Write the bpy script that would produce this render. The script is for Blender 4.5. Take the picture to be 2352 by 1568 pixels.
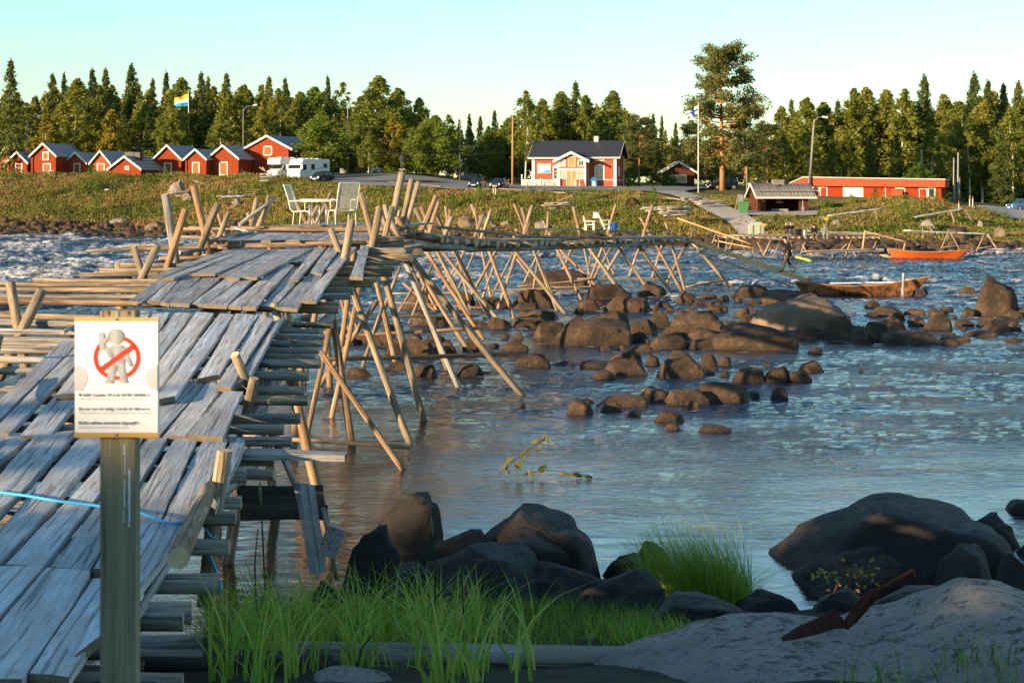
import bpy, math, random
import numpy as np
from mathutils import Vector, Matrix

for _o in list(bpy.data.objects):
    bpy.data.objects.remove(_o, do_unlink=True)
SC = bpy.context.scene
COL = SC.collection
rnd = random.Random(7)
RS = np.random.RandomState(11)
R = math.radians

# ------------------------------------------------------------------ camera
F, CH, HY, CX = 4200.0, 4.9, 454.0, 1176.0       # focal length and horizon on a 2352 x 1568 picture
cam = bpy.data.cameras.new('camera')
cam_o = bpy.data.objects.new('camera', cam)
COL.objects.link(cam_o)
cam_o.location = (0, 0, CH)
cam_o.rotation_euler = (R(90), 0, 0)
cam.sensor_width = 22.3
cam.lens = F / 2352.0 * 22.3
cam.shift_y = -(784 - HY) / 2352.0
cam.clip_start = 0.3
cam.clip_end = 6000
cam.dof.use_dof = True
cam.dof.focus_distance = 55
cam.dof.aperture_fstop = 7.0
SC.camera = cam_o

# ------------------------------------------------------------------ sky and sun
SUN_AZ = math.atan2(-0.80, -0.60)                 # from +Y towards +X
SUN_EL = R(10.8)
world = bpy.data.worlds.new('World')
SC.world = world
world.use_nodes = True
wn = world.node_tree
bg = wn.nodes['Background']
sky = wn.nodes.new('ShaderNodeTexSky')
sky.sky_type = 'NISHITA'
sky.sun_disc = False
sky.sun_elevation = SUN_EL
sky.sun_rotation = SUN_AZ % (2 * math.pi)
sky.air_density = 1.1
sky.dust_density = 0.1
sky.ozone_density = 1.4
tint = wn.nodes.new('ShaderNodeMix')
tint.data_type = 'RGBA'; tint.blend_type = 'MULTIPLY'; tint.inputs[0].default_value = 1.0
tint.inputs[7].default_value = (0.73, 0.96, 1.08, 1)
wn.links.new(sky.outputs[0], tint.inputs[6])
wn.links.new(tint.outputs[2], bg.inputs[0])
bg.inputs[1].default_value = 0.115
sun = bpy.data.lights.new('sun', 'SUN')
sun.energy = 5.0
sun.angle = R(0.5)
sun.color = (1.0, 0.74, 0.45)
sun_o = bpy.data.objects.new('sun', sun)
COL.objects.link(sun_o)
_sd = Vector((math.sin(SUN_AZ) * math.cos(SUN_EL), math.cos(SUN_AZ) * math.cos(SUN_EL), math.sin(SUN_EL)))
sun_o.rotation_euler = _sd.to_track_quat('Z', 'Y').to_euler()
sun_o.location = _sd * 50
SC.view_settings.view_transform = 'Standard'
SC.view_settings.look = 'None'
SC.view_settings.exposure = 1.05
SC.view_settings.gamma = 1.0
SC.view_settings.use_curve_mapping = False
SC.cycles.max_bounces = 6
SC.cycles.diffuse_bounces = 2
SC.cycles.glossy_bounces = 3
SC.cycles.transparent_max_bounces = 8

# ------------------------------------------------------------------ helpers
def P(x, y, d):
    return Vector(((x - CX) * d / F, d, CH - (y - HY) * d / F))
def PZ(x, y, z=0.0):
    return P(x, y, (CH - z) * F / (y - HY))
def PP(x, y, pl, up=0.0):
    a, b = pl
    return P(x, y, (CH - a - up) / ((y - HY) / F + b))

def props(o, label=None, cat=None, group=None, kind=None):
    if label: o['label'] = label
    if cat: o['category'] = cat
    if group: o['group'] = group
    if kind: o['kind'] = kind
    return o
def root(name, loc, label, cat, group=None, rz=0.0):
    o = bpy.data.objects.new(name, None)
    COL.objects.link(o)
    o.empty_display_size = 0.2
    o.location = loc
    o.rotation_euler = (0, 0, rz)
    return props(o, label, cat, group)
def rmat(o):
    return Matrix.Translation(o.location) @ o.rotation_euler.to_matrix().to_4x4()
def link(name, me, parent=None, mw=None, local=False):
    """mw: world matrix of the object, or (local=True) matrix in the parent's space."""
    o = bpy.data.objects.new(name, me)
    COL.objects.link(o)
    m = mw if mw is not None else Matrix.Identity(4)
    if parent is not None:
        o.parent = parent
        if not local:
            pm = rmat(parent) if parent.parent is None else rmat(parent.parent) @ parent.matrix_basis
            m = pm.inverted() @ m
    o.matrix_basis = m
    return o
def mesh(name, vs, fs, mats, smooth=False, mi=None):
    me = bpy.data.meshes.new(name)
    me.from_pydata([tuple(v) for v in vs], [], [tuple(f) for f in fs])
    for m in (mats if isinstance(mats, (list, tuple)) else [mats]):
        me.materials.append(m)
    if mi is not None:
        me.polygons.foreach_set('material_index', mi)
    if smooth:
        me.polygons.foreach_set('use_smooth', [True] * len(me.polygons))
    return me
def npmesh(name, V, Q, mat, smooth=False, k=4):
    me = bpy.data.meshes.new(name)
    V = np.ascontiguousarray(V, dtype=np.float32)
    Q = np.ascontiguousarray(Q, dtype=np.int32)
    me.vertices.add(len(V)); me.vertices.foreach_set('co', V.ravel())
    n = len(Q)
    me.loops.add(n * k); me.loops.foreach_set('vertex_index', Q.ravel())
    me.polygons.add(n)
    me.polygons.foreach_set('loop_start', np.arange(0, n * k, k, dtype=np.int32))
    me.polygons.foreach_set('loop_total', np.full(n, k, dtype=np.int32))
    if smooth:
        me.polygons.foreach_set('use_smooth', np.ones(n, dtype=bool))
    me.update(calc_edges=True)
    if mat: me.materials.append(mat)
    return me
class MB:
    """collects simple shapes; build() makes ONE mesh object"""
    def __init__(s): s.v = []; s.f = []
    def add(s, vs, fs):
        n = len(s.v); s.v += [Vector(v) for v in vs]; s.f += [tuple(i + n for i in f) for f in fs]; return s
    def box(s, x0, x1, y0, y1, z0, z1):
        return s.add([(x0,y0,z0),(x1,y0,z0),(x1,y1,z0),(x0,y1,z0),(x0,y0,z1),(x1,y0,z1),(x1,y1,z1),(x0,y1,z1)],
                     [(0,3,2,1),(4,5,6,7),(0,1,5,4),(1,2,6,5),(2,3,7,6),(3,0,4,7)])
    def prism(s, prof, a0, a1, axis='x'):
        """profile of (u,v) points extruded along an axis; x: (y,z); y: (x,z); z: (x,y)"""
        n = len(prof); vs = []
        for a in (a0, a1):
            for u, v in prof:
                vs.append((a,u,v) if axis == 'x' else (u,a,v) if axis == 'y' else (u,v,a))
        fs = [tuple(range(n))[::-1], tuple(range(n, 2*n))] + [(i, (i+1)%n, n+(i+1)%n, n+i) for i in range(n)]
        return s.add(vs, fs)
    def tube(s, pts, r, n=8, caps=True):
        pts = [Vector(p) for p in pts]
        rr = r if isinstance(r, (list, tuple)) else [r] * len(pts)
        base = len(s.v); prev = None
        for i, p in enumerate(pts):
            t = (pts[min(i+1, len(pts)-1)] - pts[max(i-1, 0)]).normalized()
            if prev is None:
                a = t.orthogonal().normalized()
            else:
                a = (prev - t * prev.dot(t)); a = a.normalized() if a.length > 1e-6 else t.orthogonal().normalized()
            prev = a; b = t.cross(a)
            for k in range(n):
                th = 2*math.pi*k/n
                s.v.append(p + (a*math.cos(th) + b*math.sin(th)) * rr[i])
        m = len(pts)
        for i in range(m-1):
            for k in range(n):
                s.f.append((base+i*n+k, base+i*n+(k+1)%n, base+(i+1)*n+(k+1)%n, base+(i+1)*n+k))
        if caps:
            s.f.append(tuple(base+k for k in range(n))[::-1]); s.f.append(tuple(base+(m-1)*n+k for k in range(n)))
        return s
    def bar(s, p, q, w, h=None, up=(0,0,1)):
        p = Vector(p); q = Vector(q); h = h or w
        t = (q-p).normalized(); u = Vector(up)
        if abs(t.dot(u)) > .98: u = Vector((0,1,0))
        a = t.cross(u).normalized() * w/2; b = a.cross(t).normalized() * h/2
        vs = [p-a-b, p+a-b, p+a+b, p-a+b, q-a-b, q+a-b, q+a+b, q-a+b]
        return s.add(vs, [(0,3,2,1),(4,5,6,7),(0,1,5,4),(1,2,6,5),(2,3,7,6),(3,0,4,7)])
    def me(s, name, mat, smooth=False):
        m = mesh(name, s.v, s.f, mat, smooth)
        return m
    def build(s, name, mat, parent=None, mw=None, smooth=False, local=True, bevel=0.0):
        o = link(name, s.me(name, mat, smooth), parent, mw, local)
        if bevel:
            b = o.modifiers.new('bevel', 'BEVEL'); b.width = bevel; b.segments = 2; b.limit_method = 'ANGLE'
        return o
def tris_fix(me):
    import bmesh
    bm = bmesh.new(); bm.from_mesh(me); bmesh.ops.recalc_face_normals(bm, faces=bm.faces); bm.to_mesh(me); bm.free()
def dup_tree(r, loc, rz=None, label=None, scale=None):
    n = r.copy(); COL.objects.link(n); n.location = loc
    if rz is not None: n.rotation_euler = (0, 0, rz)
    if scale is not None: n.scale = (scale, scale, scale)
    if label: n['label'] = label
    for c in list(r.children):
        k = c.copy(); COL.objects.link(k); k.parent = n
        for g in list(c.children):
            h = g.copy(); COL.objects.link(h); h.parent = k
    return n

# ---- vectorised gradient noise
_perm = np.random.RandomState(3).permutation(256); _perm = np.concatenate([_perm, _perm])
_g = np.random.RandomState(4).rand(256) * 2 * np.pi
_gx, _gy = np.cos(_g), np.sin(_g)
def pn(x, y):
    x = np.asarray(x, float); y = np.asarray(y, float)
    xi = np.floor(x).astype(int); yi = np.floor(y).astype(int)
    xf = x - xi; yf = y - yi; xi &= 255; yi &= 255
    u = xf*xf*xf*(xf*(xf*6-15)+10); v = yf*yf*yf*(yf*(yf*6-15)+10)
    def g(a, b, dx, dy):
        h = _perm[_perm[a & 255] + (b & 255)]
        return _gx[h]*dx + _gy[h]*dy
    n00 = g(xi, yi, xf, yf); n10 = g(xi+1, yi, xf-1, yf); n01 = g(xi, yi+1, xf, yf-1); n11 = g(xi+1, yi+1, xf-1, yf-1)
    return (n00*(1-u)+n10*u)*(1-v) + (n01*(1-u)+n11*u)*v
def fbm(x, y, o=4, ridge=False):
    s = 0; a = 1.0; f = 1.0
    for i in range(o):
        n = pn(x*f + 17.3*i, y*f + 9.1*i)
        s = s + a * (1 - 2.2*np.abs(n) if ridge else n); a *= .5; f *= 2.03
    return s

# ------------------------------------------------------------------ materials
class NT:
    def __init__(s, name):
        s.m = bpy.data.materials.new(name); s.m.use_nodes = True; s.t = s.m.node_tree
        s.b = s.t.nodes['Principled BSDF']; s.out = s.t.nodes['Material Output']
    def n(s, ty, **kw):
        nd = s.t.nodes.new(ty)
        for k, v in kw.items():
            if k.startswith('i_'): nd.inputs[k[2:].replace('_', ' ')].default_value = v
            else: setattr(nd, k, v)
        return nd
    def l(s, a, b): s.t.links.new(a, b)
    def co(s, which='Object', scale=(1,1,1)):
        c = s.n('ShaderNodeTexCoord'); m = s.n('ShaderNodeMapping'); m.inputs['Scale'].default_value = scale
        s.l(c.outputs[which], m.inputs['Vector']); return m.outputs[0]
    def wpos(s, scale=(1,1,1)):
        c = s.n('ShaderNodeNewGeometry'); m = s.n('ShaderNodeMapping'); m.inputs['Scale'].default_value = scale
        s.l(c.outputs['Position'], m.inputs['Vector']); return m.outputs[0]
    def noise(s, vec, scale, detail=4, rough=.55, dist=0.0):
        nd = s.n('ShaderNodeTexNoise'); nd.inputs['Scale'].default_value = scale; nd.inputs['Detail'].default_value = detail
        nd.inputs['Roughness'].default_value = rough; nd.inputs['Distortion'].default_value = dist
        s.l(vec, nd.inputs['Vector']); return nd.outputs['Fac']
    def ramp(s, fac, stops):
        r = s.n('ShaderNodeValToRGB'); e = r.color_ramp.elements
        while len(e) < len(stops): e.new(.5)
        for i, (p, c) in enumerate(stops):
            e[i].position = p; e[i].color = (c[0], c[1], c[2], 1) if isinstance(c, (tuple, list)) else (c, c, c, 1)
        s.l(fac, r.inputs[0]); return r.outputs[0]
    def mix(s, fac, a, b, mode='MIX'):
        m = s.n('ShaderNodeMix', data_type='RGBA', blend_type=mode)
        for sock, v in ((m.inputs[0], fac), (m.inputs[6], a), (m.inputs[7], b)):
            if hasattr(v, 'is_linked'): s.l(v, sock)
            else: sock.default_value = v if not isinstance(v, tuple) else (v[0], v[1], v[2], 1)
        return m.outputs[2]
    def math(s, op, a, b=0.0):
        m = s.n('ShaderNodeMath', operation=op)
        for i, v in enumerate((a, b)):
            if hasattr(v, 'is_linked'): s.l(v, m.inputs[i])
            else: m.inputs[i].default_value = v
        return m.outputs[0]
    def bump(s, h, dist=.02, strength=1.0):
        b = s.n('ShaderNodeBump'); b.inputs['Distance'].default_value = dist; b.inputs['Strength'].default_value = strength
        s.l(h, b.inputs['Height']); s.l(b.outputs[0], s.b.inputs['Normal']); return b
    def rand(s): return s.n('ShaderNodeObjectInfo').outputs['Random']
    def fin(s, col, rough=.8, spec=.3, metal=0.0):
        if hasattr(col, 'is_linked'): s.l(col, s.b.inputs['Base Color'])
        else: s.b.inputs['Base Color'].default_value = (col[0], col[1], col[2], 1)
        s.b.inputs['Roughness'].default_value = rough
        s.b.inputs['Specular IOR Level'].default_value = spec
        s.b.inputs['Metallic'].default_value = metal
        return s.m
def plain(name, c, rough=.6, spec=.4, metal=0.0, var=.12, sc=3.0):
    t = NT(name); v = t.noise(t.co('Object'), sc, 5)
    col = t.mix(v, tuple(max(0, x*(1-var)) for x in c), tuple(min(1, x*(1+var)) for x in c))
    return t.fin(col, rough, spec, metal)
def wood(name, a, b, c, crack=.5, tint=None, lichen=0.0, fine=1.0, rough=.85, knots=.75, up=False):
    """grain along local Y; a,b,c = dark, middle, light tones"""
    t = NT(name)
    off = t.n('ShaderNodeVectorMath', operation='ADD')
    oi = t.n('ShaderNodeObjectInfo')
    t.l(t.n('ShaderNodeTexCoord').outputs['Object'], off.inputs[0])
    mm = t.n('ShaderNodeVectorMath', operation='SCALE'); t.l(oi.outputs['Location'], mm.inputs[0]); mm.inputs['Scale'].default_value = 3.7
    t.l(mm.outputs[0], off.inputs[1])
    def mp(sx, sy):
        m = t.n('ShaderNodeMapping'); m.inputs['Scale'].default_value = (sx, sx, sy) if up else (sx, sy, sx); t.l(off.outputs[0], m.inputs[0]); return m.outputs[0]
    g1 = t.noise(mp(9*fine, .5*fine), 1.0, 6, .62, .4)
    g2 = t.noise(mp(34*fine, 1.2*fine), 1.0, 5, .7, .2)
    blot = t.noise(mp(1.6*fine*fine, .7*fine), 1.0, 4, .6)
    col = t.ramp(g1, [(.37, a), (.5, b), (.63, c)])
    fine_ = t.ramp(g2, [(.38, .55), (.58, 1.08)])
    col = t.mix(.55, col, fine_, 'MULTIPLY')
    if tint: col = t.mix(t.ramp(blot, [(.46, 0.0), (.58, .85)]), col, tint)
    kn = t.n('ShaderNodeTexVoronoi'); kn.inputs['Scale'].default_value = 1.0; t.l(mp(6, 1.5), kn.inputs['Vector'])
    col = t.mix(t.ramp(kn.outputs['Distance'], [(.05, knots), (.10, 0.0)]), col, tuple(x*.35 for x in a))
    cr = t.ramp(t.noise(mp(22*fine, .45*fine), 1.0, 3, .5, .6), [(.385, 1.0), (.41, 0.0)])
    col = t.mix(t.math('MULTIPLY', cr, crack), col, (.02, .018, .016))
    if lichen:
        lc = t.ramp(t.noise(mp(7, 7), 1.0, 6, .7), [(.60, 0.0), (.66, lichen)])
        col = t.mix(lc, col, (.42, .43, .38))
    br = t.math('ADD', t.math('MULTIPLY', oi.outputs['Random'], .42), .78)
    col = t.mix(1.0, col, br, 'MULTIPLY')
    h = t.math('SUBTRACT', t.math('ADD', g1, t.math('MULTIPLY', g2, .6)), t.math('MULTIPLY', cr, .9))
    t.bump(h, .012, .8)
    return t.fin(col, rough, .25)
# ------------------------------------------------------------------ materials: the land
M = {}
M['plank'] = wood('weathered_plank', (.31,.31,.305), (.45,.45,.45), (.57,.57,.57), .5, tint=(.38,.33,.29), lichen=.2, knots=.4, fine=1.4)
M['plankn'] = wood('weathered_plank_near', (.47,.475,.475), (.56,.57,.575), (.63,.64,.645), .5, tint=(.46,.43,.40), lichen=.15, knots=.4, fine=1.5)
M['log'] = wood('weathered_log', (.19,.135,.08), (.38,.275,.165), (.52,.40,.26), .6, tint=(.27,.22,.17), lichen=.25, fine=2.3)
M['loggrey'] = wood('grey_log', (.17,.155,.14), (.33,.305,.28), (.50,.47,.43), .6, tint=(.33,.28,.22), lichen=.25, fine=2.3)
M['logor'] = wood('barked_orange_log', (.26,.11,.045), (.50,.25,.11), (.60,.36,.18), .4, tint=(.28,.19,.12), fine=2.3)
M['logbr'] = wood('brown_pole', (.20,.12,.07), (.40,.255,.15), (.54,.38,.24), .5, tint=(.30,.19,.11), lichen=.15, fine=2.3)
M['birch'] = wood('birch_log', (.28,.29,.29), (.48,.49,.49), (.62,.62,.60), .6, tint=(.22,.20,.19), fine=2.3)
M['cut'] = plain('cut_wood', (.60,.44,.26), .9, .2, var=.35, sc=18)
M['cutgrey'] = plain('cut_wood_weathered', (.38,.34,.28), .9, .2, var=.4, sc=18)
M['newwood'] = wood('new_timber', (.55,.33,.13), (.72,.45,.18), (.80,.54,.25), .1)
M['postwood'] = wood('pressure_treated_post', (.33,.285,.175), (.38,.33,.205), (.42,.37,.24), .35, fine=2.2, knots=.3, up=True)
M['plankend'] = plain('weathered_board_end', (.19,.15,.10), .95, .1, var=.5, sc=20)
M['wet'] = wood('shade_dark_board', (.05,.042,.034), (.085,.073,.06), (.12,.105,.09), .5)  # 'wet' key: wood colour darkened to stand in for shade, not damp

t = NT('river_rock')
w = t.wpos()
n1 = t.noise(w, 1.3, 6, .62); n2 = t.noise(w, 9, 6, .7); n3 = t.noise(w, 45, 3, .7)
c = t.ramp(n1, [(.38, (.034,.020,.011)), (.5, (.082,.046,.022)), (.62, (.145,.084,.042))])
c = t.mix(t.ramp(n2, [(.42, 0.0), (.60, .75)]), c, (.055,.040,.028))
c = t.mix(t.ramp(t.noise(w, 3.1, 5, .7), [(.60, 0.0), (.68, .45)]), c, (.20,.165,.13))
sep = t.n('ShaderNodeSeparateXYZ'); t.l(t.n('ShaderNodeNewGeometry').outputs['Position'], sep.inputs[0])
wet = t.ramp(t.math('ADD', sep.outputs[2], t.math('MULTIPLY', n1, .12)), [(.02, 1.0), (.22, 0.0)])
c = t.mix(wet, c, t.mix(1.0, c, (.42,.40,.36), 'MULTIPLY'))
t.bump(t.math('ADD', n2, t.math('ADD', t.math('MULTIPLY', n3, .4), t.math('MULTIPLY', n1, 2.0))), .075, .9)
M['rock'] = t.fin(c, .72, .35)
t.l(t.ramp(wet, [(0, .8), (1, .25)]), t.b.inputs['Roughness'])

t = NT('pale_boulder')
w = t.wpos()
n1 = t.noise(w, 1.1, 6, .62); n2 = t.noise(w, 12, 6, .75)
c = t.ramp(n1, [(.36, (.11,.072,.044)), (.5, (.20,.135,.088)), (.64, (.28,.20,.14))])
c = t.mix(t.ramp(t.noise(w, 2.2, 9, .72), [(.50, 0.0), (.64, .75)]), c, (.075,.052,.036))
t.bump(n2, .03, .7)
M['rockpale'] = t.fin(c, .85, .25)

t = NT('bank_granite')
w = t.wpos()
n1 = t.noise(w, .8, 5, .6); n2 = t.noise(w, 38, 6, .8); n3 = t.noise(w, 9, 6, .8)
c = t.ramp(n1, [(.3, (.22,.185,.15)), (.6, (.36,.31,.26))])
c = t.mix(t.ramp(n2, [(.35, .8), (.55, 0.0)]), c, (.15,.12,.10))
c = t.mix(t.ramp(t.math('ADD', n3, t.math('MULTIPLY', n1, .35)), [(.70, 0.0), (.78, .9)]), c, (.055,.045,.04))
t.bump(t.math('ADD', n2, n3), .02, .6)
M['granite'] = t.fin(c, .85, .25)

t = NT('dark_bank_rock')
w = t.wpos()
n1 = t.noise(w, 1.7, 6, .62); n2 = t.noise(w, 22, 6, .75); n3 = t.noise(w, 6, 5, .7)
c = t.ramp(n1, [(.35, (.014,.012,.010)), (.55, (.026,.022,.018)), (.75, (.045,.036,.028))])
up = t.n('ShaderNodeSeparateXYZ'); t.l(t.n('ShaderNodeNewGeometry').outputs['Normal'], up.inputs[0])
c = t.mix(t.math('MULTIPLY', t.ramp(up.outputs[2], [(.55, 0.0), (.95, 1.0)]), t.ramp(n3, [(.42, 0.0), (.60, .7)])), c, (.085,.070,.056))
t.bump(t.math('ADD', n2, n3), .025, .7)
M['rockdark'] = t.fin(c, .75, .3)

t = NT('far_bank_ground')
w = t.wpos()
n1 = t.noise(w, .10, 6, .65); n2 = t.noise(w, .7, 6, .7)
c = t.ramp(n1, [(.3, (.10,.11,.025)), (.48, (.18,.16,.04)), (.62, (.27,.185,.06)), (.75, (.30,.18,.08))])
c = t.mix(t.ramp(n2, [(.35, .0), (.65, .6)]), c, (.07,.075,.02))
t.bump(n2, .25, .8)
M['farground'] = t.fin(c, .95, .1)
t = NT('near_bank_ground')
n2 = t.noise(t.wpos(), 5, 6, .7)
c = t.ramp(n2, [(.35, (.022,.019,.013)), (.6, (.045,.042,.022)), (.75, (.07,.06,.035))])
t.bump(n2, .05, .8)
M['nearground'] = t.fin(c, .95, .15)
t = NT('asphalt')
n2 = t.noise(t.wpos(), .35, 6, .7)
M['asphalt'] = t.fin(t.ramp(n2, [(.35, (.20,.185,.17)), (.65, (.28,.26,.235))]), .9, .2)
M['gravel'] = plain('gravel', (.44,.385,.32), .95, .1, var=.3, sc=1.5)

# ------------------------------------------------------------------ far bank relief: (distance, picture row) at some directions
PROF = {
 -900: [(150,620),(238,540),(246,510),(262,455),(275,420),(300,408),(420,400)],
 0:    [(150,600),(226,545),(229,541),(236,508),(246,462),(256,414),(262,404),(300,398),(420,396)],
 300:  [(150,600),(226,549),(229,545),(236,515),(246,462),(254,412),(260,403),(300,399),(420,396)],
 600:  [(150,600),(214,553),(217,549),(224,518),(236,462),(244,424),(250,411),(270,402),(300,397),(420,396)],
 720:  [(150,602),(208,556),(211,551),(218,520),(230,462),(238,430),(242,420),(262,408),(300,397),(420,396)],
 900:  [(150,605),(200,559),(203,554),(210,528),(220,470),(228,433),(232,428),(262,403),(280,396),(420,396)],
 1200: [(150,610),(190,566),(193,560),(200,538),(210,482),(219,443),(224,436),(245,428),(275,420),(420,414)],
 1500: [(140,620),(178,571),(181,565),(188,545),(200,490),(212,450),(222,440),(240,431),(270,424),(420,418)],
 1680: [(140,620),(172,574),(175,568),(182,545),(192,500),(205,470),(222,446),(240,438),(270,430),(420,422)],
 1800: [(140,625),(167,577),(170,571),(177,545),(186,505),(196,491),(204,487),(214,462),(226,449),(245,446),(280,440),(420,430)],
 2100: [(140,625),(162,581),(165,575),(172,552),(183,512),(198,470),(212,455),(232,455),(245,453),(280,450),(420,442)],
 2250: [(140,625),(160,583),(163,577),(170,555),(182,522),(196,490),(214,476),(236,470),(260,465),(420,452)],
 2352: [(140,625),(158,585),(161,579),(168,558),(180,536),(195,510),(215,486),(240,476),(270,468),(420,455)],
 3300: [(140,625),(150,590),(153,585),(160,560),(175,536),(195,510),(215,486),(240,476),(270,468),(420,455)],
}
_pk = np.array(sorted(PROF)); _dd = np.arange(138.0, 431.0, 1.0)
_T = np.array([[CH - (np.interp(d, [q[0] for q in PROF[k]], [q[1] for q in PROF[k]]) - HY) * d / F for d in _dd] for k in _pk])
for _i in range(len(_pk)):
    _T[_i] = np.convolve(np.pad(_T[_i], 2, 'edge'), np.ones(5)/5, 'valid')
def gz(X, Y, rough=True):
    X = np.asarray(X, float); Y = np.asarray(Y, float)
    px = np.clip(CX + F * X / np.maximum(Y, 1), _pk[0], _pk[-1]-1)
    i = np.clip(np.searchsorted(_pk, px, 'right') - 1, 0, len(_pk)-2)
    u = (px - _pk[i]) / (_pk[i+1] - _pk[i]); u = u*u*(3-2*u)
    dj = np.clip(Y - 138.0, 0, len(_dd)-1.001); j = dj.astype(int); v = dj - j
    a = _T[i, j]*(1-v) + _T[i, j+1]*v; b = _T[i+1, j]*(1-v) + _T[i+1, j+1]*v
    z = a*(1-u) + b*u
    return z
def gz1(X, Y): return float(gz(X, Y))
def hit(px, py, d0=150.0, d1=428.0):
    """point where the line of sight through a picture point meets the far bank"""
    d = d0
    while d < d1:
        X = (px-CX)*d/F
        if CH - (py-HY)*d/F <= gz1(X, d): break
        d += .5
    return Vector(((px-CX)*d/F, d, gz1((px-CX)*d/F, d)))
us = np.concatenate([np.linspace(-2600, -300, 24), np.arange(-250, 2650, 18), np.linspace(2700, 4700, 22)])
ds = np.concatenate([np.arange(140, 290, 1.2), np.arange(292, 428, 6), [450, 520, 700, 1100, 1800, 3000]])
UU, DD = np.meshgrid(us, ds)
XX = (UU-CX)*DD/F
ZZ = gz(XX, DD)
bumpy = np.clip((DD-150)/20, 0, 1) * .22 * fbm(XX/3.1, DD/3.1, 4)
V = np.stack([XX, DD, ZZ + bumpy - .12], -1).reshape(-1, 3)
nr, nc = UU.shape
idx = np.arange(nr*nc).reshape(nr, nc)
Q = np.stack([idx[:-1,:-1], idx[:-1,1:], idx[1:,1:], idx[1:,:-1]], -1).reshape(-1, 4)
props(link('far_bank', npmesh('far_bank', V, Q, M['farground'], True)), kind='structure')

def sheet(name, poly, mat, lift=.10, step=6.0):
    """flat ground cover following the far bank; poly of picture points, rasterised in strips"""
    pts = [hit(*p) for p in poly]
    n = len(pts)//2
    vs, fs = [], []
    cols = 9
    # first half of poly = one edge, second half (reversed) = the other edge
    A = pts[:n]; B = pts[n:][::-1]
    rows = []
    for i in range(n-1):
        m = max(2, int((A[i+1]-A[i]).length/step))
        for k in range(m):
            rows.append((A[i].lerp(A[i+1], k/m), B[i].lerp(B[i+1], k/m)))
    rows.append((A[-1], B[-1]))
    for a, b in rows:
        for k in range(cols):
            q = a.lerp(b, k/(cols-1))
            vs.append((q.x, q.y, gz1(q.x, q.y) + lift))
    for i in range(len(rows)-1):
        for k in range(cols-1):
            fs.append((i*cols+k, i*cols+k+1, (i+1)*cols+k+1, (i+1)*cols+k))
    me = mesh(name, vs, fs, mat, True); tris_fix(me)
    return props(link(name, me), kind='structure')
sheet('car_park', [(560,412),(700,415),(880,430),(1010,435),(1200,440),(1450,441),(1560,446),
                   (1640,432),(1450,431),(1200,428),(1050,416),(900,401),(760,398),(600,402)], M['asphalt'], .16)
sheet('gravel_path', [(1500,443),(1580,462),(1630,492),(1680,520),(1700,545),(1765,540),(1745,515),(1705,490),(1640,466),(1570,442)], M['gravel'], .16)
sheet('gravel_road', [(2380,505),(2310,503),(2268,490),(2240,476),(2262,474),(2300,478),(2352,486),(2400,490)], M['gravel'], .16)
sheet('hut_forecourt', [(1705,496),(1800,499),(1880,497),(1880,487),(1800,486),(1705,488)], M['gravel'], .16)

# ------------------------------------------------------------------ near bank
def nz(X, Y):
    X = np.asarray(X, float); Y = np.asarray(Y, float)
    z = np.interp(Y, [-60,-20,0,5,8,9,12,15,16.5,18,20,21.5,30,60], [7,4.6,3.3,3.0,2.66,2.5,1.95,1.45,1.2,.72,.2,-.25,-1.2,-1.4])
    return z - .5*np.clip((-X-2.2)/1.0, 0, 1)*np.clip((Y-5)/4, 0, 1)
gx = np.concatenate([np.linspace(-90,-12,14), np.linspace(-11,14,76), np.linspace(16,90,14)])
gy = np.concatenate([np.linspace(-90,-2,20), np.linspace(-1,26,82), [30,40,60]])
GX, GY = np.meshgrid(gx, gy)
V = np.stack([GX, GY, nz(GX, GY) + .07*fbm(GX/.9, GY/.9, 4)*(GY > -2)], -1).reshape(-1, 3)
nr, nc = GX.shape; idx = np.arange(nr*nc).reshape(nr, nc)
Q = np.stack([idx[:-1,:-1], idx[:-1,1:], idx[1:,1:], idx[1:,:-1]], -1).reshape(-1, 4)
props(link('near_bank', npmesh('near_bank', V, Q, M['nearground'], True)), kind='structure')

# ------------------------------------------------------------------ the river
def rapid(X, Y):
    """how wild the water is: 0 calm pool .. 1 white rapids"""
    px = CX + F*X/np.maximum(Y, 1)
    a = np.interp(Y, [0, 24, 31, 40, 48, 60, 85, 110, 150, 230], [.0, .02, .05, .13, .28, .30, .45, .72, .9, .95])
    a = a*np.clip(1+1.6*fbm(X/7+2, Y/4, 2), .25, 2.0)
    right = np.clip((px-1150)/500, 0, 1) * np.clip((Y-30)/12, 0, 1) * np.clip((60-Y)/15, 0, 1)
    a = a + .16*right
    left = np.clip((900-px)/500, 0, 1)*np.clip((Y-60)/30, 0, 1)
    return np.clip(a + .45*left, 0, 1.5)
us = np.concatenate([np.linspace(-3200, -300, 36), np.linspace(-260, 2620, 640), np.linspace(2680, 5400, 34)])
ds = np.concatenate([np.geomspace(16, 60, 420), np.geomspace(60.3, 245, 470)])
UU, DD = np.meshgrid(us, ds)
XX = (UU-CX)*DD/F
amp = rapid(XX, DD)
wx = XX + .8*pn(XX/4, DD/6); wy = DD + .8*pn(XX/5+9, DD/5)
big = fbm(wx/6.0, wy/3.2, 2, True) - .6
mid = fbm(wx/2.1+5, wy/1.15, 4, True) - .7
mid = np.where(True, mid*np.clip((DD-60)/30, 0, 1) + .75*fbm(wx/1.5+5, wy/.8, 4)*np.clip((90-DD)/30, 0, 1), mid)
big = big*np.clip((DD-50)/30, .15, 1)
sml = fbm(wx/.9, wy/.55, 3) - .5*np.abs(pn(wx/1.6, wy/.8))
patch = np.clip(.55 + 1.5*pn(XX/13, DD/9), .15, 1.5)
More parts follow.
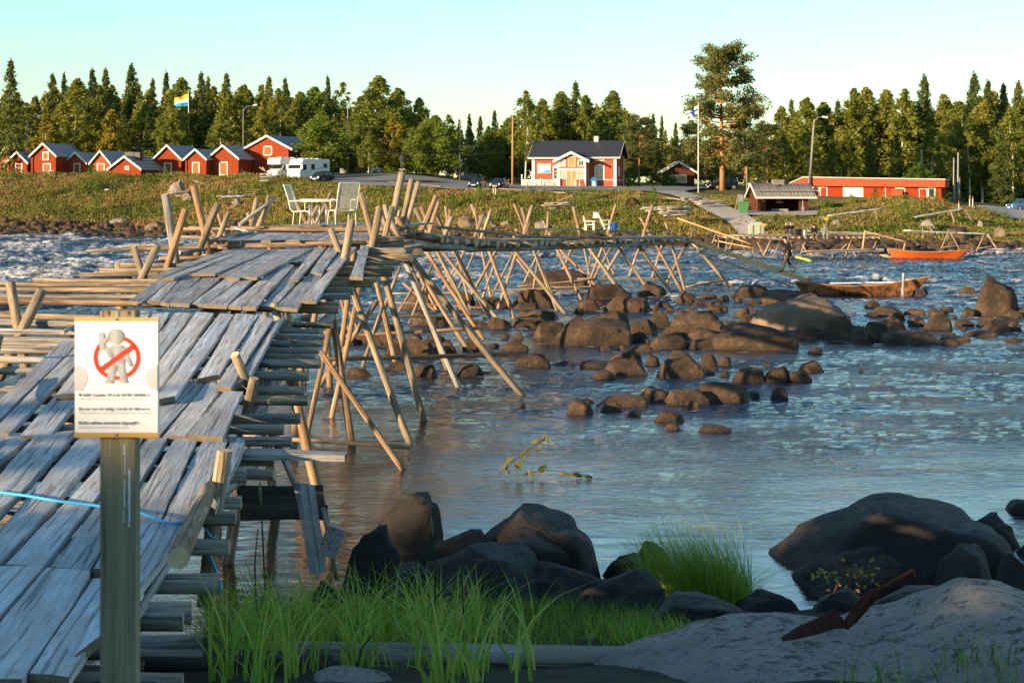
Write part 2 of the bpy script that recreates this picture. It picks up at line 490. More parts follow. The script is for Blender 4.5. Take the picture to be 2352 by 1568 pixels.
hgt = amp*(.24*big*patch + .20*mid*patch) + (.0035 + .10*np.clip(amp,0,1))*np.clip(1.1+1.5*pn(XX/3, DD/1.6), .2, 2)*sml
lw = np.clip((700-UU)/500, 0, 1)*np.clip((DD-90)/40, 0, 1)
hgt = hgt + lw*.55*np.maximum(fbm(wx/9+3, wy/5+1, 2, True)-.75, -.3)
hgt = np.minimum(hgt, .75)
steep = big*.5 + mid*.9
fq = steep*patch; fq = (fq-fq.mean())/fq.std()
lwf = np.clip((820-UU)/500, 0, 1)*np.clip((DD-60)/30, 0, 1)
foam = np.clip((fq - np.interp(np.minimum(amp,.9)+.5*lwf, [0,.32,.5,.75,.9,1.4], [9,4,2.6,2.1,1.7,.65]))*2.2, 0, 1)
foam = foam * np.clip(.8+1.3*pn(XX/1.1+3, DD/.6), 0, 1)
V = np.stack([XX, DD, hgt - .02], -1).reshape(-1, 3)
nr, nc = UU.shape; idx = np.arange(nr*nc).reshape(nr, nc)
Q = np.stack([idx[:-1,:-1], idx[:-1,1:], idx[1:,1:], idx[1:,:-1]], -1).reshape(-1, 4)
t = NT('river_water')
at = t.n('ShaderNodeAttribute', attribute_name='foam'); am = t.n('ShaderNodeAttribute', attribute_name='wild')
wa = t.wpos((1, 1.9, 1))
r1 = t.noise(wa, 2.6, 4, .6, .5); r2 = t.noise(wa, 9, 4, .6, .3); r3 = t.noise(wa, .55, 3, .6, .4)
h = t.math('ADD', t.math('MULTIPLY', r1, .10), t.math('ADD', t.math('MULTIPLY', r2, .015), t.math('MULTIPLY', r3, .12)))
h = t.math('MULTIPLY', h, t.math('ADD', t.math('MULTIPLY', am.outputs['Fac'], 3.2), .08))
h = t.math('MULTIPLY', h, t.ramp(t.noise(t.wpos((.10, .22, 1)), 1.0, 4, .6), [(.38, .35), (.62, 1.5)]))
bm_ = t.bump(h, 1.0, 1.0)
fm = t.math('MULTIPLY', at.outputs['Fac'], t.ramp(t.noise(wa, 3.5, 6, .75), [(.40, .25), (.54, 1.0)]))
c = t.mix(t.ramp(am.outputs['Fac'], [(.10, 0.0), (.40, 1.0)]), (.024,.016,.010), (.003,.020,.052))
c = t.mix(fm, c, (.80,.80,.78))
t.fin(c, .05, .5)
t.l(t.ramp(fm, [(0, .05), (.5, .7)]), t.b.inputs['Roughness'])
io = t.math('MULTIPLY', t.ramp(am.outputs['Fac'], [(.08, 1.0), (.40, .78)]), 1.7); t.l(io, t.b.inputs['IOR'])
M['water'] = t.m
me = npmesh('river', V, Q, M['water'], True)
for nm, arr in (('foam', foam), ('wild', np.clip(amp, 0, 1))):
    a_ = me.attributes.new(nm, 'FLOAT', 'POINT'); a_.data.foreach_set('value', arr.reshape(-1).astype(np.float32))
props(link('river', me), kind='structure')
nr0, nc0 = nr, nc
# ------------------------------------------------------------------ timber builders
def log(name, p0, p1, r0, r1, mat, parent, bend=.6, cut='cut', sides=9, taper_noise=.06, bevel_end=0.0):
    """round timber from p0 to p1 (world); grain runs along its local Y"""
    p0 = Vector(p0); p1 = Vector(p1); L = (p1-p0).length
    n = 3 if L < 1.2 else min(9, 3 + int(L/1.0))
    s = rnd.random()*99
    bx, bz = (rnd.random()-.5)*.012*bend*L, (rnd.random()-.5)*.012*bend*L
    vs, fs, mi = [], [], []
    for i in range(n):
        u = i/(n-1); y = u*L; r = r0+(r1-r0)*u
        ox = bx*math.sin(math.pi*u) + .10*r*math.sin(s+u*7*bend); oz = bz*math.sin(math.pi*u)+.10*r*math.cos(s*1.3+u*6*bend)
        for k in range(sides):
            th = 2*math.pi*k/sides
            rr = r*(1+taper_noise*math.sin(s+3*th+u*5)+taper_noise*.8*(rnd.random()-.5))
            yy = y + (bevel_end*r*math.cos(th) if i in (0, n-1) else 0)
            vs.append((ox+rr*math.cos(th), yy, oz+rr*math.sin(th)))
    for i in range(n-1):
        for k in range(sides):
            fs.append((i*sides+k, (i+1)*sides+k, (i+1)*sides+(k+1)%sides, i*sides+(k+1)%sides)); mi.append(0)
    fs.append(tuple(range(sides))); mi.append(1)
    fs.append(tuple((n-1)*sides+k for k in range(sides))[::-1]); mi.append(1)
    me = mesh(name, vs, fs, [M[mat], M[cut]], False, mi)
    me.polygons.foreach_set('use_smooth', [m == 0 for m in mi])
    dr = (p1-p0).normalized()
    q = dr.to_track_quat('Y', 'Z')
    return link(name, me, parent, Matrix.Translation(p0) @ q.to_matrix().to_4x4())
def plank(name, nl, nr, fr, fl, th, mat, parent, seg=7, rough=.012, curl=0.0):
    """board given by the four world corners of its top face"""
    nl, nr, fr, fl = map(Vector, (nl, nr, fr, fl))
    a = (nl+nr)/2; b = (fl+fr)/2; L = (b-a).length
    dr = (b-a).normalized(); q = dr.to_track_quat('Y', 'Z')
    mw = Matrix.Translation(a) @ q.to_matrix().to_4x4(); inv = mw.inverted()
    vs, fs = [], []
    s = rnd.random()*50
    wob = rough*(.35+.8*rnd.random())
    for i in range(seg+1):
        u = i/seg
        l = nl.lerp(fl, u); r = nr.lerp(fr, u)
        if mat == 'plankn': l, r = l.lerp(r, .025), r.lerp(l, .025)
        l = inv @ l; r = inv @ r
        cz = .004*math.sin(s+u*5)+ curl*(1-u)**3 + (rnd.random()-.5)*.004
        jl = wob*(.7*math.sin(s+u*4)+.9*(rnd.random()-.5)); jr = wob*(.7*math.cos(s*1.7+u*4)+.9*(rnd.random()-.5))
        ey = (rnd.random()-.5)*.03 if i in (0, seg) else 0
        tw = .006*math.sin(s*2+u*3)
        m_ = (l+r)/2
        vs += [(l.x+jl, l.y+ey, l.z+cz+tw), (m_.x, m_.y+ey*.3, m_.z+cz+.003), (r.x+jr, r.y-ey, r.z+cz-tw),
               (r.x+jr*1.25, r.y-ey, r.z+cz-tw-th), (l.x+jl*1.25, l.y+ey, l.z+cz+tw-th)]
    k = 5
    for i in range(seg):
        for j in range(k):
            fs.append((i*k+j, i*k+(j+1)%k, (i+1)*k+(j+1)%k, (i+1)*k+j))
    fs.append(tuple(range(k))[::-1]); fs.append(tuple(seg*k+j for j in range(k)))
    me = mesh(name, vs, fs, [M[mat], M['plankend']], False, [0]*(len(fs)-2)+[1, 1])
    return link(name, me, parent, mw)

BR = root('fishing_bridge', (-2, 16, 2.6), 'long rickety fishing bridge of grey planks and crossed log trestles over the rapids', 'bridge')
PA, PB, PC = (2.76, 0.0), (1.80, .061), (2.803, .0244)
def quadp(q, pl, up=0.0, mat='plank', th=.045, curl=0.0, seg=7, rough=.012):
    pts = [PP(x, y, pl, up) for x, y in q]
    plank('plank', *pts, th, mat, BR, seg, rough, curl)
# near deck, first boards
for q, up in [
 ([(-250,1480),(-60,1480),(102,1302),(-45,1300)], .03),
 ([(-110,1564),(57,1554),(208,1313),(104,1301)], .035),
 ([(62,1550),(163,1550),(314,1335),(214,1322)], .012),
 ([(172,1500),(232,1462),(431,1208),(318,1202)], .03),
 ([(300,1424),(319,1412),(390,1276),(373,1282)], -.05)]:
    quadp(q, PA, up, 'plankn', .055, rough=.010, seg=12)
for q, up in [
 ([(-130,1200),(-90,1120),(75,1000),(-4,994)], 0), ([(-95,1196),(0,1187),(172,987),(80,999)], .02),
 ([(-66,1292),(-2,1292),(258,1006),(184,1003)], .0), ([(10,1297),(98,1301),(333,1003),(287,1004)], .0),
 ([(117,1302),(203,1308),(386,1004),(337,1004)], 0), ([(217,1305),(303,1308),(464,1004),(400,1002)], 0),
 ([(365,1202),(428,1206),(528,1008),(468,1006)], .0), ([(484,1160),(499,1166),(563,1008),(531,1004)], -.01)]:
    quadp(q, PA, up, 'plankn', .06, rough=.016, seg=14)
# second stretch
for q, up in [
 ([(-78,990),(-26,990),(180,783),(140,783)], 0), ([(-22,992),(20,994),(233,783),(184,783)], 0),
 ([(125,905),(180,905),(272,783),(228,783)], .05), ([(45,1000),(118,1000),(308,765),(255,768)], -.01),
 ([(235,880),(262,880),(346,716),(314,713)], 0), ([(264,880),(300,880),(390,718),(349,716)], 0),
 ([(262,905),(303,905),(444,721),(400,718)], .0), ([(245,990),(296,990),(493,718),(450,716)], .01),
 ([(352,918),(405,910),(536,722),(505,720)], .055), ([(454,868),(502,860),(596,722),(540,720)], .055),
 ([(494,887),(530,890),(628,733),(599,722)], .05), ([(536,887),(574,862),(655,725),(631,737)], .03),
 ([(290,1002),(366,1002),(478,872),(425,878)], -.01), ([(368,1002),(428,1002),(514,890),(480,874)], -.01),
 ([(432,998),(514,1001),(560,900),(512,898)], .04)]:
    quadp(q, PB, up, 'plankn', .055, rough=.014, seg=12)
# third stretch
for q, up in [
 ([(296,691),(326,694),(402,634),(372,634)], 0), ([(335,693),(366,693),(420,633),(401,633)], 0),
 ([(369,693),(389,696),(466,633),(424,633)], 0), ([(389,697),(436,699),(510,634),(468,633)], 0),
 ([(440,697),(473,699),(556,636),(519,638)], 0), ([(474,699),(521,701),(586,637),(559,638)], 0),
 ([(524,703),(554,704),(652,610),(630,614)], 0), ([(554,705),(589,706),(674,609),(657,605)], .03),
 ([(598,703),(631,705),(704,614),(672,620)], 0), ([(634,706),(684,708),(745,625),(710,628)], 0),
 ([(690,689),(724,690),(774,624),(751,623)], .03),
 ([(348,633),(374,633),(544,575),(515,574)], .05), ([(374,638),(399,638),(569,576),(546,575)], .06),
 ([(441,628),(494,629),(618,574),(571,575)], .07), ([(501,632),(526,632),(638,573),(620,573)], .05),
 ([(516,638),(549,639),(668,572),(641,572)], .05), ([(555,635),(590,637),(718,570),(671,572)], .06),
 ([(663,642),(684,642),(748,569),(724,569)], .05), ([(714,625),(739,627),(781,569),(752,569)], .05),
 ([(748,621),(775,621),(818,567),(789,570)], .03), ([(804,635),(834,637),(846,563),(829,563)], .05)]:
    quadp(q, PC, up, 'plank', .05, rough=.014, seg=9)
# fourth stretch and the resting platform
PD = (2.926, .024)
xs = [495,524,556,590,625,656,690,722,760,796,838]
for i in range(len(xs)-1):
    a, b = xs[i], xs[i+1]-3
    o = 62-i*3
    quadp([(a,553-rnd.random()*3),(b,553-rnd.random()*3),(b+o*.8,535),(a+o*.8,535)], PD, .03, 'plank', .06, seg=5)
ZT = 4.14
_y0 = 46.9
xw = (590-CX)*_y0/F
while xw < -3.15:
    w_ = .2+.12*rnd.random(); ne = _y0 + rnd.uniform(-.25,.35); fe = 54+rnd.random()
    sk = .9
    lift = rnd.uniform(0,.05)
    plank('plank', (xw,ne,ZT+lift),(xw+w_,ne,ZT+lift),(xw+w_+sk,fe,ZT+lift*.3),(xw+sk,fe,ZT+lift*.3), .05, 'plank', BR, 6, .015, rnd.uniform(-.01,.03))
    xw += w_+.02+.03*rnd.random()

def ilog(a, b, za, zb, th, mat='log', ra=None, name='cross_log', d=None, **k):
    """log between two picture points with given heights above water (or distances)"""
    pa = PZ(a[0], a[1], za) if d is None else P(a[0], a[1], d[0])
    pb = PZ(b[0], b[1], zb) if d is None else P(b[0], b[1], d[1])
    rb = th*.5*pb.y/F; r_a = rb*1.0 if ra is None else ra*.5*pa.y/F
    return log(name, pa, pb, r_a, rb, mat, BR, **k)
def plz(x, y, pl, dz=0.0):
    return PP(x, y, pl, dz)
# cross logs carrying the boards (left end, right end, thickness of right end in picture px)
def clog(a, b, th, pl, dz, mat='log', ta=None, **k):
    pa = plz(*a, pl, dz); pb = plz(*b, pl, dz)
    rb = th*.5*pb.y/F; r_a = (ta*.5*pa.y/F) if ta else rb*.85
    log('cross_log', pa, pb, r_a, rb, mat, BR, cut='cutgrey' if mat == 'loggrey' else 'cut', **k)
for a, b, th, mt in [((276,610),(919,603),12,'log'),((229,622),(906,616),13,'log'),((184,630),(901,629),14,'log'),
                     ((76,643),(865,642),14,'log'),((-70,653),(857,653),15,'log'),((-70,664),(812,668),21,'log'),((-70,679),(805,681),16,'loggrey'),
                     ((366,594),(690,588),9,'logor')]:
    clog(a, b, th, PC, -.11, mt, ta=9.5)
for a, b, th, mt in [((-70,719),(763,748),15,'log'),((-70,737),(735,761),12,'loggrey'),((-70,760),(745,773),14,'loggrey'),
                     ((-70,777),(742,790),16,'loggrey'),((-70,791),(732,805),14,'loggrey'),((-70,804),(725,820),13,'loggrey'),((-70,822),(736,836),22,'loggrey'),
                     ((-80,851),(709,862),24,'loggrey'),((-110,893),(699,896),21,'loggrey'),((-140,919),(708,920),25,'log'),
                     ((-160,957),(690,960),27,'loggrey'),((-180,986),(652,987),25,'loggrey'),((-200,1013),(670,1014),24,'loggrey')]:
    clog(a, b, th, PB, -.12, mt, ta=16)
for a, b, th in [((-220,1049),(629,1051),34),((-250,1091),(566,1092),34),((-250,1060),(630,1091),26),((-280,1150),(555,1154),32),
                 ((-300,1188),(542,1190),34),((-330,1250),(527,1256),40),((-380,1340),(500,1341),50),
                 ((-420,1404),(439,1406),52),((-440,1428),(421,1428),44),((-480,1486),(465,1485),58),((-520,1562),(420,1562),36)]:
    clog(a, b, th, PA, -.165, 'loggrey', ta=th*.9, bevel_end=.25 if th > 45 else .08)
# ripped slat sticking out
plank('slat', PP(560,1030,PA,-.10), PP(560,1042,PA,-.10), PP(793,1046,PA,-.12), PP(797,1036,PA,-.12), .05, 'loggrey', BR, 6, .02)
# beams lying across at the steps
for a, b, th, ta, d, mt in [((-70,690),(420,700),15,15,(26.6,26.5),'logbr'),((380,699),(778,711),20,14,(26.5,26.4),'logbr'),
      ((500,697),(780,701),15,14,(27.2,27.1),'log'),((199,575),(560,564),12,7,(41,41),'log'),((500,566),(927,551),13,11,(41,41.2),'logbr'),
      ((530,524),(944,528),12,10,(46.8,46.8),'logbr'),((421,526),(760,531),8,7,(47.5,47.5),'log'),((414,544),(640,546),7,6,(44.5,44.5),'log'),
      ((434,523),(640,527),6,6,(48.5,48.5),'log'),((294,565),(420,562),6,6,(42.5,42.5),'log'),
      ((780,537),(955,538),9,8,(46,46),'log'),((800,558),(952,554),12,10,(42.5,42.5),'log'),((812,548),(930,546),8,8,(44,44),'loggrey'),
      ((840,582),(970,581),14,11,(39.5,39),'log'),((845,572),(968,575),10,9,(40.2,40),'loggrey'),((820,595),(945,592),23,16,(38,37.6),'log'),
      ((862,566),(977,563),14,10,(41.5,41.4),'loggrey'),((900,534),(975,533),8,8,(47.5,47.5),'log')]:
    ilog(a, b, 0, 0, th, mt, ta, 'beam', d)
for a, b, th, ta, d in [((476,553),(534,544),12,12,(41.5,42.5)),((531,543),(581,532),9,8,(42.5,45)),((536,522),(566,532),8,6,(46,44)),
      ((411,580),(474,573),8,9,(39.5,40.5)),((599,784),(704,726),10,9,(22.6,27)),((-40,900),(54,862),14,13,(17.6,19.2)),((143,764),(232,716),11,9,(23.0,27.5)),
      ((549,517),(633,454),9,9,(49,49.5)),((866,503),(905,497),9,8,(47,47))]:
    ilog(a, b, 0, 0, th, 'birch', ta, 'birch_log', d)
# long bearers under the near deck
log('bearer', (-2.75,8,2.42), (-2.45,17.4,2.42), .10, .09, 'loggrey', BR)
log('bearer', PP(572,986,PB,-.34), PP(655,826,PB,-.34), .085, .08, 'loggrey', BR)
log('bearer', PP(655,826,PB,-.34), PP(760,728,PB,-.30), .08, .08, 'loggrey', BR)
log('bearer', (-4.2,8,2.42), (-5.6,26,3.1), .10, .09, 'loggrey', BR)
log('bearer', (-4.4,26,3.2), (-4.0,41,3.6), .10, .09, 'loggrey', BR)
log('bearer', (-8.0,26,3.2), (-7.2,41,3.6), .10, .09, 'loggrey', BR)
log('bearer', P(412,1283,10.0), P(482,1120,13.2), .062, .055, 'logbr', BR, bend=.2)
log('bearer', (-3.2,41,3.75), (-2.9,52,3.95), .11, .10, 'loggrey', BR)
log('bearer', (-7.0,41,3.75), (-6.5,54,3.95), .11, .10, 'loggrey', BR)

# ---------------- the far run of the bridge
path = [(-3.6,46.5,4.05),(-2.3,55,3.66),(-1.15,62,3.46),(.9,70,3.30),(2.7,78,3.16),(5.0,87,2.98),(8.3,97,2.86)]
path = [Vector(p) for p in path]
def pathat(s):
    s = max(0, min(len(path)-1.0001, s)); i = int(s); return path[i].lerp(path[i+1], s-i), (path[i+1]-path[i]).normalized()
s = 0.28
while s < 5.98:
    c, dr = pathat(s); side = Vector((dr.y, -dr.x, 0)).normalized()
    side = (side + Vector((0,-.42,0))).normalized()
    wr = rnd.uniform(1.15, 1.85); wl = rnd.uniform(1.4, 2.4)
    if rnd.random() < .12: wl += 1.2
    z = Vector((0,0,-.12+rnd.uniform(-.04,.04)))
    log('cross_log', c - side*wl + z, c + side*wr + z, .065+.02*rnd.random(), .075+.03*rnd.random(), rnd.choice(['log','log','logbr','logor']), BR, sides=7, cut='cut')
    s += rnd.uniform(.045,.062)
for i in range(len(path)-1):
    for off in (-1.05, 1.0):
        a, da = pathat(i); b, db = pathat(i+.999)
        sa = Vector((da.y,-da.x,0)).normalized()
        log('bearer', a+sa*off+Vector((0,0,-.29)), b+sa*(off+rnd.uniform(-.1,.15))+Vector((0,0,-.29)), .10, .09, rnd.choice(['loggrey','log']), BR)
    for k in range(7):
        o = -1.15+k*.32+rnd.uniform(-.03,.03)
        a, da = pathat(i+rnd.uniform(0,.15)); b, db = pathat(i+.999+rnd.uniform(-.1,.12))
        sa = Vector((da.y,-da.x,0)).normalized(); w2 = sa*.125; up = Vector((0,0,rnd.uniform(0,.05)))
        plank('plank', a+sa*o-w2+up, a+sa*o+w2+up, b+sa*o+w2+up, b+sa*o-w2+up, .045, 'plank', BR, 8, .02)
for a, b, th, d in [((1000,520),(1175,539),7,(52,63)),((1185,528),(1330,527),4,(72,80)),((1340,525),(1500,535),4,(85,95)),((1070,527),(1230,543),5,(60,68)),
                    ((1180,543),(1323,545),7,(64,69)),((1323,545),(1420,547),6,(72,77)),((1420,546),(1561,546),5,(84,93))]:
    ilog(a, b, 0, 0, th, rnd.choice(['log','loggrey']), th, 'beam', d)

# ---------------- poles: (top x,y, bottom x,y, thickness px, distance or None when it stands in the water, material, lean of the top)
POLES = [
 # short crossed props through the deck, nearest first
 (514,1033,480,1312,37,13.2,'log',0), (24,648,60,852,24,24.6,'log',0), (96,664,8,850,25,24.0,'log',0), (-2,768,-30,870,26,20.5,'log',0),
 (630,697,671,860,20,25.0,'log',0), (662,735,621,865,27,24.6,'log',0), (538,814,624,990,22,19.6,'log',-.6), (584,868,555,1000,23,18.6,'log',0),
 (306,567,342,668,17,33,'log',0), (362,562,312,668,18,32.5,'log',0), (379,446,408,622,20,36.5,'loggrey',0), (427,481,378,632,17,36,'logor',0),
 (444,426,476,560,16,41,'logor',0), (502,467,456,575,17,40.5,'log',0), (526,487,498,556,12,42,'log',0), (499,482,520,550,9,42.5,'logbr',0), (462,503,500,547,5,42,'logbr',0),
 (590,454,577,523,12,50,'log',0), (617,468,594,521,14,49.5,'log',0), (568,489,582,520,9,50.5,'logbr',0), (604,500,612,468,6,51,'log',0),
 (676,453,706,518,9,56,'logbr',0), (712,471,722,515,8,56,'logbr',0), (731,472,704,520,8,55.5,'log',0), (760,443,722,520,9,55,'log',0), (590,470,583,515,10,50.2,'log',0),
 # tall props on the right edge
 (829,443,973,968,17,None,'log',0), (760,526,941,1017,17,None,'log',0), (809,504,780,654,20,36,'log',0), (872,480,845,612,18,41,'log',0),
 (867,475,898,545,13,46,'log',0), (884,470,898,520,13,46.5,'log',0), (902,474,885,540,13,45.5,'log',0), (895,505,917,545,13,46,'log',0), (910,498,926,522,11,48,'logbr',0),
 (923,395,898,520,17,50,'log',0), (946,411,924,512,13,51,'log',0), (961,417,936,514,12,51.5,'log',0),
 (855,497,850,520,7,50,'logbr',0), (918,483,914,500,8,52,'logbr',0),
 (1003,449,972,520,12,56,'logbr',0), (1008,464,988,528,11,57,'logbr',0), (952,478,1092,748,9,None,'log',0), (967,474,1062,718,9,None,'logbr',0),
 (1024,474,1032,530,8,60,'logbr',0), (1035,482,1026,520,9,60,'logbr',0), (1038,497,1022,540,11,57,'log',0), (1001,491,1132,745,9,None,'logbr',0),
 (1091,477,1098,535,6,66,'logbr',0), (1110,495,1096,530,9,66,'logbr',0), (1129,481,1106,545,8,65,'log',0), (1083,469,1182,732,9,None,'logbr',0),
 (1181,469,1283,714,8,None,'logbr',0), (1198,477,1212,528,8,72,'logbr',0), (1223,471,1205,530,9,72,'logbr',0), (1217,513,1208,532,9,72,'logbr',0),
 (1260,486,1256,528,7,77,'logbr',0), (1247,507,1337,692,8,None,'logbr',0), (1316,475,1330,530,8,80,'logbr',0), (1415,469,1398,527,7,85,'logbr',0),
 (1378,507,1501,684,7,None,'logbr',0), (1499,471,1478,540,8,90,'logbr',0), (1470,499,1566,668,8,None,'logbr',0), (1528,510,1573,666,7,None,'logbr',0),
 # legs below the deck
 (735,806,925,1080,15,None,'logbr',0), (830,640,762,960,13,None,'logbr',0), (592,800,618,1000,10,22,'loggrey',0),
 (767,716,706,993,13,None,'logbr',0), (868,690,735,885,13,None,'logbr',0), (930,600,1053,888,13,None,'loggrey',0), (940,600,1027,850,11,None,'logbr',0),
 (944,592,1199,907,15,None,'log',0), (880,700,833,842,9,None,'log',0), (920,612,858,768,9,None,'log',0), (893,690,860,765,8,None,'log',0),
 (783,689,803,763,6,None,'logor',0), (791,691,836,790,6,None,'logor',0), (925,650,1007,720,6,None,'logor',0), (950,600,1080,810,11,None,'logbr',0),
 (975,572,1112,779,10,None,'logor',0), (992,609,940,743,8,None,'log',0), (962,637,912,722,7,None,'log',0), (960,625,1007,720,7,None,'logor',0),
 (1045,557,1081,713,7,None,'logbr',0), (1035,552,1130,744,6,None,'logbr',0), (1007,567,1162,755,9,None,'log',0),
 (1075,562,1017,668,7,None,'logbr',0), (1097,562,1047,678,6,None,'log',0), (1105,562,1128,684,7,None,'logbr',0), (1147,564,1069,702,8,None,'logbr',0),
 (1137,602,1108,686,6,None,'log',0), (1177,584,1128,684,6,None,'log',0), (1197,547,1143,711,8,None,'log',0), (1160,559,1226,645,6,None,'logor',0),
 (1165,556,1300,722,9,None,'log',0), (1235,600,1221,696,6,None,'log',0), (1250,553,1195,668,6,None,'log',0), (1220,560,1279,716,6,None,'log',0),
 (1272,558,1376,664,6,None,'logor',0), (1320,554,1276,660,7,None,'logbr',0), (1338,554,1355,633,5,None,'log',0), (1362,554,1350,632,5,None,'logbr',0),
 (1390,550,1346,665,7,None,'logbr',0), (1386,571,1413,636,5,None,'logbr',0), (1408,560,1350,664,6,None,'log',0), (1441,547,1368,664,8,None,'log',0),
 (1342,554,1437,686,9,None,'log',0), (1478,541,1444,637,6,None,'logbr',0), (1456,550,1548,681,9,None,'log',0), (1524,550,1498,638,6,None,'logbr',0),
 (1572,567,1531,650,7,None,'logbr',0), (1590,558,1682,661,8,None,'log',0), (688,930,727,1115,14,None,'log',0), (645,1040,676,1110,12,19,'loggrey',0)]
for xt, yt, xb, yb, th, d, mt, ln in POLES:
    if d is None:
        pb = PZ(xb, yb, -.03); pb0 = pb.y
        # tops lean back towards the deck a little
        dt = pb0 + 1.2 if xt < xb else pb0 - .3
        if yt > 540: dt = pb0 + .5
        pt = P(xt, yt, dt)
        pb = pb + (pb-pt).normalized()*.35
        r = th*.5*pb0/F
        log('pole', pb, pt, r*1.0, r*.9, mt, BR, bend=.8, sides=8)
    else:
        pt = P(xt, yt, d+ln); pb = P(xb, yb, d)
        pb = pb + (pb-pt).normalized()*.25
        r = th*.5*d/F
        log('pole', pb, pt, r, r*.97, mt, BR, bend=.6, sides=10, bevel_end=.2*rnd.uniform(-1,1))
# the props' hidden feet, standing in the shaded water under the deck
for x, y0, z, leanx in [(-5.2,17,2.6,.3),(-5.8,24,3.1,.4),(-3.4,24.6,3.1,-.5),(-8.6,28,3.2,.6),(-4.2,27.5,3.2,-.3),(-7.8,36,3.6,.3),(-3.9,35.5,3.6,-.4),
                        (-6.9,41.5,3.8,.4),(-5.0,47.5,3.9,.3),(-6.6,50,3.9,-.3),(-7.3,55,3.9,.6),(-4.6,54,3.9,-.6)]:
    log('pole', (x+leanx,y0,-.5), (x,y0+.3,z), .085, .08, 'logbr', BR, sides=8)
    log('pole', (x-leanx*2,y0+.8,-.5), (x+.2,y0+.5,z), .08, .075, 'logbr', BR, sides=8)
# lower ties
for a, b, th, ta, d, mt in [((768,773),(1097,754),8,7,(55,56),'logor'),((740,826),(1167,813),11,9,(44,48.2),'logor'),((791,725),(1098,725),6,5,(64,66),'log'),
   ((668,1009),(942,1026),12,9,(34,35.4),'logbr'),((905,694),(1138,708),5,4,(72,72),'logbr'),((900,674),(1072,672),4,3,(84,84),'logbr'),
   ((1072,668),(1271,662),6,4,(84,84),'log'),((1135,684),(1202,668),3.5,3,(90,90),'log'),((1189,657),(1373,640),4,3,(88,89),'log'),((1259,660),(1421,656),4.5,4,(90,90),'log'),
   ((1325,640),(1536,640),4.5,4,(93,94),'log'),((1577,659),(1675,641),6,5,(99,101),'logor'),((716,750),(780,752),6,6,(56,57),'logor')]:
    ilog(a, b, 0, 0, th, mt, ta, 'tie', d)
# board wall and splayed board below the near deck
plank('board', P(545,1112,17.5), P(545,1150,17.5), P(743,1150,17.6), P(743,1115,17.6), .035, 'wet', BR, 5, .006)  # both wall boards carry the shade below the deck in their dark colour
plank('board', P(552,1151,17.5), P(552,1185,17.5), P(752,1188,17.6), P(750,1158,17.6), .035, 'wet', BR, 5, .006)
plank('board', P(716,1318,17.2), P(752,1312,17.2), P(722,1110,17.3), P(683,1112,17.3), .04, 'plank', BR, 5, .004)
MB().box(-.09,.09,-.03,.03,-.14,.14).build('block', M['plank'], BR, Matrix.Translation(P(762,1243,17.0)) @ Matrix.Rotation(.35,4,'Y'), local=False)
log('pole', P(774,1330,17.4), P(742,1165,17.4), .02, .02, 'loggrey', BR)

# ---------------- gangplank down to the boat, with its rail
GP = root('gangplank', P(1561,545,97), 'sloping cleated gangplank from the bridge end down to the moored boat', 'gangplank')
a = P(1563,546,97); b = P(1860,646,93.2)
dr = (b-a).normalized(); sd = Vector((dr.y,-dr.x,0)).normalized()
for s_ in (-.3, .3):
    log('side_beam', a+sd*s_, b+sd*s_, .075, .07, 'newwood', GP, sides=6)
plank('tread_board', a-sd*.22+Vector((0,0,.1)), a+sd*.22+Vector((0,0,.1)), b+sd*.22+Vector((0,0,.1)), b-sd*.22+Vector((0,0,.1)), .03, 'newwood', GP, 5, .004)
L = (b-a).length; k = .4
while k < L:
    c = a+dr*k+Vector((0,0,.13)); MB().bar(c-sd*.27, c+sd*.27, .05, .035).build('cleat', M['newwood'], GP, None, local=False); k += .42
def toworld(mb, name, mat, par): return mb.build(name, mat, par, Matrix.Identity(4), local=False)
GP_r = [((1555,501),(1734,564),5,'newwood','rail'),((1642,552),(1731,570),3,'newwood','rail'),((1598,512),(1584,552),4,'log','rail_post'),((1647,532),(1630,573),4,'log','rail_post'),
        ((1684,549),(1671,588),4,'log','rail_post'),((1732,563),(1725,604),4,'log','rail_post')]
for a_, b_, th, mt, nm in GP_r:
    log(nm, P(*a_,97), P(*b_,96.5), th*.5*97/F, th*.45*97/F, mt, GP, sides=6, bend=.2)
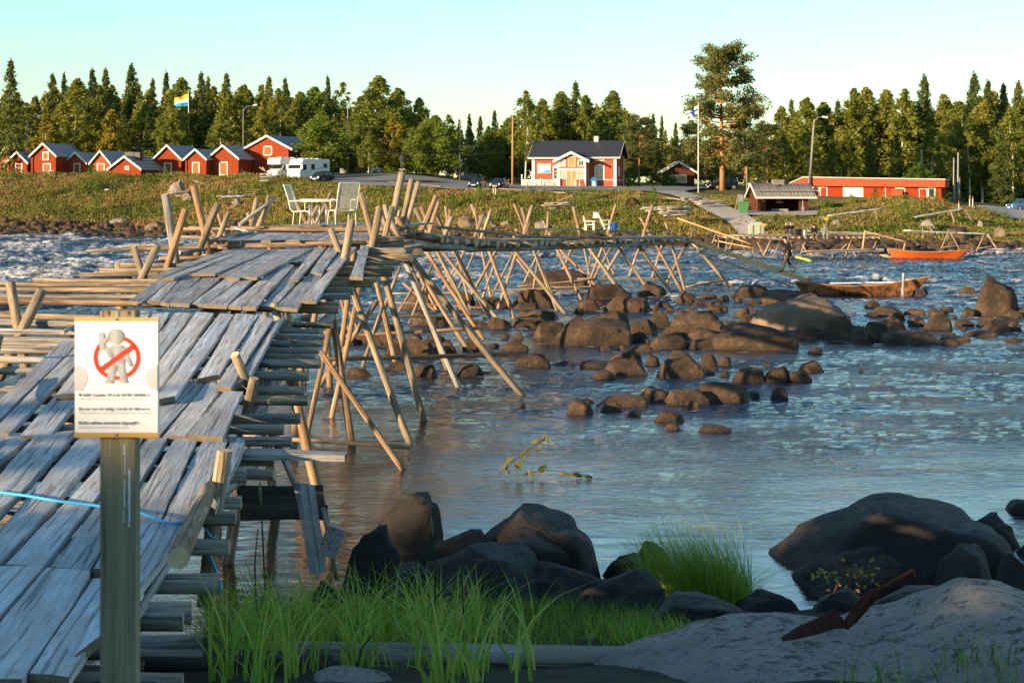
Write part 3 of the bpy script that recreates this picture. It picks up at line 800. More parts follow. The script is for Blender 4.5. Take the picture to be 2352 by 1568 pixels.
# ------------------------------------------------------------------ rocks
def ico(sub):
    import bmesh
    bm = bmesh.new(); bmesh.ops.create_icosphere(bm, subdivisions=sub, radius=1)
    v = np.array([x.co[:] for x in bm.verts]); f = [tuple(q.index for q in x.verts) for x in bm.faces]; bm.free(); return v, np.array(f)
_IV, _IF = ico(4); _IV3, _IF3 = ico(2)
def rockmesh(name, seed, mat, peak=0.0, flat=0.0, boxy=0.0, hi=True):
    rs = np.random.RandomState(seed); V, Fc = (_IV, _IF) if hi else (_IV3, _IF3)
    V = V.copy()
    if boxy: V = np.sign(V)*np.abs(V)**(1-boxy*.45)
    for k in range(11):                                   # planed facets
        n = rs.normal(size=3); n[2] = abs(n[2])*.8; n /= np.linalg.norm(n); c = rs.uniform(.46, .84) if hi else rs.uniform(.42, .8)
        dd = V @ n; over = np.maximum(dd-c, 0); V -= over[:, None]*n*.93
    o = rs.rand(3)*50
    r = fbm(V[:,0]*1.3+o[0], V[:,1]*1.3+V[:,2]*1.7+o[1], 4)*.16 + fbm(V[:,0]*5+o[2], V[:,2]*5+V[:,1]*4, 4)*.050
    V = V*(1+r[:, None])
    if peak:
        h = np.clip(V[:,2], 0, 1); V[:,0] *= 1-peak*h*.75; V[:,1] *= 1-peak*h*.5; V[:,0] += h*rs.uniform(-.3,.3)*peak
    if flat: V[:,2] = np.where(V[:,2] > .45, .45+(V[:,2]-.45)*(1-flat), V[:,2])
    if hi: V[:,2] = np.sign(V[:,2])*np.abs(V[:,2])**.9
    for k in (0, 1):
        V[:,k] -= (V[:,k].min()+V[:,k].max())/2; V[:,k] /= V[:,k].max()
    V[:,2] /= V[:,2].max()
    return npmesh(name, V, Fc, mat, hi, 3)
RK = [rockmesh('river_rock', s, M['rock'], peak=p, flat=f, boxy=b) for s, p, f, b in
      [(1,.1,.3,.5),(2,.35,0,.3),(3,0,.5,.8),(4,.25,.1,.6),(5,.05,.35,.5),(6,.45,0,.4),(7,.05,.15,.9),(8,.2,.2,.4)]]
_rc = [0]
def rrock(xl, xr, yt, yb, label, var=None, mat=None, name='river_rock', cat='rock', group=None, dz=0.0, zb=0.0, tall=1.0, yaw=None, deep=.75, mesh_=None):
    """rock given by its outline in the picture; stands at water level (or height zb)"""
    df = (CH-zb)*F/(yb-HY)
    w = (xr-xl)*df/F/2
    dep = max(w*deep, .08)
    dc = df + dep*.55
    w = (xr-xl)*dc/F/2
    ztop = CH-(yt-HY)*dc/F
    h = max(ztop-zb, .05)
    _rc[0] += 1
    i = var if var is not None else (_rc[0]*5+3) % len(RK)
    me = mesh_ or RK[i]
    o = bpy.data.objects.new(name, me); COL.objects.link(o)
    sink = .35*h+.05
    o.location = (( (xl+xr)/2-CX)*dc/F, dc, zb)
    mir = -1 if (_rc[0] % 2) else 1
    o.scale = (w*1.10*mir, dep*1.15, h*1.0)
    o.rotation_euler = (0, 0, 0 if yaw is None else yaw)
    if mat:
        o.material_slots[0].link = 'OBJECT'; o.material_slots[0].material = M[mat]
    props(o, label, cat, group)
    return o
def cv(l, ox, oy, s): return [(ox+a*s, ox+b*s, oy+c*s, oy+d*s) for a, b, c, d in l]
K = .29297
# big ones, each with its own label
big = [
 ((1708,2000,674,753), 'largest pale pinkish boulder, domed, just below the brown wooden boat', 0, 'rockpale'),
 ((2215,2348,630,727), 'tall pointed boulder standing apart at the right edge beyond the stone bar', 0, None),
 ((1262,1444,731,790), 'large whale-backed brown boulder striped by pole shadows in mid-river', 4, None),
 ((1502,1702,713,776), 'long ridged brown boulder with a dark knobby top, left of the palest boulder', 3, None),
 ((1630,1838,742,803), 'flat-topped slab boulder with a squared right end in the stone bar', 2, None),
 ((1874,1980,726,779), 'olive boulder with a black jagged crest in front of the palest boulder', 3, None),
 ((1185,1345,619,672), 'domed rock farthest back under the middle trestles of the bridge', 4, None),
 ((1180,1296,663,706), 'broad dark rock with a bridge pole footed on its right side', 6, None),
 ((1339,1450,652,690), 'rock under the bridge whose top touches two crossed poles', 7, None),
 ((1450,1538,645,685), 'rounded rock under the last poles at the far end of the bridge', 0, None),
 ((1668,1770,653,686), 'low loaf-shaped rock left of the stern of the brown boat', 6, None),
 ((1752,1880,665,700), 'flat dark rock partly hidden behind the palest boulder near the boat', 4, None),
 ((1322,1388,682,713), 'smooth hump rock left of a pale hump in front of the bridge trestles', 0, None),
 ((1388,1500,681,715), 'long rock of two humps in front of the bridge trestles', 7, None),
 ((1479,1550,712,753), 'upright blunt rock behind the long ridged boulder', 3, None),
 ((1347,1445,714,752), 'dark rock peeping over the whale-backed boulder', 1, None),
 ((1222,1312,739,779), 'brown rock touching the left end of the whale-backed boulder', 7, None),
 ((1425,1510,732,768), 'dark rounded rock right behind the whale-backed boulder', 1, None),
 ((1490,1588,770,800), 'low lit rock between the ridged boulder and the open water', 7, None),
 ((1439,1492,762,786), 'small blocky orange-brown stone right of the whale-backed boulder', 2, None),
 ((1581,1664,778,802), 'wedge-shaped stone at the front rim of the stone bar', 7, None),
 ((1182,1264,811,842), 'lone loaf-shaped rock in open water in front of the bridge', 2, None),
 ((1508,1618,822,866), 'largest rock of the front group, a rounded brown trapezium', 7, None),
 ((1395,1474,804,836), 'rear rock of the paired stones left in the front group', 1, None),
 ((1374,1490,821,860), 'front wedge of the paired stones left in the front group', 5, None),
 ((1335,1415,827,844), 'thin low stone tailing left from the front group', 4, None),
 ((1353,1426,849,870), 'low flat stone in front of the paired stones', 0, None),
 ((1475,1518,812,838), 'small grey pebble-shaped rock in the middle of the front group', 0, None),
 ((1518,1606,804,835), 'rock peeping over the rounded brown trapezium rock', 3, None),
 ((1607,1657,812,846), 'blocky stone at the right end of the front group', 6, None),
 ((1674,1758,841,876), 'leftmost of three rocks in a row right of the front group', 6, None),
 ((1753,1815,840,876), 'middle peaked rock of the row of three', 1, None),
 ((1808,1864,851,876), 'rightmost rock of the row of three', 7, None),
 ((1582,1732,878,923), 'broad low rock right of the leafy twig stranded on a rock', 7, None),
 ((1523,1630,893,928), 'brown rock holding the right side of the stranded leafy twig', 7, None),
 ((1449,1552,887,918), 'low dark rock behind the stranded leafy twig', 0, None),
 ((1372,1482,907,930), 'long flat rock left of the stranded leafy twig', 4, None),
 ((1290,1366,914,950), 'round brown rock, leftmost in the nearest stone row of the river', 0, None),
 ((1376,1430,923,943), 'small lit stone beside the leftmost rock of the nearest row', 5, None),
 ((1490,1576,940,967), 'oval rock alone below the nearest stone row', 0, None),
 ((1766,1812,889,915), 'small sharp triangular rock right of the broad low rock', 5, None),
 ((915,1002,779,815), 'rock in the bridge shade behind the long leaning pole', 7, None),
 ((865,990,777,815), 'orange-lit rock under the bridge between two tall poles', 3, None),
 ((945,1006,836,862), 'dark low stone seen between the two tallest near poles', 7, None),
 ((1044,1115,835,861), 'small pointed stone right of the fourth tall pole', 5, None),
 ((798,852,844,862), 'dim flat stone deep under the bridge', 4, None),
 ((818,900,756,790), 'dark stone under the bridge beside a white riffle', 1, None),
 ((870,908,741,790), 'upright dark stone under the bridge', 2, None),
 ((940,1034,714,747), 'rock with two trestle poles at its left end', 1, None),
 ((900,1023,663,712), 'half-hidden domed rock behind the near trestles', 0, None),
 ((1045,1096,672,704), 'peaked dark rock behind the crossed poles', 5, None),
 ((1095,1183,682,708), 'flat dark rock between two pole feet', 4, None),
 ((1120,1176,727,755), 'rock where two pole feet meet the shallows', 1, None),
 ((2085,2133,661,681), 'left of two small brown rocks beyond the bow of the brown boat', 1, None),
 ((2198,2247,658,681), 'right of two small brown rocks beyond the bow of the brown boat', 5, None),
 ((2030,2162,758,789), 'broad flat stone at the front of the bar, below the boat bow', 4, None),
 ((1825,1886,740,778), 'squarish brown stone between the slab and the olive boulder', 2, None),
 ((1980,2048,738,774), 'stone just right of the olive boulder', 7, None),
 ((1948,2012,747,785), 'grey pointed stone in front of the bar right of the olive boulder', 5, None),
 ((2124,2192,727,757), 'dark blunt stone in the middle of the right part of the bar', 7, None),
 ((2244,2303,704,727), 'stone at the left foot of the tall pointed boulder', 2, None),
 ((2199,2248,704,728), 'stone two places left of the tall pointed boulder', 0, None),
 ((1830,1900,828,851), 'small lone stone in open water far right of the front group', 0, None),
 ((2013,2064,729,755), 'greenish stone behind the broad flat stone', 1, None),
]
LABM = {}
for q, lb, var, mt in big:
    rrock(*q, lb, var, mt, name='boulder' if q[1]-q[0] > 90 else 'river_rock', cat='boulder' if q[1]-q[0] > 90 else 'rock', deep=.6)
small = cv([(1190,1260,420,480),(1200,1365,405,450),(1380,1550,325,415),(1490,1770,395,440),(1530,1700,345,400),(1690,1800,350,405),(1830,1900,370,415),
 (1900,2060,385,430),(950,1060,430,480),(1090,1190,680,730),(1465,1720,610,700),(1610,1800,430,490),(1360,1470,470,540),(1840,1960,450,520),(1960,2040,460,505),
 (980,1240,730,800),(765,900,735,785),(920,1000,745,780),(10,230,715,790),(2060,2130,885,910),(1605,1680,950,980),(1720,1800,950,985),(1680,1810,1035,1085),
 (1450,1585,1175,1245),(600,760,1160,1195),(1290,1420,1355,1400),(1560,1820,1365,1420),(1940,2050,1110,1155),(980,1100,1255,1295),(140,200,1205,1230),
 (110,450,470,545),(540,680,515,555),(90,350,545,610),(0,110,380,450),(1300,1370,445,480),(1450,1540,455,495),(650,800,380,440),(1700,1815,830,905),(1730,1830,560,620),
 (420,620,868,900),(1870,2010,500,560),(1480,1620,380,420),(1770,1900,560,600)], 1148.4, 574.2, .293) + \
 cv([(1205,1390,1045,1105),(1390,1465,1040,1085),(1380,1560,1060,1110),(1460,1600,1030,1080),(1090,1240,1065,1140),(990,1255,1110,1205),(1225,1400,1110,1190),
 (1600,1760,1130,1190),(1800,1920,1110,1145),(1900,2040,1105,1145),(1770,1930,1140,1190),(1780,2040,1160,1230),(2000,2148,1140,1220),(1060,1170,1165,1250),
 (1470,1665,1280,1330),(1480,1730,1255,1300),(1690,1960,1220,1265),(1545,1610,1235,1255),(1990,2148,1275,1305),(445,570,1350,1395),(850,890,1515,1540),
 (890,1045,975,1040),(930,1210,1020,1110),(1975,2140,1055,1120),(2070,2200,1040,1110),(1650,1700,1185,1215),(870,950,1285,1310),(950,1050,1265,1305),
 (1250,1350,1150,1195),(1560,1640,1095,1130)], 1722.5, 401.9, .293) + \
 cv([(1800,1980,1280,1360),(1430,1570,1390,1440),(1760,1920,1365,1430),(1920,2080,1365,1430),(2080,2220,1410,1490),(1650,1740,1495,1540),(1750,1890,1485,1545),
 (1060,1175,1365,1425),(1490,1545,1340,1365),(1400,1490,1365,1400),(1770,2030,1210,1290),(1240,1330,1190,1250),(640,760,1400,1450),(2060,2160,1300,1330)], 735, 392, .25) + \
 cv([(1590,1870,365,470),(1720,1870,410,490),(1360,1560,310,400),(1560,1740,310,370),(1900,2060,345,460),(2130,2230,398,430),(700,950,345,410),(560,830,240,300),(1170,1430,560,640)], 588, 689, .25)
for q in small:
    rrock(*q, 'small dark wet stone lying low among the boulders of the river', None, None, group='small stones between the river boulders', deep=.8)
# extra little stones filling the bar
for i in range(38):
    x = rnd.uniform(1060, 2352); y = rnd.uniform(700, 735) + (10 if 1400 < x < 1800 else 0) + (rnd.uniform(0,45) if x < 1400 else rnd.uniform(-8,30))
    w = rnd.uniform(12, 34); rrock(x-w/2, x+w/2, y-w*.35, y, 'small dark wet stone lying low among the boulders of the river', None, None, group='small stones between the river boulders', deep=.9)

# near bank rocks
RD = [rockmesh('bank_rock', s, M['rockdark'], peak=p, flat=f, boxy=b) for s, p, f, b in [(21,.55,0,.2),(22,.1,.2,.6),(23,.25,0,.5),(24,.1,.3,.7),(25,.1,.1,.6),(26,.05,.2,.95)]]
near = [
 ((858,1012,1130,1262),.15,0,'pointed dark rock standing in the water edge right of the near deck'),
 ((792,948,1200,1345),.35,4,'rounded black rock in front of the pointed dark rock'),
 ((1040,1345,1160,1330),.0,2,'largest near dark rock with a sloping right flank, by the pool'),
 ((935,1150,1215,1345),.4,1,'grey-topped rock left of the black overhanging block'),
 ((965,1290,1250,1392),.55,5,'black block with a pale rim and a vertical right face'),
 ((985,1130,1318,1400),.75,4,'low black stone half sunk in the bank grass'),
 ((1376,1488,1264,1325),.0,3,'small angular dark stone at the pool left of the sedge tuft'),
 ((1325,1530,1305,1408),.35,1,'long dark rock left of the sedge tuft'),
 ((1320,1420,1350,1405),.6,4,'little round stone in front of the long dark rock'),
 ((1500,1738,1354,1428),.55,3,'flat dark rock below the sedge tuft'),
 ((1680,1830,1348,1400),.45,4,'low stone right below the sedge tuft by the water'),
 ((1462,1540,1238,1285),.0,3,'flat stone in the water behind the sedge tuft'),
 ((1755,2262,1140,1322),.0,2,'huge brown near boulder with a broad peaked top on the right'),
 ((1828,2092,1252,1345),.12,1,'rounded dark boulder in front of the huge brown boulder'),
 ((2148,2295,1248,1372),.2,5,'slanting dark boulder at the right foot of the huge boulder'),
 ((2195,2340,1172,1250),.0,4,'smooth brown boulder behind the huge boulder at the right'),
 ((2282,2400,1270,1410),.3,1,'rounded boulder cut by the right edge of the picture'),
 ((2312,2400,1143,1172),.0,3,'thin flat stone awash at the right edge, farthest of the near rocks'),
 ((2330,2420,1235,1275),.0,4,'dark stone awash at the right edge behind the rounded boulder'),
 ((1855,2010,1345,1408),.55,4,'dark stone below the yellow-leaved willow sprig'),
 ((1990,2210,1344,1400),.5,3,'flat brown stone behind the rusty metal piece'),
 ((1862,1925,1336,1365),.3,1,'small stone at the foot of the willow sprig'),
 ((2110,2160,1305,1345),.1,1,'small wet stone between two dark boulders on the right'),
 ((880,1010,1290,1395),0,5,'black rock filling the gap between the round black rock and the half sunk stone'),
 ((1180,1420,1290,1385),0,1,'dark rock joining the sloping rock and the long dark rock'),
 ((1120,1400,1200,1340),0,3,'broad lower flank of rock right of the sloping near rock'),
 ((700,800,1330,1400),.8,4,'dark stone in the grass under the slanted board'),
]
def neargnd(px, py):
    d = 7.0
    while d < 40 and CH-(py-HY)*d/F > max(float(nz((px-CX)*d/F, d)), 0.0): d += .1
    return max(float(nz((px-CX)*d/F, d)), 0.0)
for (q, zb, v, lb) in near:
    zb = neargnd((q[0]+q[1])/2, q[3]); e_ = (q[1]-q[0])*.05; q = (q[0]-e_, q[1]+e_, q[2], q[3])
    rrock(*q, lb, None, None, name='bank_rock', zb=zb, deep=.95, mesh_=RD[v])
for q, zb, lb in [((1130,1292,1458,1530),1.75,'pale speckled flat stone behind the lying log, left'),((1285,1400,1462,1520),1.8,'pale stone between the log and the big granite slab'),
                  ((725,935,1536,1600),2.45,'smooth grey stone at the bottom edge in the bright grass')]:
    rrock(*q, lb, None, 'granite', name='bank_rock', zb=zb-.12, mesh_=RK[4])

# broken water round the rocks standing in the stream
RVM = bpy.data.objects['river'].data
_n = len(RVM.vertices); _c = np.empty(_n*3, dtype=np.float32); RVM.vertices.foreach_get('co', _c); _c = _c.reshape(nr0, nc0, 3)
for nm_ in ('foam',):
    _f = np.empty(_n, dtype=np.float32); RVM.attributes[nm_].data.foreach_get('value', _f); _f = _f.reshape(nr0, nc0)
_rowd = _c[:, 0, 1]
for o in list(COL.objects):
    if o.get('category') in ('rock', 'boulder') and o.name.startswith(('river_rock', 'boulder')) and o.location.y > 40:
        x, y = o.location.x, o.location.y; w, dp = abs(o.scale.x), o.scale.y
        i0, i1 = np.searchsorted(_rowd, [y-dp-1.2, y+dp+1.2])
        if i1 <= i0: continue
        sl = _c[i0:i1]; q = np.sqrt(((sl[..., 0]-x)/(w+.12))**2+((sl[..., 1]-y)/(dp+.2))**2)
        k_ = np.exp(-((q-1.0)/.13)**2)*np.clip(.15+2.2*pn(sl[..., 0]*2.1, sl[..., 1]*1.6), 0, 1)*np.clip((y-38)/30, .35, 1)
        _f[i0:i1] = np.maximum(_f[i0:i1], k_*.8)
RVM.attributes['foam'].data.foreach_set('value', _f.reshape(-1))

# the big granite slab in the right foreground
def slab():
    xs_ = np.linspace(-.3, 5.6, 150); ys_ = np.linspace(7.2, 12.6, 120)
    X, Y = np.meshgrid(xs_, ys_)
    prof = np.interp(X, [-.3, .1, .55, 1.1, 1.5, 1.9, 2.25, 2.6, 3.2, 4.5, 5.6], [1.4, 1.95, 2.26, 2.47, 2.50, 2.49, 2.57, 2.66, 2.56, 2.3, 1.9])
    z = prof - .55*np.clip((Y-10.4)/1.1, 0, 2)**2 - .10*np.clip((9.6-Y)/1.5, 0, 2)**1.5
    z = z + .05*fbm(X/.9, Y/.8, 4) + .02*fbm(X/.25, Y/.2, 3) + .10*np.exp(-(((X-2.75)/.45)**2+((Y-9.9)/.8)**2))
    z = z - .09*np.exp(-(((X-1.53)/.16)**2+((Y-9.0)/.16)**2)*1.2)
    z = z - .9*np.clip((.35-X-(Y-9)*.05), 0, 1)
    n, m = X.shape; idx = np.arange(n*m).reshape(n, m)
    Q = np.stack([idx[:-1,:-1], idx[:-1,1:], idx[1:,1:], idx[1:,:-1]], -1).reshape(-1, 4)
    V = np.stack([X, Y, z], -1).reshape(-1, 3)
    return npmesh('granite_slab', V, Q, M['granite'], True), X, Y, z
me, SX, SY, SZ = slab()
props(link('granite_slab', me), 'big pale speckled granite slab filling the bottom right corner', 'boulder')
def slabz(x, y):
    return float(SZ[np.argmin(abs(SY[:,0]-y)), np.argmin(abs(SX[0]-x))])
pz = 0
vs = []
cx_, cy_ = 1.53, 9.0
zc = slabz(cx_, cy_)+.034
for k in range(20):
    th = 2*math.pi*k/20; vs.append((cx_+.17*math.cos(th)*(1+.2*math.sin(3*th)), cy_+.2*math.sin(th)*(1+.2*math.cos(2*th)), zc))
tp = NT('puddle_water'); tp.fin((.01,.01,.01), .03, .5); M['puddle'] = tp.m
props(link('puddle', mesh('puddle', vs, [tuple(range(20))], M['puddle'])), kind='structure')

# ------------------------------------------------------------------ boulder shore on the far side
RF = [rockmesh('shore_stone', s, M['rock'], peak=.1*(s % 4), boxy=.5, hi=False) for s in range(40, 48)]
def farstone(px, off, size, me=None, mat=None):
    """off: metres inland of the water line"""
    u = np.interp(px, _pk, [PROF[k][1][0] for k in _pk]); d = u + off
    X = (px-CX)*d/F; z = gz1(X, d)
    return Vector((X, d, max(z, -.1))), size
cnt = 0; SV = []; SFc = []; base = 0
items = []
for i in range(1900):
    px = rnd.uniform(-120, 2470); off = rnd.uniform(-1.2, 10) if px < 1150 else rnd.uniform(-1.2, 8.5)
    sz = rnd.uniform(.35, .85)*(1.15 if off < 4 else .9)
    items.append((px, off, sz))
for px, off, sz in items:
    p, s_ = farstone(px, off, sz)
    vis = -60 < px < 2410 and not (430 < px < 560)
    sc_ = Vector((s_*rnd.uniform(.8,1.4), s_*rnd.uniform(.8,1.2), s_*rnd.uniform(.6,1.0)))
    mi_ = rnd.randrange(8); rz = rnd.uniform(0, 6.28)
    if vis and sz > .66 and cnt < 230:
        o = bpy.data.objects.new('shore_stone', RF[mi_]); COL.objects.link(o); o.location = p; o.scale = sc_; o.rotation_euler = (rnd.uniform(-1.2,1.2), rnd.uniform(-1.2,1.2), rz)
        props(o, 'angular brown stone in the boulder embankment along the far shore', 'rock', 'stones of the far shore embankment'); cnt += 1
    else:
        rs_ = np.random.RandomState(i+mi_*13+int(px))
        me_ = RF[mi_]
        if mi_ not in globals().setdefault('_rfc', {}):
            a_ = np.empty(len(me_.vertices)*3, dtype=np.float32); me_.vertices.foreach_get('co', a_); _rfc[mi_] = a_.reshape(-1, 3)
        v = _rfc[mi_]*np.array(sc_)
        c_, s2 = math.cos(rz), math.sin(rz)
        v = np.stack([v[:,0]*c_-v[:,1]*s2, v[:,0]*s2+v[:,1]*c_, v[:,2]], -1) + np.array(p)
        SV.append(v); SFc.append(_IF3+base); base += len(v)
props(link('shore_stones', npmesh('shore_stones', np.concatenate(SV), np.concatenate(SFc), M['rock'], True, 3)), 'remaining small angular stones packed along the far shore', 'stones', kind='stuff')
# ------------------------------------------------------------------ foliage
def leafmat(name, a, b, c, sc=.8, trans=.25):
    t = NT(name)
    oi = t.n('ShaderNodeObjectInfo')
    n1 = t.noise(t.wpos(), sc, 4, .6)
    n2 = t.noise(t.wpos(), 6.0, 2, .6)
    f = t.math('ADD', t.math('MULTIPLY', n1, .6), t.math('ADD', t.math('MULTIPLY', oi.outputs['Random'], .35), t.math('MULTIPLY', n2, .25)))
    c_ = t.ramp(f, [(.38, a), (.60, b), (.82, c)])
    t.fin(c_, .7, .25)
    tr = t.n('ShaderNodeBsdfTranslucent'); t.l(c_, tr.inputs[0])
    mx = t.n('ShaderNodeMixShader'); mx.inputs[0].default_value = trans
    t.l(t.b.outputs[0], mx.inputs[1]); t.l(tr.outputs[0], mx.inputs[2]); t.l(mx.outputs[0], t.out.inputs[0])
    return t.m
M['spruce'] = leafmat('spruce_needles', (.045,.08,.02), (.10,.13,.028), (.18,.19,.038), .5, .2)
M['birchleaf'] = leafmat('birch_leaves', (.17,.21,.035), (.25,.27,.045), (.36,.32,.055), .4, .5)
M['greenleaf'] = leafmat('green_leaves', (.10,.18,.028), (.17,.25,.035), (.26,.30,.045), .4, .5)
M['yellowleaf'] = leafmat('turning_leaves', (.20,.19,.02), (.34,.27,.03), (.48,.30,.035), .4, .35)
M['pineneedle'] = leafmat('pine_needles', (.045,.075,.022), (.10,.125,.032), (.17,.17,.045), .6, .2)
M['bark'] = plain('dark_bark', (.075,.058,.045), .95, .1, var=.4)
M['pinebark'] = plain('orange_pine_bark', (.42,.19,.075), .9, .1, var=.35, sc=1.2)
t = NT('birch_bark')
M['birchbark'] = t.fin(t.ramp(t.noise(t.co('Object', (1, 1, 6)), 1.2, 4, .6), [(.38, (.06,.05,.04)), (.46, (.55,.52,.46))]), .8, .2)

def quads(C, s, rs, up=.0, asp=1.0):
    """little leaf clumps: one randomly turned quad at every centre"""
    n = len(C)
    a = rs.normal(size=(n, 3)); a[:, 2] *= (1-up); a /= np.linalg.norm(a, axis=1)[:, None]
    b = rs.normal(size=(n, 3)); b -= (b*a).sum(1)[:, None]*a; b /= np.linalg.norm(b, axis=1)[:, None]
    s = np.asarray(s).reshape(-1, 1)
    a = a*s*asp; b = b*s
    j = rs.uniform(.6, 1.2, (n, 4, 1))
    V = np.stack([C-a*j[:,0]-b*.3, C+b*j[:,1]-a*.2, C+a*j[:,2]+b*.25, C-b*j[:,3]+a*.1], 1).reshape(-1, 3)
    return V, np.arange(4*n).reshape(n, 4)
def spruce_crown(seed, H=15., Rr=2.3, n=9000, start=.05):
    rs = np.random.RandomState(seed); C = []; S = []
    nb = 210; per = n//nb
    for k in range(nb):
        u = (k+rs.rand())/nb; z = H*(start+(1-start)*u)
        L = Rr*(1-u)**.75*(rs.uniform(.45, 1.15)) + .12
        th = rs.uniform(0, 6.28); t_ = rs.rand(per)**.6
        dr = .28*L*(t_**1.3) - .10*L*np.clip(t_-.75, 0, 1)*6
        x = np.cos(th)*L*t_; y = np.sin(th)*L*t_
        sp = .26*(1.15-t_*.6)*(1.2-u*.7)
        C.append(np.stack([x+rs.normal(size=per)*sp, y+rs.normal(size=per)*sp, z-dr*1.6+rs.normal(size=per)*.14], -1)); S.append(rs.uniform(.07, .18, per)*(1.1-.4*u))
    C.append(np.stack([rs.normal(size=40)*.05, rs.normal(size=40)*.05, rs.uniform(H*.95, H*1.03, 40)], -1)); S.append(np.full(40, .09))
    return quads(np.concatenate(C), np.concatenate(S), rs, .3)
def leafy_crown(seed, H=13., Rr=2.6, n=5600, low=.18, droop=.5, top=.5, size=.19, clumps=70):
    rs = np.random.RandomState(seed)
    C = []; S = []
    for k in range(clumps):
        u = low+(1-low)*rs.rand()**.85
        prof = (np.sin(math.pi*np.clip((u-low)/(1.0-low), 0, 1)**(top))**.75)*(1 if u < .85 else .9)
        rad = Rr*prof*math.sqrt(rs.rand())*.95
        th = rs.uniform(0, 6.28)
        c = np.array([math.cos(th)*rad, math.sin(th)*rad, u*H])
        cr = rs.uniform(.28, .72)*Rr/2.6*(.5+.6*prof)
        m = int(n/clumps*(cr/.47)**1.3)
        q = rs.normal(size=(m, 3)); q /= np.linalg.norm(q, axis=1)[:, None]; q *= (rs.rand(m)**.45)[:, None]*cr
        q[:, 2] *= 1.25; q[:, 2] -= droop*np.abs(rs.rand(m))*cr*1.2
        C.append(c+q); S.append(rs.uniform(.5, 1.2, m)*size)
    m = int(n*.22)
    u = rs.uniform(low, 1.0, m); prof = np.sin(math.pi*np.clip((u-low)/(1.02-low), 0, 1)**top)**.8
    th = rs.uniform(0, 6.28, m); rd = Rr*prof*rs.uniform(.1, 1.08, m)
    C.append(np.stack([np.cos(th)*rd, np.sin(th)*rd, u*H], -1)); S.append(rs.uniform(.4, .9, m)*size)
    return quads(np.concatenate(C), np.concatenate(S), rs, .2)
def pine_crown(seed, H=18., Rr=3.6, n=9000, low=.28):
    rs = np.random.RandomState(seed); C = []; S = []; limbs = []
    for k in range(78):
        u = low+(1-low)*rs.rand()**.75
        L = Rr*(.35+.9*math.sin(math.pi*min(1, (u-low)/(1-low)*.80+.16))**.8)*rs.uniform(.55, 1.05)
        th = rs.uniform(0, 6.28); z0 = u*H*.97; rise = rs.uniform(-.05, .45)*L + (u-.6)*1.2
        tip = np.array([math.cos(th)*L, math.sin(th)*L, z0+rise]); b0 = np.array([0, 0, z0-.3])
        mid = (b0+tip)/2+np.array([0, 0, -.12*L]); limbs.append((b0, mid, tip))
        for j in range(rs.randint(4, 8)):
            t_ = rs.uniform(.42, 1.08); c = b0*(1-t_)+tip*t_+rs.normal(size=3)*np.array([.40,.40,.22])*L*.25
            m = int(n/78/5.5); q = rs.normal(size=(m, 3)); q /= np.linalg.norm(q, axis=1)[:, None]; q *= (rs.rand(m)**.4)[:, None]*rs.uniform(.45, .95)*(Rr/3.6)
            q[:, 2] *= .85; C.append(c+q); S.append(rs.uniform(.07, .16, m))
    return quads(np.concatenate(C), np.concatenate(S), rs, .0), limbs
def trunkmesh(name, H, r, mat, seed, limbs=None, nl=8, spread=1.6, low=.25, lean=.02):
    rs = np.random.RandomState(seed); mb = MB()
    pts = [(lean*H*math.sin(u*3+seed), lean*H*.6*math.cos(u*4+seed)-lean*H*.6*math.cos(seed), u*H-.4*(u == 0)) for u in np.linspace(0, .98, 8)]
    mb.tube(pts, [r*(1-u*.88) for u in np.linspace(0, 1, 8)], 7)
    if limbs is None:
        for k in range(nl):
            u = rs.uniform(low, .85); th = rs.uniform(0, 6.28); L = spread*rs.uniform(.5, 1)*(1-.5*u)
            mb.tube([(0, 0, u*H), (math.cos(th)*L*.5, math.sin(th)*L*.5, u*H+L*.45), (math.cos(th)*L, math.sin(th)*L, u*H+L*.75)], [r*.32, r*.2, r*.08], 4)
    else:
        for a, b, c in limbs: mb.tube([a, b, c], [r*.30, r*.20, r*.07], 5)
    return mb.me(name, mat, True)
PRO = {}
for i in range(5):
    V, Q = spruce_crown(100+i, 15, [2.1, 2.5, 1.9, 2.8, 2.3][i]); PRO['s', i] = (npmesh('crown', V, Q, M['spruce']), trunkmesh('trunk', 15, .16, M['bark'], i), 15.)
for i in range(6):
    V, Q = leafy_crown(200+i, 13, [2.4, 2.0, 2.9, 2.2, 2.6, 1.7][i], [6200,4800,7000,4200,6000,2600][i], [.2,.25,.14,.28,.18,.3][i], .6, [.55,.6,.5,.7,.5,.6][i], .17, [80,60,95,55,85,40][i])
    PRO['b', i] = (npmesh('crown', V, Q, M['birchleaf']), trunkmesh('trunk', 13, .12, M['birchbark'], 20+i), 13.)
for i in range(3):
    V, Q = leafy_crown(300+i, 10, [3.2, 2.8, 2.4][i], 12000, .06, .25, .8, .14, 100); PRO['d', i] = (npmesh('crown', V, Q, M['greenleaf']), trunkmesh('trunk', 10, .16, M['bark'], 30+i), 10.)
for i in range(2):
    V, Q = leafy_crown(330+i, 10, [2.0, 2.3][i], 5200, .05, .5, .6, .16, 70); PRO['y', i] = (npmesh('crown', V, Q, M['yellowleaf']), trunkmesh('trunk', 10, .1, M['birchbark'], 34+i), 10.)
for i in range(3):
    (V, Q), lm = pine_crown(400+i, 18, [3.9, 3.4, 3.0][i], [34000, 14000, 13000][i], [.20, .12, .1][i]); PRO['p', i] = (npmesh('crown', V, Q, M['pineneedle']), trunkmesh('trunk', 18, [.34,.2,.17][i], M['pinebark'], 40+i, lm, lean=.006), 18.)
NAMES = {'s': ('spruce_tree', 'spruce'), 'b': ('birch_tree', 'birch'), 'd': ('leafy_tree', 'tree'), 'y': ('yellowing_tree', 'tree'), 'p': ('pine_tree', 'pine')}
_tc = [0]
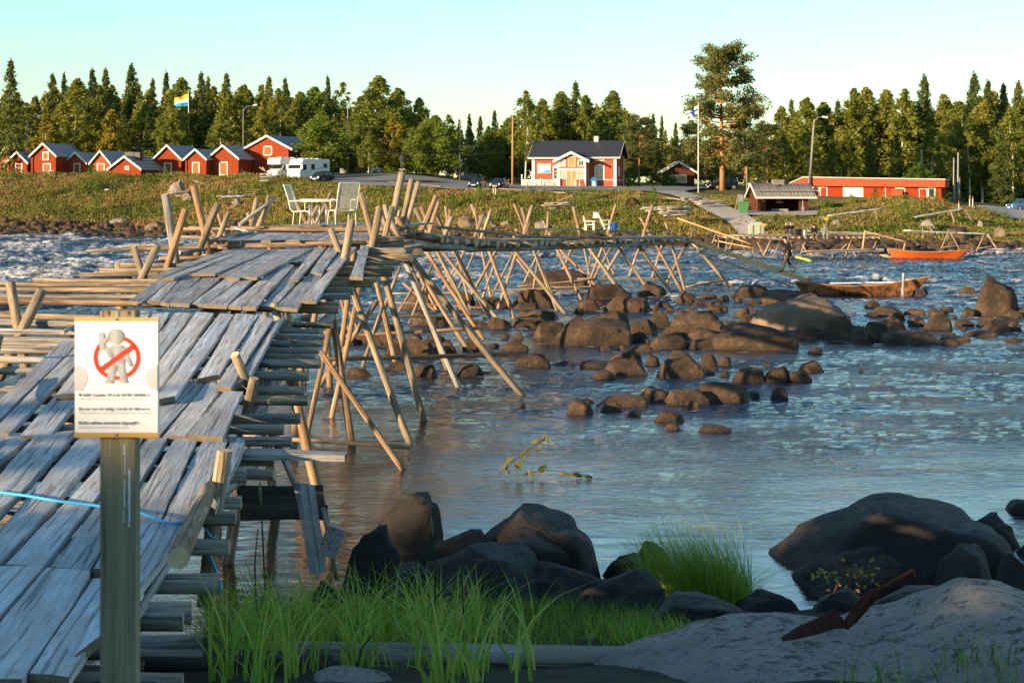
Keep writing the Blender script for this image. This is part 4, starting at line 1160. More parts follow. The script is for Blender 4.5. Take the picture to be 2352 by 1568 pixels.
def tree(k, px, top, d, label, var=None, wide=1.0, base=None, group=None):
    X = (px-CX)*d/F; zt = CH-(top-HY)*d/F
    zb = gz1(X, d) if base is None else base
    h = max(zt-zb, 1.5)
    n = len([q for q in PRO if q[0] == k]); _tc[0] += 1
    v = (_tc[0]*7+int(px)) % n if var is None else var
    cm, tm, H0 = PRO[k, v]
    nm, cat = NAMES[k]
    r = root(nm, (X, d, zb-.1), label, cat, group, rnd.uniform(0, 6.28) if k != 'p' or d > 250 else .8)
    s = h/H0; sw = s*wide*rnd.uniform(.92, 1.1)
    for nn, me in (('crown', cm), ('trunk', tm)):
        o = bpy.data.objects.new(nn, me); COL.objects.link(o); o.parent = r; o.scale = (sw, sw, s)
    return r
TREES = [
 ('s',25,140,268,'tallest dark spruce at the very left edge, above the brown-roofed house',3,.95),
 ('s',84,222,300,'small dark spruce right of the tallest left-edge spruce',None,1),
 ('s',122,172,298,'broad greenish spruce above the second red hut',1,1.1),('s',148,170,318,'slim dark spruce tip behind the broad greenish one at far left',None,.8),
 ('b',178,182,285,'tall rounded birch above the gap between the second and third huts',0,1.2),
 ('s',212,160,300,'left of two tall dark twin spruces above the small plank huts',0,1),('s',243,160,303,'right of two tall dark twin spruces above the small plank huts',2,1),
 ('s',303,150,292,'high broad-topped spruce above the row of red huts',1,1.15),('s',351,184,315,'short spruce tip in the gap right of the high broad-topped spruce',None,.9),
 ('s',382,168,312,'sharp spruce tip just left of the striped flag',2,.9),('b',418,180,292,'light green birch behind the striped flag',2,1.1),
 ('s',462,168,305,'dark spruce right behind the left flagpole top',0,1),('s',478,178,318,'thin spruce tip right of the left flagpole',None,.8),
 ('s',520,170,300,'pointed spruce midway between the left flagpole and the large shed',3,1),('b',560,196,288,'leafy birch left of the curved street lamp by the large shed',4,1.05),
 ('s',618,178,318,'spruce tip above the roof ridge of the large red shed',None,1),('s',655,182,312,'spruce tip above the right roof of the large red shed',None,1),
 ('b',640,205,284,'golden birch right above the large red shed',0,1.15),('b',690,212,300,'round-headed birch behind the motorhomes',4,1.1),
 ('d',722,205,302,'dark green leafy tree behind the rowan at the car park',0,1),('s',753,177,298,'slender spruce with a sharp tip right of the rowan',2,.75),
 ('d',738,258,266,'bright green rowan beside the large red shed',2,1.25),('b',787,188,318,'thin sparse birch showing sky between the spruce and the big birches',5,1),
 ('b',872,175,276,'largest golden birch behind the bronze statue',2,1.15),('b',828,222,278,'birch left of the largest golden birch',0,1.0),
 ('b',915,203,284,'birch right of the largest golden birch',4,1.05),('b',962,225,280,'shorter birch sloping down right of the golden birches',2,1),
 ('d',1000,268,268,'low spreading tree in front of the white house',0,1.15),('b',1030,262,300,'small birch above the white house',1,1),
 ('s',1055,275,330,'small spruce far off above the white house',None,1),('s',1078,262,335,'distant spruce in the low gap of the skyline, left',None,1),('s',1103,268,335,'distant spruce in the low gap of the skyline, middle',None,1),
 ('s',1136,255,330,'distant spruce in the low gap of the skyline, left of the wooden utility pole',None,1),
 ('d',1172,272,315,'dark leafy tree behind the wooden utility pole',1,1.1),('b',1208,210,268,'tall thin birch with a bare white trunk left of the dark-roofed house',3,.95),
 ('b',1246,228,284,'full birch over the left end of the dark-roofed house',0,1.1),('b',1290,212,288,'wide birch over the roof of the dark-roofed house',2,1.1),
 ('s',1322,190,292,'tall dark spruce crowning the group behind the dark-roofed house',3,1.1),('b',1345,220,286,'birch right under the tall dark spruce behind the house',4,1),
 ('s',1383,262,320,'dark spruce in the dip right of the house chimney',None,1),('b',1408,210,278,'conical birch above the right gable of the dark-roofed house',2,.95),
 ('p',1468,262,258,'pine growing just right of the dark-roofed house',1,1.15),('s',1520,266,318,'small sharp spruce in the skyline dip left of the big pine',2,.8),
 ('s',1500,262,325,'small spruce right of the pine beside the house',None,.9),('s',1552,283,315,'lowest small spruce in the skyline dip',None,1),
 ('p',1588,278,264,'bushy pine left of the big pine, behind the Finnish flag',2,1.3),('p',1658,112,242,'towering old pine with an orange trunk, tallest tree of the view',0,1.0),
 ('p',1712,292,262,'low pine behind the trunk of the towering pine',1,1.3),('p',1762,278,258,'low bushy pine right of the towering pine',2,1.35),
 ('b',1795,245,290,'birch left of the tall grey lamp post',0,1.05),('s',1818,230,312,'spruce behind the tall grey lamp post',None,1),('b',1852,226,284,'birch right behind the grey lamp post',4,1),
 ('b',1890,236,288,'birch above the left end of the long red building',2,1),('s',1925,232,312,'dark spruce above the long red building, left part',None,1),
 ('b',1962,205,286,'tall birch above the middle of the long red building',0,1),('b',1990,202,292,'taller twin birch above the middle of the long red building',2,.95),
 ('b',2036,208,288,'birch above the open hatch of the long red building',4,1.0),('b',2078,206,284,'birch above the white door of the long red building',0,1.05),
 ('s',2122,176,292,'tall spruce rising above the right end of the long red building',1,1.1),('b',2167,215,286,'slim birch right of the tall spruce at the building end',1,1),
 ('s',2237,170,286,'tallest spruce at the right, second from the picture corner group',3,1.1),('s',2268,188,296,'spruce crowded right of the tallest right-hand spruce',1,1),
 ('s',2305,195,290,'spruce near the right edge with a forked tip',0,1.05),('s',2340,190,282,'last dark spruce cut by the right edge',1,1.1),
 ('b',2205,235,278,'birch with bare white stems standing at the forest edge, right',3,1.05),('b',2190,262,270,'second bare-stemmed birch at the forest edge, right',3,.9),('b',2225,270,268,'third bare-stemmed birch at the forest edge, right',3,.9),
 ('b',2258,232,272,'big green birch in front of the right-hand spruces',2,1.1),('b',2320,250,268,'dark birch at the right edge before the spruces',0,1.05),
 ('d',2108,372,256,'low rowan with orange berries behind the long red building',1,1.1),
 ('y',108,262,276,'yellowing birch above the second red hut, left',0,1.15),('y',256,250,276,'yellowing birch above the plank huts',1,.95),('y',160,300,274,'low yellowish tree behind the two-storey hut',1,1.2),
 ('b',330,235,282,'pale birch above the hut with the chimney box',4,1.1),('b',60,235,284,'birch beside the left-edge spruce',1,1.1),('b',392,240,276,'broad pale green birch right behind the left flagpole',2,1.25),
 ('b',510,250,276,'low birch behind the fourth gable from the left flagpole',0,1.1),('s',285,232,282,'mid-height spruce above the chimney hut',0,1),('s',340,262,278,'dark spruce close behind the chimney hut',1,1),
 ('b',600,250,278,'birch directly behind the large red shed gable',4,1.1),('s',800,250,300,'dark spruce in the hollow right of the rowan',1,1.1),
 ('b',1122,290,300,'pale birch left of the wooden utility pole',0,1),('d',1150,300,300,'dark bush-like tree right of the gap',0,1),('b',850,300,264,'orange-tinged low birch behind the statue',0,1.2),
 ('y',905,262,270,'rusty-leaved tree behind the statue',0,1.1),('b',1535,330,280,'low birch left of the white pole',1,1),('p',1500,330,262,'small pine behind the little dark-roofed cabin',2,1.2),
 ('p',1620,330,262,'small pine under the left limbs of the towering pine',1,1.2),('b',1850,300,262,'hanging birch just behind the lamp post',0,1.1),('b',1930,290,266,'birch behind the white garage door',2,1),
 ('s',2000,300,270,'dark spruce close behind the long red building',3,1.2),('s',2060,310,268,'second dark spruce close behind the long red building',1,1.2),('b',2140,290,264,'birch over the right end of the long red building',4,1),
 ('s',2300,300,262,'low dark spruce in the right forest edge',3,1.2),('b',1800,310,262,'feathery birch above the cooking hut',0,1.1),('s',2170,330,272,'dark low spruce behind the bare birch stems',3,1.3),
]
for k, px, top, d, lb, v, w in TREES: tree(k, px, top, d, lb, v, w*(1.05 if k in 'sp' else 1.42))
# the wood behind, read as one mass
FV = []; FQ = []; TV = MB(); base = 0
rs = np.random.RandomState(77)
arr = {}
for key in [('s',0),('s',1),('s',3),('b',0),('b',2),('d',0)]:
    me = PRO[key][0]; a = np.empty(len(me.vertices)*3, dtype=np.float32); me.vertices.foreach_get('co', a); a = a.reshape(-1, 4, 3)
    arr[key] = a[rs.permutation(len(a))[:1500]]
keys = list(arr)
sky_x = [-700,0,110,300,420,520,640,720,790,870,960,1050,1150,1220,1320,1420,1500,1560,1640,1760,1850,1960,2080,2230,2352,3000]
sky_y = [190,215,195,188,200,195,200,225,235,215,250,285,290,250,235,240,290,310,300,290,255,235,235,215,215,200]
px = -650
while px < 3000:
    for row, d in enumerate((292, 312, 345)):
        dd = d+rs.uniform(-8, 8); x = px+rs.uniform(-14, 14)
        top = np.interp(x, sky_x, sky_y)+rs.uniform(0, 34)+(10 if row == 0 else 0)
        X = (x-CX)*dd/F; zb = gz1(X, dd); h = max(CH-(top-HY)*dd/F-zb, 4)
        key = keys[rs.choice(6, p=[.12,.12,.10,.28,.26,.12])]; H0 = PRO[key][2]; s = h/H0
        a = arr[key]*np.array([s*1.25, s*1.25, s]); th = rs.uniform(0, 6.28)
        c_, s_ = math.cos(th), math.sin(th)
        cen = a.mean(1, keepdims=True); a = cen+(a-cen)*1.7
        b = np.stack([a[...,0]*c_-a[...,1]*s_+X, a[...,0]*s_+a[...,1]*c_+dd, a[...,2]+zb], -1)
        FV.append(b.reshape(-1, 3)); FQ.append(np.arange(len(b)*4).reshape(-1, 4)+base); base += len(b)*4
    px += 27
t = leafmat('forest_foliage', (.05,.085,.016), (.13,.16,.025), (.24,.22,.035), .12, .3)
FV = np.concatenate(FV); FQ = np.concatenate(FQ)
props(link('forest', npmesh('forest', FV, FQ, t)), 'dense mixed forest filling the skyline behind the houses', 'forest', kind='stuff')

# trees on the near bank behind and left of the viewpoint; they keep the foreground in shade
sh = Vector((math.sin(SUN_AZ), math.cos(SUN_AZ), 0)); pr = Vector((-sh.y, sh.x, 0))
te = math.tan(SUN_EL)
_i = 0
for tt in np.arange(-34, 26, 2.4):
    for row in range(2):
        dist = 27+row*7+rnd.uniform(-2, 2)
        p = sh*dist+pr*(tt+rnd.uniform(-.8,.8))
        top = np.interp(tt, [-44,-24,-22,-15,-14,-12,-11,40], [3.4,3.4,4.5,4.5,3.8,3.8,5.2,5.2])+te*dist+rnd.uniform(-.9, .4)
        k = rnd.choice(['s','b','d']); H0 = PRO[k, 0][2]
        gzv = float(nz(p.x, p.y)); r = root(NAMES[k][0], (p.x, p.y, gzv-.2), None, NAMES[k][1], 'shade trees behind the viewpoint')
        r['label'] = {'s': 'dark spruce on the near bank behind the viewpoint', 'b': 'leafy birch on the near bank behind the viewpoint', 'd': 'broad leafy tree on the near bank behind the viewpoint'}[k]
        s = (top-gzv)/H0
        for nn, me in (('crown', PRO[k, row % 2][0]), ('trunk', PRO[k, row % 2][1])):
            o = bpy.data.objects.new(nn, me); COL.objects.link(o); o.parent = r; o.scale = (s*2.1, s*2.1, s)

# ------------------------------------------------------------------ bank vegetation (nobody could count it)
t = NT('bank_weeds')
at = t.n('ShaderNodeAttribute', attribute_name='tone')
c = t.ramp(at.outputs['Fac'], [(0, (.045,.08,.018)), (.2, (.10,.14,.026)), (.38, (.18,.18,.038)), (.55, (.28,.22,.07)), (.72, (.36,.21,.08)), (.88, (.36,.17,.12)), (1, (.45,.32,.04))])
t.fin(c, .85, .1)
tr = t.n('ShaderNodeBsdfTranslucent'); t.l(c, tr.inputs[0]); mx = t.n('ShaderNodeMixShader'); mx.inputs[0].default_value = .25
t.l(t.b.outputs[0], mx.inputs[1]); t.l(tr.outputs[0], mx.inputs[2]); t.l(mx.outputs[0], t.out.inputs[0])
M['weeds'] = t.m
rs = np.random.RandomState(5)
N = 90000
px = rs.uniform(-250, 2600, N)
wl = np.interp(px, _pk, [PROF[k][1][0] for k in _pk])
off = rs.uniform(3.5, 46, N)**1.0
Y = wl+off; X = (px-CX)*Y/F
py = CX*0+HY+(CH-gz(X, Y))*F/Y
lot_lo = np.interp(px, [560,700,880,1010,1200,1450,1560,1700,1900,2400], [398,414,430,435,441,442,447,449,449,470])
inlot = (px > 585) & (px < 1590) & (py < lot_lo)
beh = (px < 585) & (py < 400)
path_ = (px > np.interp(py, [443,462,492,520,545], [1480,1570,1620,1668,1690])) & (px < np.interp(py, [442,466,490,515,540], [1575,1645,1712,1752,1772])) & (py > 440) & (py < 545)
fore = (px > 1700) & (px < 1890) & (py < 500) & (py > 470)
road2 = (px > 2235) & (py > 473) & (py < 508) & (py > np.interp(px, [2240,2300,2352], [472,476,484])) & (py < np.interp(px, [2240,2310,2352], [478,502,504]))
keep = ~(inlot | beh | path_ | fore | road2) & (fbm(X/7, Y/7, 3) > -.75)
X, Y, px, off, py = X[keep], Y[keep], px[keep], off[keep], py[keep]
tall = np.clip(.5+.9*fbm(X/5+3, Y/4, 3), .15, 1.3)*np.clip((off-2.5)/7, .35, 1)
n = len(X); z = gz(X, Y)-.15
mow = (px > 1480) & (px < 1750) & (py > 440) & (py < 470) | (px > 2200) & (py > 500) | ((px>700)&(px<900)&(py<440))
tall = np.where(mow, .25, tall)
tone = np.clip(.50+.55*fbm(X/13, Y/7, 4)+rs.normal(size=n)*.07 + np.where(px < 700, .06, 0) - np.clip((10-off)/10, 0, 1)*.22, 0, 1)
NB = 3
hh = (.25+.75*rs.rand(n)**2)*tall*1.1
VV = []; TT = []
for b in range(NB):
    th = rs.uniform(0, 6.28, n); w = rs.uniform(.035, .10, n); lx = rs.normal(size=n)*.22; ly = rs.normal(size=n)*.22
    ox = rs.normal(size=n)*.3; oy = rs.normal(size=n)*.3; h = hh*rs.uniform(.6, 1.15, n)
    a = np.stack([X+ox-w*np.cos(th), Y+oy-w*np.sin(th), z], -1); c_ = np.stack([X+ox+w*np.cos(th), Y+oy+w*np.sin(th), z], -1)
    d_ = np.stack([X+ox+lx*h, Y+oy+ly*h, z+h+.1], -1)
    VV.append(np.stack([a, c_, d_], 1).reshape(-1, 3)); TT.append(np.repeat(np.clip(tone+rs.normal(size=n)*.05, 0, 1), 3))
m_ = rs.rand(n) < .16
cx, cy, cz, ct, ch = X[m_], Y[m_], z[m_], tone[m_], tall[m_]
for b in range(14):
    k_ = len(cx); r1 = rs.uniform(.15, .75, k_)*(.4+ch); th = rs.uniform(0, 6.28, k_)
    C_ = np.stack([cx+r1*np.cos(th), cy+r1*np.sin(th), cz+.1+rs.uniform(0, .75, k_)*ch], -1)
    q_, _ = quads(C_, rs.uniform(.05, .14, k_), rs, .2); q_ = q_.reshape(k_, 4, 3)
    VV.append(q_[:, [0,1,2,0,2,3]].reshape(-1, 3)); TT.append(np.repeat(np.clip(ct*.75+rs.normal(size=k_)*.07, 0, 1), 6))
VV = np.concatenate(VV); me = npmesh('bank_weeds', VV, np.arange(len(VV)).reshape(-1, 3), M['weeds'], False, 3)
a_ = me.attributes.new('tone', 'FLOAT', 'POINT'); a_.data.foreach_set('value', np.concatenate(TT).astype(np.float32))
props(link('bank_weeds', me), 'tall grass and autumn weeds covering the far river bank', 'grass', kind='stuff')
# bushes standing out of it
BU = []
for i in range(4):
    V, Q = leafy_crown(500+i, 2.2, [.95,.8,1.1,.7][i], 1500, .0, .2, .55, .075, 34); BU.append(V)
bm_ = {k: [npmesh('foliage', V, np.arange(len(V)).reshape(-1, 4), M[k]) for V in BU] for k in ('greenleaf', 'birchleaf')}
BUSH = [(212,440,60,'greenleaf','tall bright green bush on the bank below the chimney hut'),(60,395,45,'greenleaf','dark bush in front of the leftmost hut door'),(225,490,40,'greenleaf','low dark bush near the left embankment'),
 (380,405,24,'birchleaf','rounded shrub left of the flagpole foot'),(460,402,30,'greenleaf','leafy shrub right of the flagpole foot'),(1100,470,44,'greenleaf','young bush on the bank below the parked dark cars'),
 (1338,470,38,'greenleaf','dark round juniper on the bank below the house steps'),(1440,480,52,'birchleaf','light green sapling on the bank right of the white chairs'),(1360,505,30,'birchleaf','low willow bush behind the white chairs'),
 (1500,470,44,'greenleaf','willow bush left of the gravel path'),(1900,500,42,'greenleaf','bush right of the cooking hut'),(1955,490,46,'birchleaf','big weedy shrub below the long red building'),(2080,510,50,'greenleaf','shrub under the drying rack on the right'),
 (2150,470,34,'birchleaf','shrub at the top of the right bank'),(2310,520,36,'greenleaf','shrub at the right edge near the gravel road'),(640,450,34,'birchleaf','grassy bush left of the white garden chair'),(980,470,34,'birchleaf','autumn bush behind the tallest bridge props'),
 (1040,480,36,'greenleaf','green bush right of the tallest bridge props'),(1210,470,30,'birchleaf','bush on the bank straight below the white fence'),(1600,530,36,'birchleaf','bush beside the gangplank rail top'),(1790,530,24,'greenleaf','small shrub near the green box'),
 (2010,460,30,'greenleaf','shrub before the open hatch of the long red building'),(330,470,40,'birchleaf','olive shrub halfway down the left bank'),(110,450,40,'birchleaf','golden shrub on the left bank below the two-storey hut')]
for i, (x, y, hp, mt, lb) in enumerate(BUSH):
    p = hit(x, y); s = hp*p.y/F/2.2
    r = root('bush', (p.x, p.y, p.z-.1), lb, 'bush')
    o = bpy.data.objects.new('foliage', bm_[mt][i % 4]); COL.objects.link(o); o.parent = r; o.scale = (s*1.25, s*1.25, s)
    st = MB()
    for k in range(4): st.tube([(0,0,0),(math.cos(k*1.6)*.3*s,math.sin(k*1.6)*.3*s,1.2*s)], [.03*s,.015*s], 4)
    st.build('stem', M['bark'], r)
V, Q = leafy_crown(551, 2.0, 1.2, 700, .0, .1, .5, .07, 20)
# ------------------------------------------------------------------ paints
def boards(name, c1, c2, vertical=False, sc=5.5):
    t = NT(name)
    w = t.n('ShaderNodeTexWave', wave_type='BANDS', bands_direction='X' if vertical else 'Z', wave_profile='SAW')
    w.inputs['Scale'].default_value = sc/6.283*3.14; w.inputs['Distortion'].default_value = .4; w.inputs['Detail'].default_value = 1
    t.l(t.n('ShaderNodeTexCoord').outputs['Object'], w.inputs['Vector'])
    n = t.noise(t.co('Object', (1, 1, 5) if not vertical else (5, 5, 1)), 1.4, 5, .65)
    c = t.mix(t.ramp(n, [(.35, 0.0), (.7, 1.0)]), c1, c2)
    gr = t.ramp(w.outputs['Fac'], [(.0, .55), (.10, 1.0)])
    c = t.mix(1.0, c, gr, 'MULTIPLY')
    t.bump(w.outputs['Fac'], .03, .6)
    return t.fin(c, .85, .15)
M['falun'] = boards('falu_red_logs', (.23,.038,.013), (.32,.058,.019), sc=4.5)
M['falunv'] = boards('falu_red_upright_boards', (.30,.058,.024), (.41,.10,.04), True, 6)
M['housered'] = boards('red_house_paint', (.42,.085,.045), (.50,.12,.065), sc=7)
M['housebrd'] = boards('red_house_upright', (.40,.08,.045), (.48,.11,.06), True, 8)
M['fascia'] = boards('red_fascia', (.36,.062,.026), (.44,.10,.05), True, 9)
M['longred'] = boards('long_building_red', (.32,.038,.014), (.39,.056,.02), sc=7)
M['darkred'] = boards('dark_stained_logs', (.085,.028,.016), (.13,.045,.024), sc=4)
M['white'] = plain('white_paint', (.78,.75,.66), .6, .3, var=.05)
M['cream'] = plain('cream_paint', (.66,.62,.50), .7, .3, var=.08)
M['doorwood'] = boards('brown_door_boards', (.27,.12,.05), (.33,.16,.07), True, 8)
M['ochre'] = boards('orange_door', (.50,.215,.095), (.56,.27,.13), True, 8)
M['shingle'] = plain('grey_shingle', (.30,.30,.30), .9, .2, var=.5, sc=3.5)
M['tin'] = boards('dark_metal_roof', (.030,.034,.045), (.042,.046,.058), True, 14); M['tin'].node_tree.nodes['Principled BSDF'].inputs['Roughness'].default_value = .5
M['brownroof'] = plain('brown_roof', (.14,.075,.045), .9, .2, var=.3)
M['glass'] = plain('window_glass', (.03,.035,.04), .08, .8, var=.1)
M['glasslit'] = plain('curtained_window', (.34,.31,.22), .15, .6, var=.35, sc=1.2)
M['brick'] = plain('chimney_brick', (.35,.13,.07), .9, .2, var=.3)
M['black'] = plain('black_metal', (.015,.015,.016), .5, .4)
M['steel'] = plain('grey_steel', (.40,.41,.42), .45, .5, metal=.6)
M['concrete'] = plain('concrete', (.30,.28,.25), .95, .2, var=.25)
M['bluesign'] = plain('blue_print', (.05,.26,.52), .5, .4)
M['text'] = plain('print_grey', (.16,.16,.18), .8, .2)
M['redtext'] = plain('print_red', (.45,.03,.02), .8, .2)

def text_obj(name, s, size, mat, parent, mw, align='LEFT', bold=0.0, width=None):
    cu = bpy.data.curves.new(name, 'FONT'); cu.body = s; cu.size = size; cu.align_x = align; cu.offset = bold
    o = bpy.data.objects.new('tmp', cu); COL.objects.link(o)
    bpy.context.view_layer.update()
    dg = bpy.context.evaluated_depsgraph_get(); me = bpy.data.meshes.new_from_object(o.evaluated_get(dg))
    bpy.data.objects.remove(o, do_unlink=True); bpy.data.curves.remove(cu)
    if width and len(me.vertices):
        xs_ = [v.co.x for v in me.vertices]; w = max(xs_)-min(xs_)
        for v in me.vertices: v.co.x *= width/w
    me.name = name; me.materials.clear(); me.materials.append(mat)
    return link(name, me, parent, mw, True)

def frame(par, name, x0, x1, z0, z1, y, fw=.12, depth=.08, mat='white', pane='glass', bars=(1,1), panename='pane'):
    """window or door in the wall plane y (facing -y): frame > pane, bars"""
    mb = MB()
    mb.box(x0-fw, x0, y-depth, y+.02, z0-fw, z1+fw).box(x1, x1+fw, y-depth, y+.02, z0-fw, z1+fw)
    mb.box(x0, x1, y-depth, y+.02, z1, z1+fw).box(x0, x1, y-depth, y+.02, z0-fw, z0)
    for i in range(1, bars[0]): xx = x0+(x1-x0)*i/bars[0]; mb.box(xx-.025, xx+.025, y-depth*.6, y, z0, z1)
    for i in range(1, bars[1]): zz = z0+(z1-z0)*i/bars[1]; mb.box(x0, x1, y-depth*.55, y, zz-.022, zz+.022)
    f = mb.build(name, M[mat], par)
    MB().box(x0, x1, y-.035, y+.02, z0, z1).build(panename, M[pane], f)
    return f
def gable_roof(par, w0, w1, y0, y1, ze, zr, ov, ovg, mat, th=.14, name='roof', ridge_x=None):
    """ridge along y between y0 and y1; walls at x=w0,w1; eave height ze, ridge zr"""
    cx = (w0+w1)/2 if ridge_x is None else ridge_x
    sl = (zr-ze)/(cx-w0)
    xl, xr = w0-ov, w1+ov; zl = ze-ov*sl
    for a, b, sgn in ((xl, cx, -1), (cx, xr, 1)):
        mb = MB(); za, zb = (zl, zr) if sgn < 0 else (zr, zl)
        mb.prism([(a, za), (b, zb), (b, zb+th), (a, za+th)], y0-ovg, y1+ovg, 'y')
        mb.build(name, M[mat], par)
    mb = MB()
    for yy in (y0-ovg-.05, y1+ovg+.003):
        for a, b, za, zb in ((xl-.02, cx, zl, zr), (cx, xr+.02, zr, zl)):
            mb.prism([(a, za-.12), (b, zb-.12), (b, zb+th+.04), (a, za+th+.04)], yy, yy+.047, 'y')
    mb.build('bargeboard', M['white'], par)
def walls_gable(par, w0, w1, y0, y1, ze, zr, mat, name='wall', zb=-.6):
    cx = (w0+w1)/2
    MB().prism([(w0,zb),(w1,zb),(w1,ze),(cx,zr),(w0,ze)], y0, y1, 'y').build(name, M[mat], par)
def hut(label, xl, xc, yb, ye, ya, d, L, yaw, mat='falun', roof='shingle', door=None, win=None, corner=True, chim=None, base=None, eov=.35):
    """front gable between picture x xl..xc; yb base, ye eave, ya apex rows; yaw: turn of the front to the left"""
    c = P(xc, yb, d); wpx = (xc-xl)*d/F/math.cos(yaw)
    ze = (yb-ye)*d/F; zr = (yb-ya)*d/F-.12
    rr = root('log_hut' if mat == 'falun' else 'plank_hut', (c.x, c.y, c.z), label, 'hut', None, yaw_to(yaw, c))
    w0, w1 = -wpx, 0
    walls_gable(rr, w0, w1, 0, L, ze, zr-.02, mat)
    gable_roof(rr, w0, w1, 0, L, ze, zr, eov, .4, roof)
    if corner and mat == 'falun':
        for x0_, x1_, a_, b_ in ((w0-.14, w0+.14, -.16, .14), (w1-.14, w1+.14, -.16, .14), (w1-.02, w1+.15, L-.14, L+.16)): MB().box(x0_, x1_, a_, b_, -.5, ze-.05).build('corner_post', M['falun'], rr)
    if door: frame(rr, 'door', w0+wpx*door[0], w0+wpx*door[1], 0, (yb-door[2])*d/F, 0, .13, .07, 'white', 'doorwood', (1,1), 'door_leaf')
    if win: frame(rr, 'window', w0+wpx*win[0], w0+wpx*win[1], (yb-win[3])*d/F, (yb-win[2])*d/F, 0, .13, .07, 'white', win[4] if len(win) > 4 else 'doorwood', (1,1), 'shutter')
    return rr, wpx, ze, zr
def yaw_to(yaw, c):
    # local -y is the front; at yaw 0 it faces the viewpoint, positive turns it to the left (right side becomes visible)
    return -math.atan2(c.x, c.y) - yaw
def zc(a): return a*.3418
def zy(a): return 114.8+a*.3418
Y30 = R(28)
r0, *_ = hut('dark red house with a brown roof and brick chimney at the far left', 0, zc(78), zy(845), zy(735), zy(650), 282, 7, R(35), 'falunv', 'brownroof', win=(.45,.7,zy(750),zy(795),'glass'))
MB().box(-1.6,-.2,3.2,4.2,3.5,(zy(845)-zy(628))*282/F).build('chimney', M['brick'], r0)
hut('small red log hut, first at the left, with a white-framed door', zc(62), zc(180), zy(845), zy(750), zy(683), 266, 4.5, Y30, door=(.42,.72,zy(770)))
hut('two-storey red log hut with a white-framed hatch above its door', zc(222), zc(372), zy(840), zy(705), zy(625), 265, 8.2, Y30, door=(.50,.78,zy(768)), win=(.48,.68,zy(690),zy(735)))
hut('red upright-board hut with a small white notice beside the door', zc(450), zc(577), zy(828), zy(752), zy(684), 268, 6, Y30, 'falunv', door=(.42,.68,zy(767)))
MB().box(-.15,.15,-.06,-.02,0,.35).build('notice', M['white'], COL.objects['plank_hut.001'] if 'plank_hut.001' in COL.objects else None, Matrix.Translation((-5.6,0,2.6)))
hut('narrow steep-gabled red board hut left of the chimney hut', zc(622), zc(737), zy(842), zy(752), zy(675), 264, 6, Y30, 'falunv', door=(.33,.68,zy(768)))
hut('red log hut half hidden behind the chimney hut, its gable above the roof', zc(802), zc(965), zy(830), zy(708), zy(636), 284, 8, Y30)
rr, w, ze, zr = hut('low red log sauna hut with a dark plank roof and chimney box', zc(745), zc(943), zy(852), zy(795), zy(712), 258, 7.2, Y30, win=(.52,.60,zy(786),zy(800)))
MB().box(-w/2-1.3, -w/2+.1, 2.2, 3.2, zr-.4, zr+.75).box(-w/2+.2, -w/2+1.1, 2.2, 3.2, zr-.4, zr+.7).build('chimney_box', M['black'], rr)
for k in range(4):
    s_ = (k+.4)/4; x = -w/2+(w/2+.35)*s_; z = zr-(zr-ze)*(x+w/2)/(w/2)+.16
    MB().box(x-.06, x+.06, -.4, 7.6, z, z+.12).build('roof_batten', M['loggrey'], rr)
hut('red log hut with a half-seen white-framed door left of the flagpole', zc(1045), zc(1215), zy(832), zy(728), zy(637), 264, 7, Y30, door=(.38,.62,zy(765)))
hut('small red log hut right behind the flagpole with an open white-framed door', zc(1255), zc(1383), zy(834), zy(728), zy(664), 262, 5.5, Y30, door=(.34,.64,zy(760)))
hut('red log hut between the flagpole hut and the large shed', zc(1408), zc(1600), zy(836), zy(724), zy(638), 262, 7, Y30, door=(.38,.62,zy(757)))
rr, w, ze, zr = hut('largest red log shed with a white-framed shutter beside the motorhomes', zc(1665), zc(1936), zy(833), zy(652), zy(572), 264, 8.2, R(30), win=(.41,.59,zy(708),zy(644)), eov=.9)
MB().box(-w/2-.3,-w/2-.12,-.04,0,0,0.01).build('trim', M['white'], rr) if False else None
hut('dull red roofed low building hidden behind the autumn hedge', 775, 842, 398, 380, 352, 300, 10, R(-5), 'falunv', 'brownroof')
# white house behind the trees
rr, w, ze, zr = hut('white wooden house with a dark red roof, half hidden by trees', 1042, 1068, 404, 374, 356, 290, 2.6, R(50), 'white' if False else 'falunv', 'brownroof', win=(.3,.45,378,396,'glass'))
for o in rr.children:
    if o.name.startswith('wall'):
        o.data = o.data.copy(); o.data.materials[0] = M['cream']

# ------------------------------------------------------------------ the red two-storey house
hd = 243.0; hy = R(9)
c = P(1415, 432, hd)
HS = root('red_house', (c.x, c.y, c.z), 'red and white two-storey house with a dark metal roof and gabled porch', 'house', None, yaw_to(hy, c))
px2m = hd/F; S = 480/1344*.5742*px2m              # metres per pixel of the enlarged picture
W = (1108-163)*S/math.cos(hy); D_ = 6.6
def hx(a): return (a-1108)*S/math.cos(hy)         # local x from enlarged picture x
def hz(b): return (632-b)*S                       # local z from enlarged picture y
zE = hz(262); zR = hz(100)
MB().prism([(0,-.1),(D_,-.1),(D_,zE),(D_/2,zR-.25),(0,zE)], -W, 0, 'x').build('wall', M['housered'], HS)
MB().box(-W-.02, .02, -.03, D_+.03, .15, hz(545)).build('plinth_boards', M['housebrd'], HS)
MB().box(-W+.1, -.1, .05, D_-.05, -.8, .15).build('foundation', M['concrete'], HS)
ov = .55; sl = (zR-zE)/(D_/2)
for a, b, za, zb in ((-ov, D_/2, zE-ov*sl, zR), (D_/2, D_+ov, zR, zE-ov*sl)):
    MB().prism([(a,za),(b,zb),(b,zb+.12),(a,za+.12)], -W-.5, .6, 'x').build('roof', M['tin'], HS)
mb = MB()
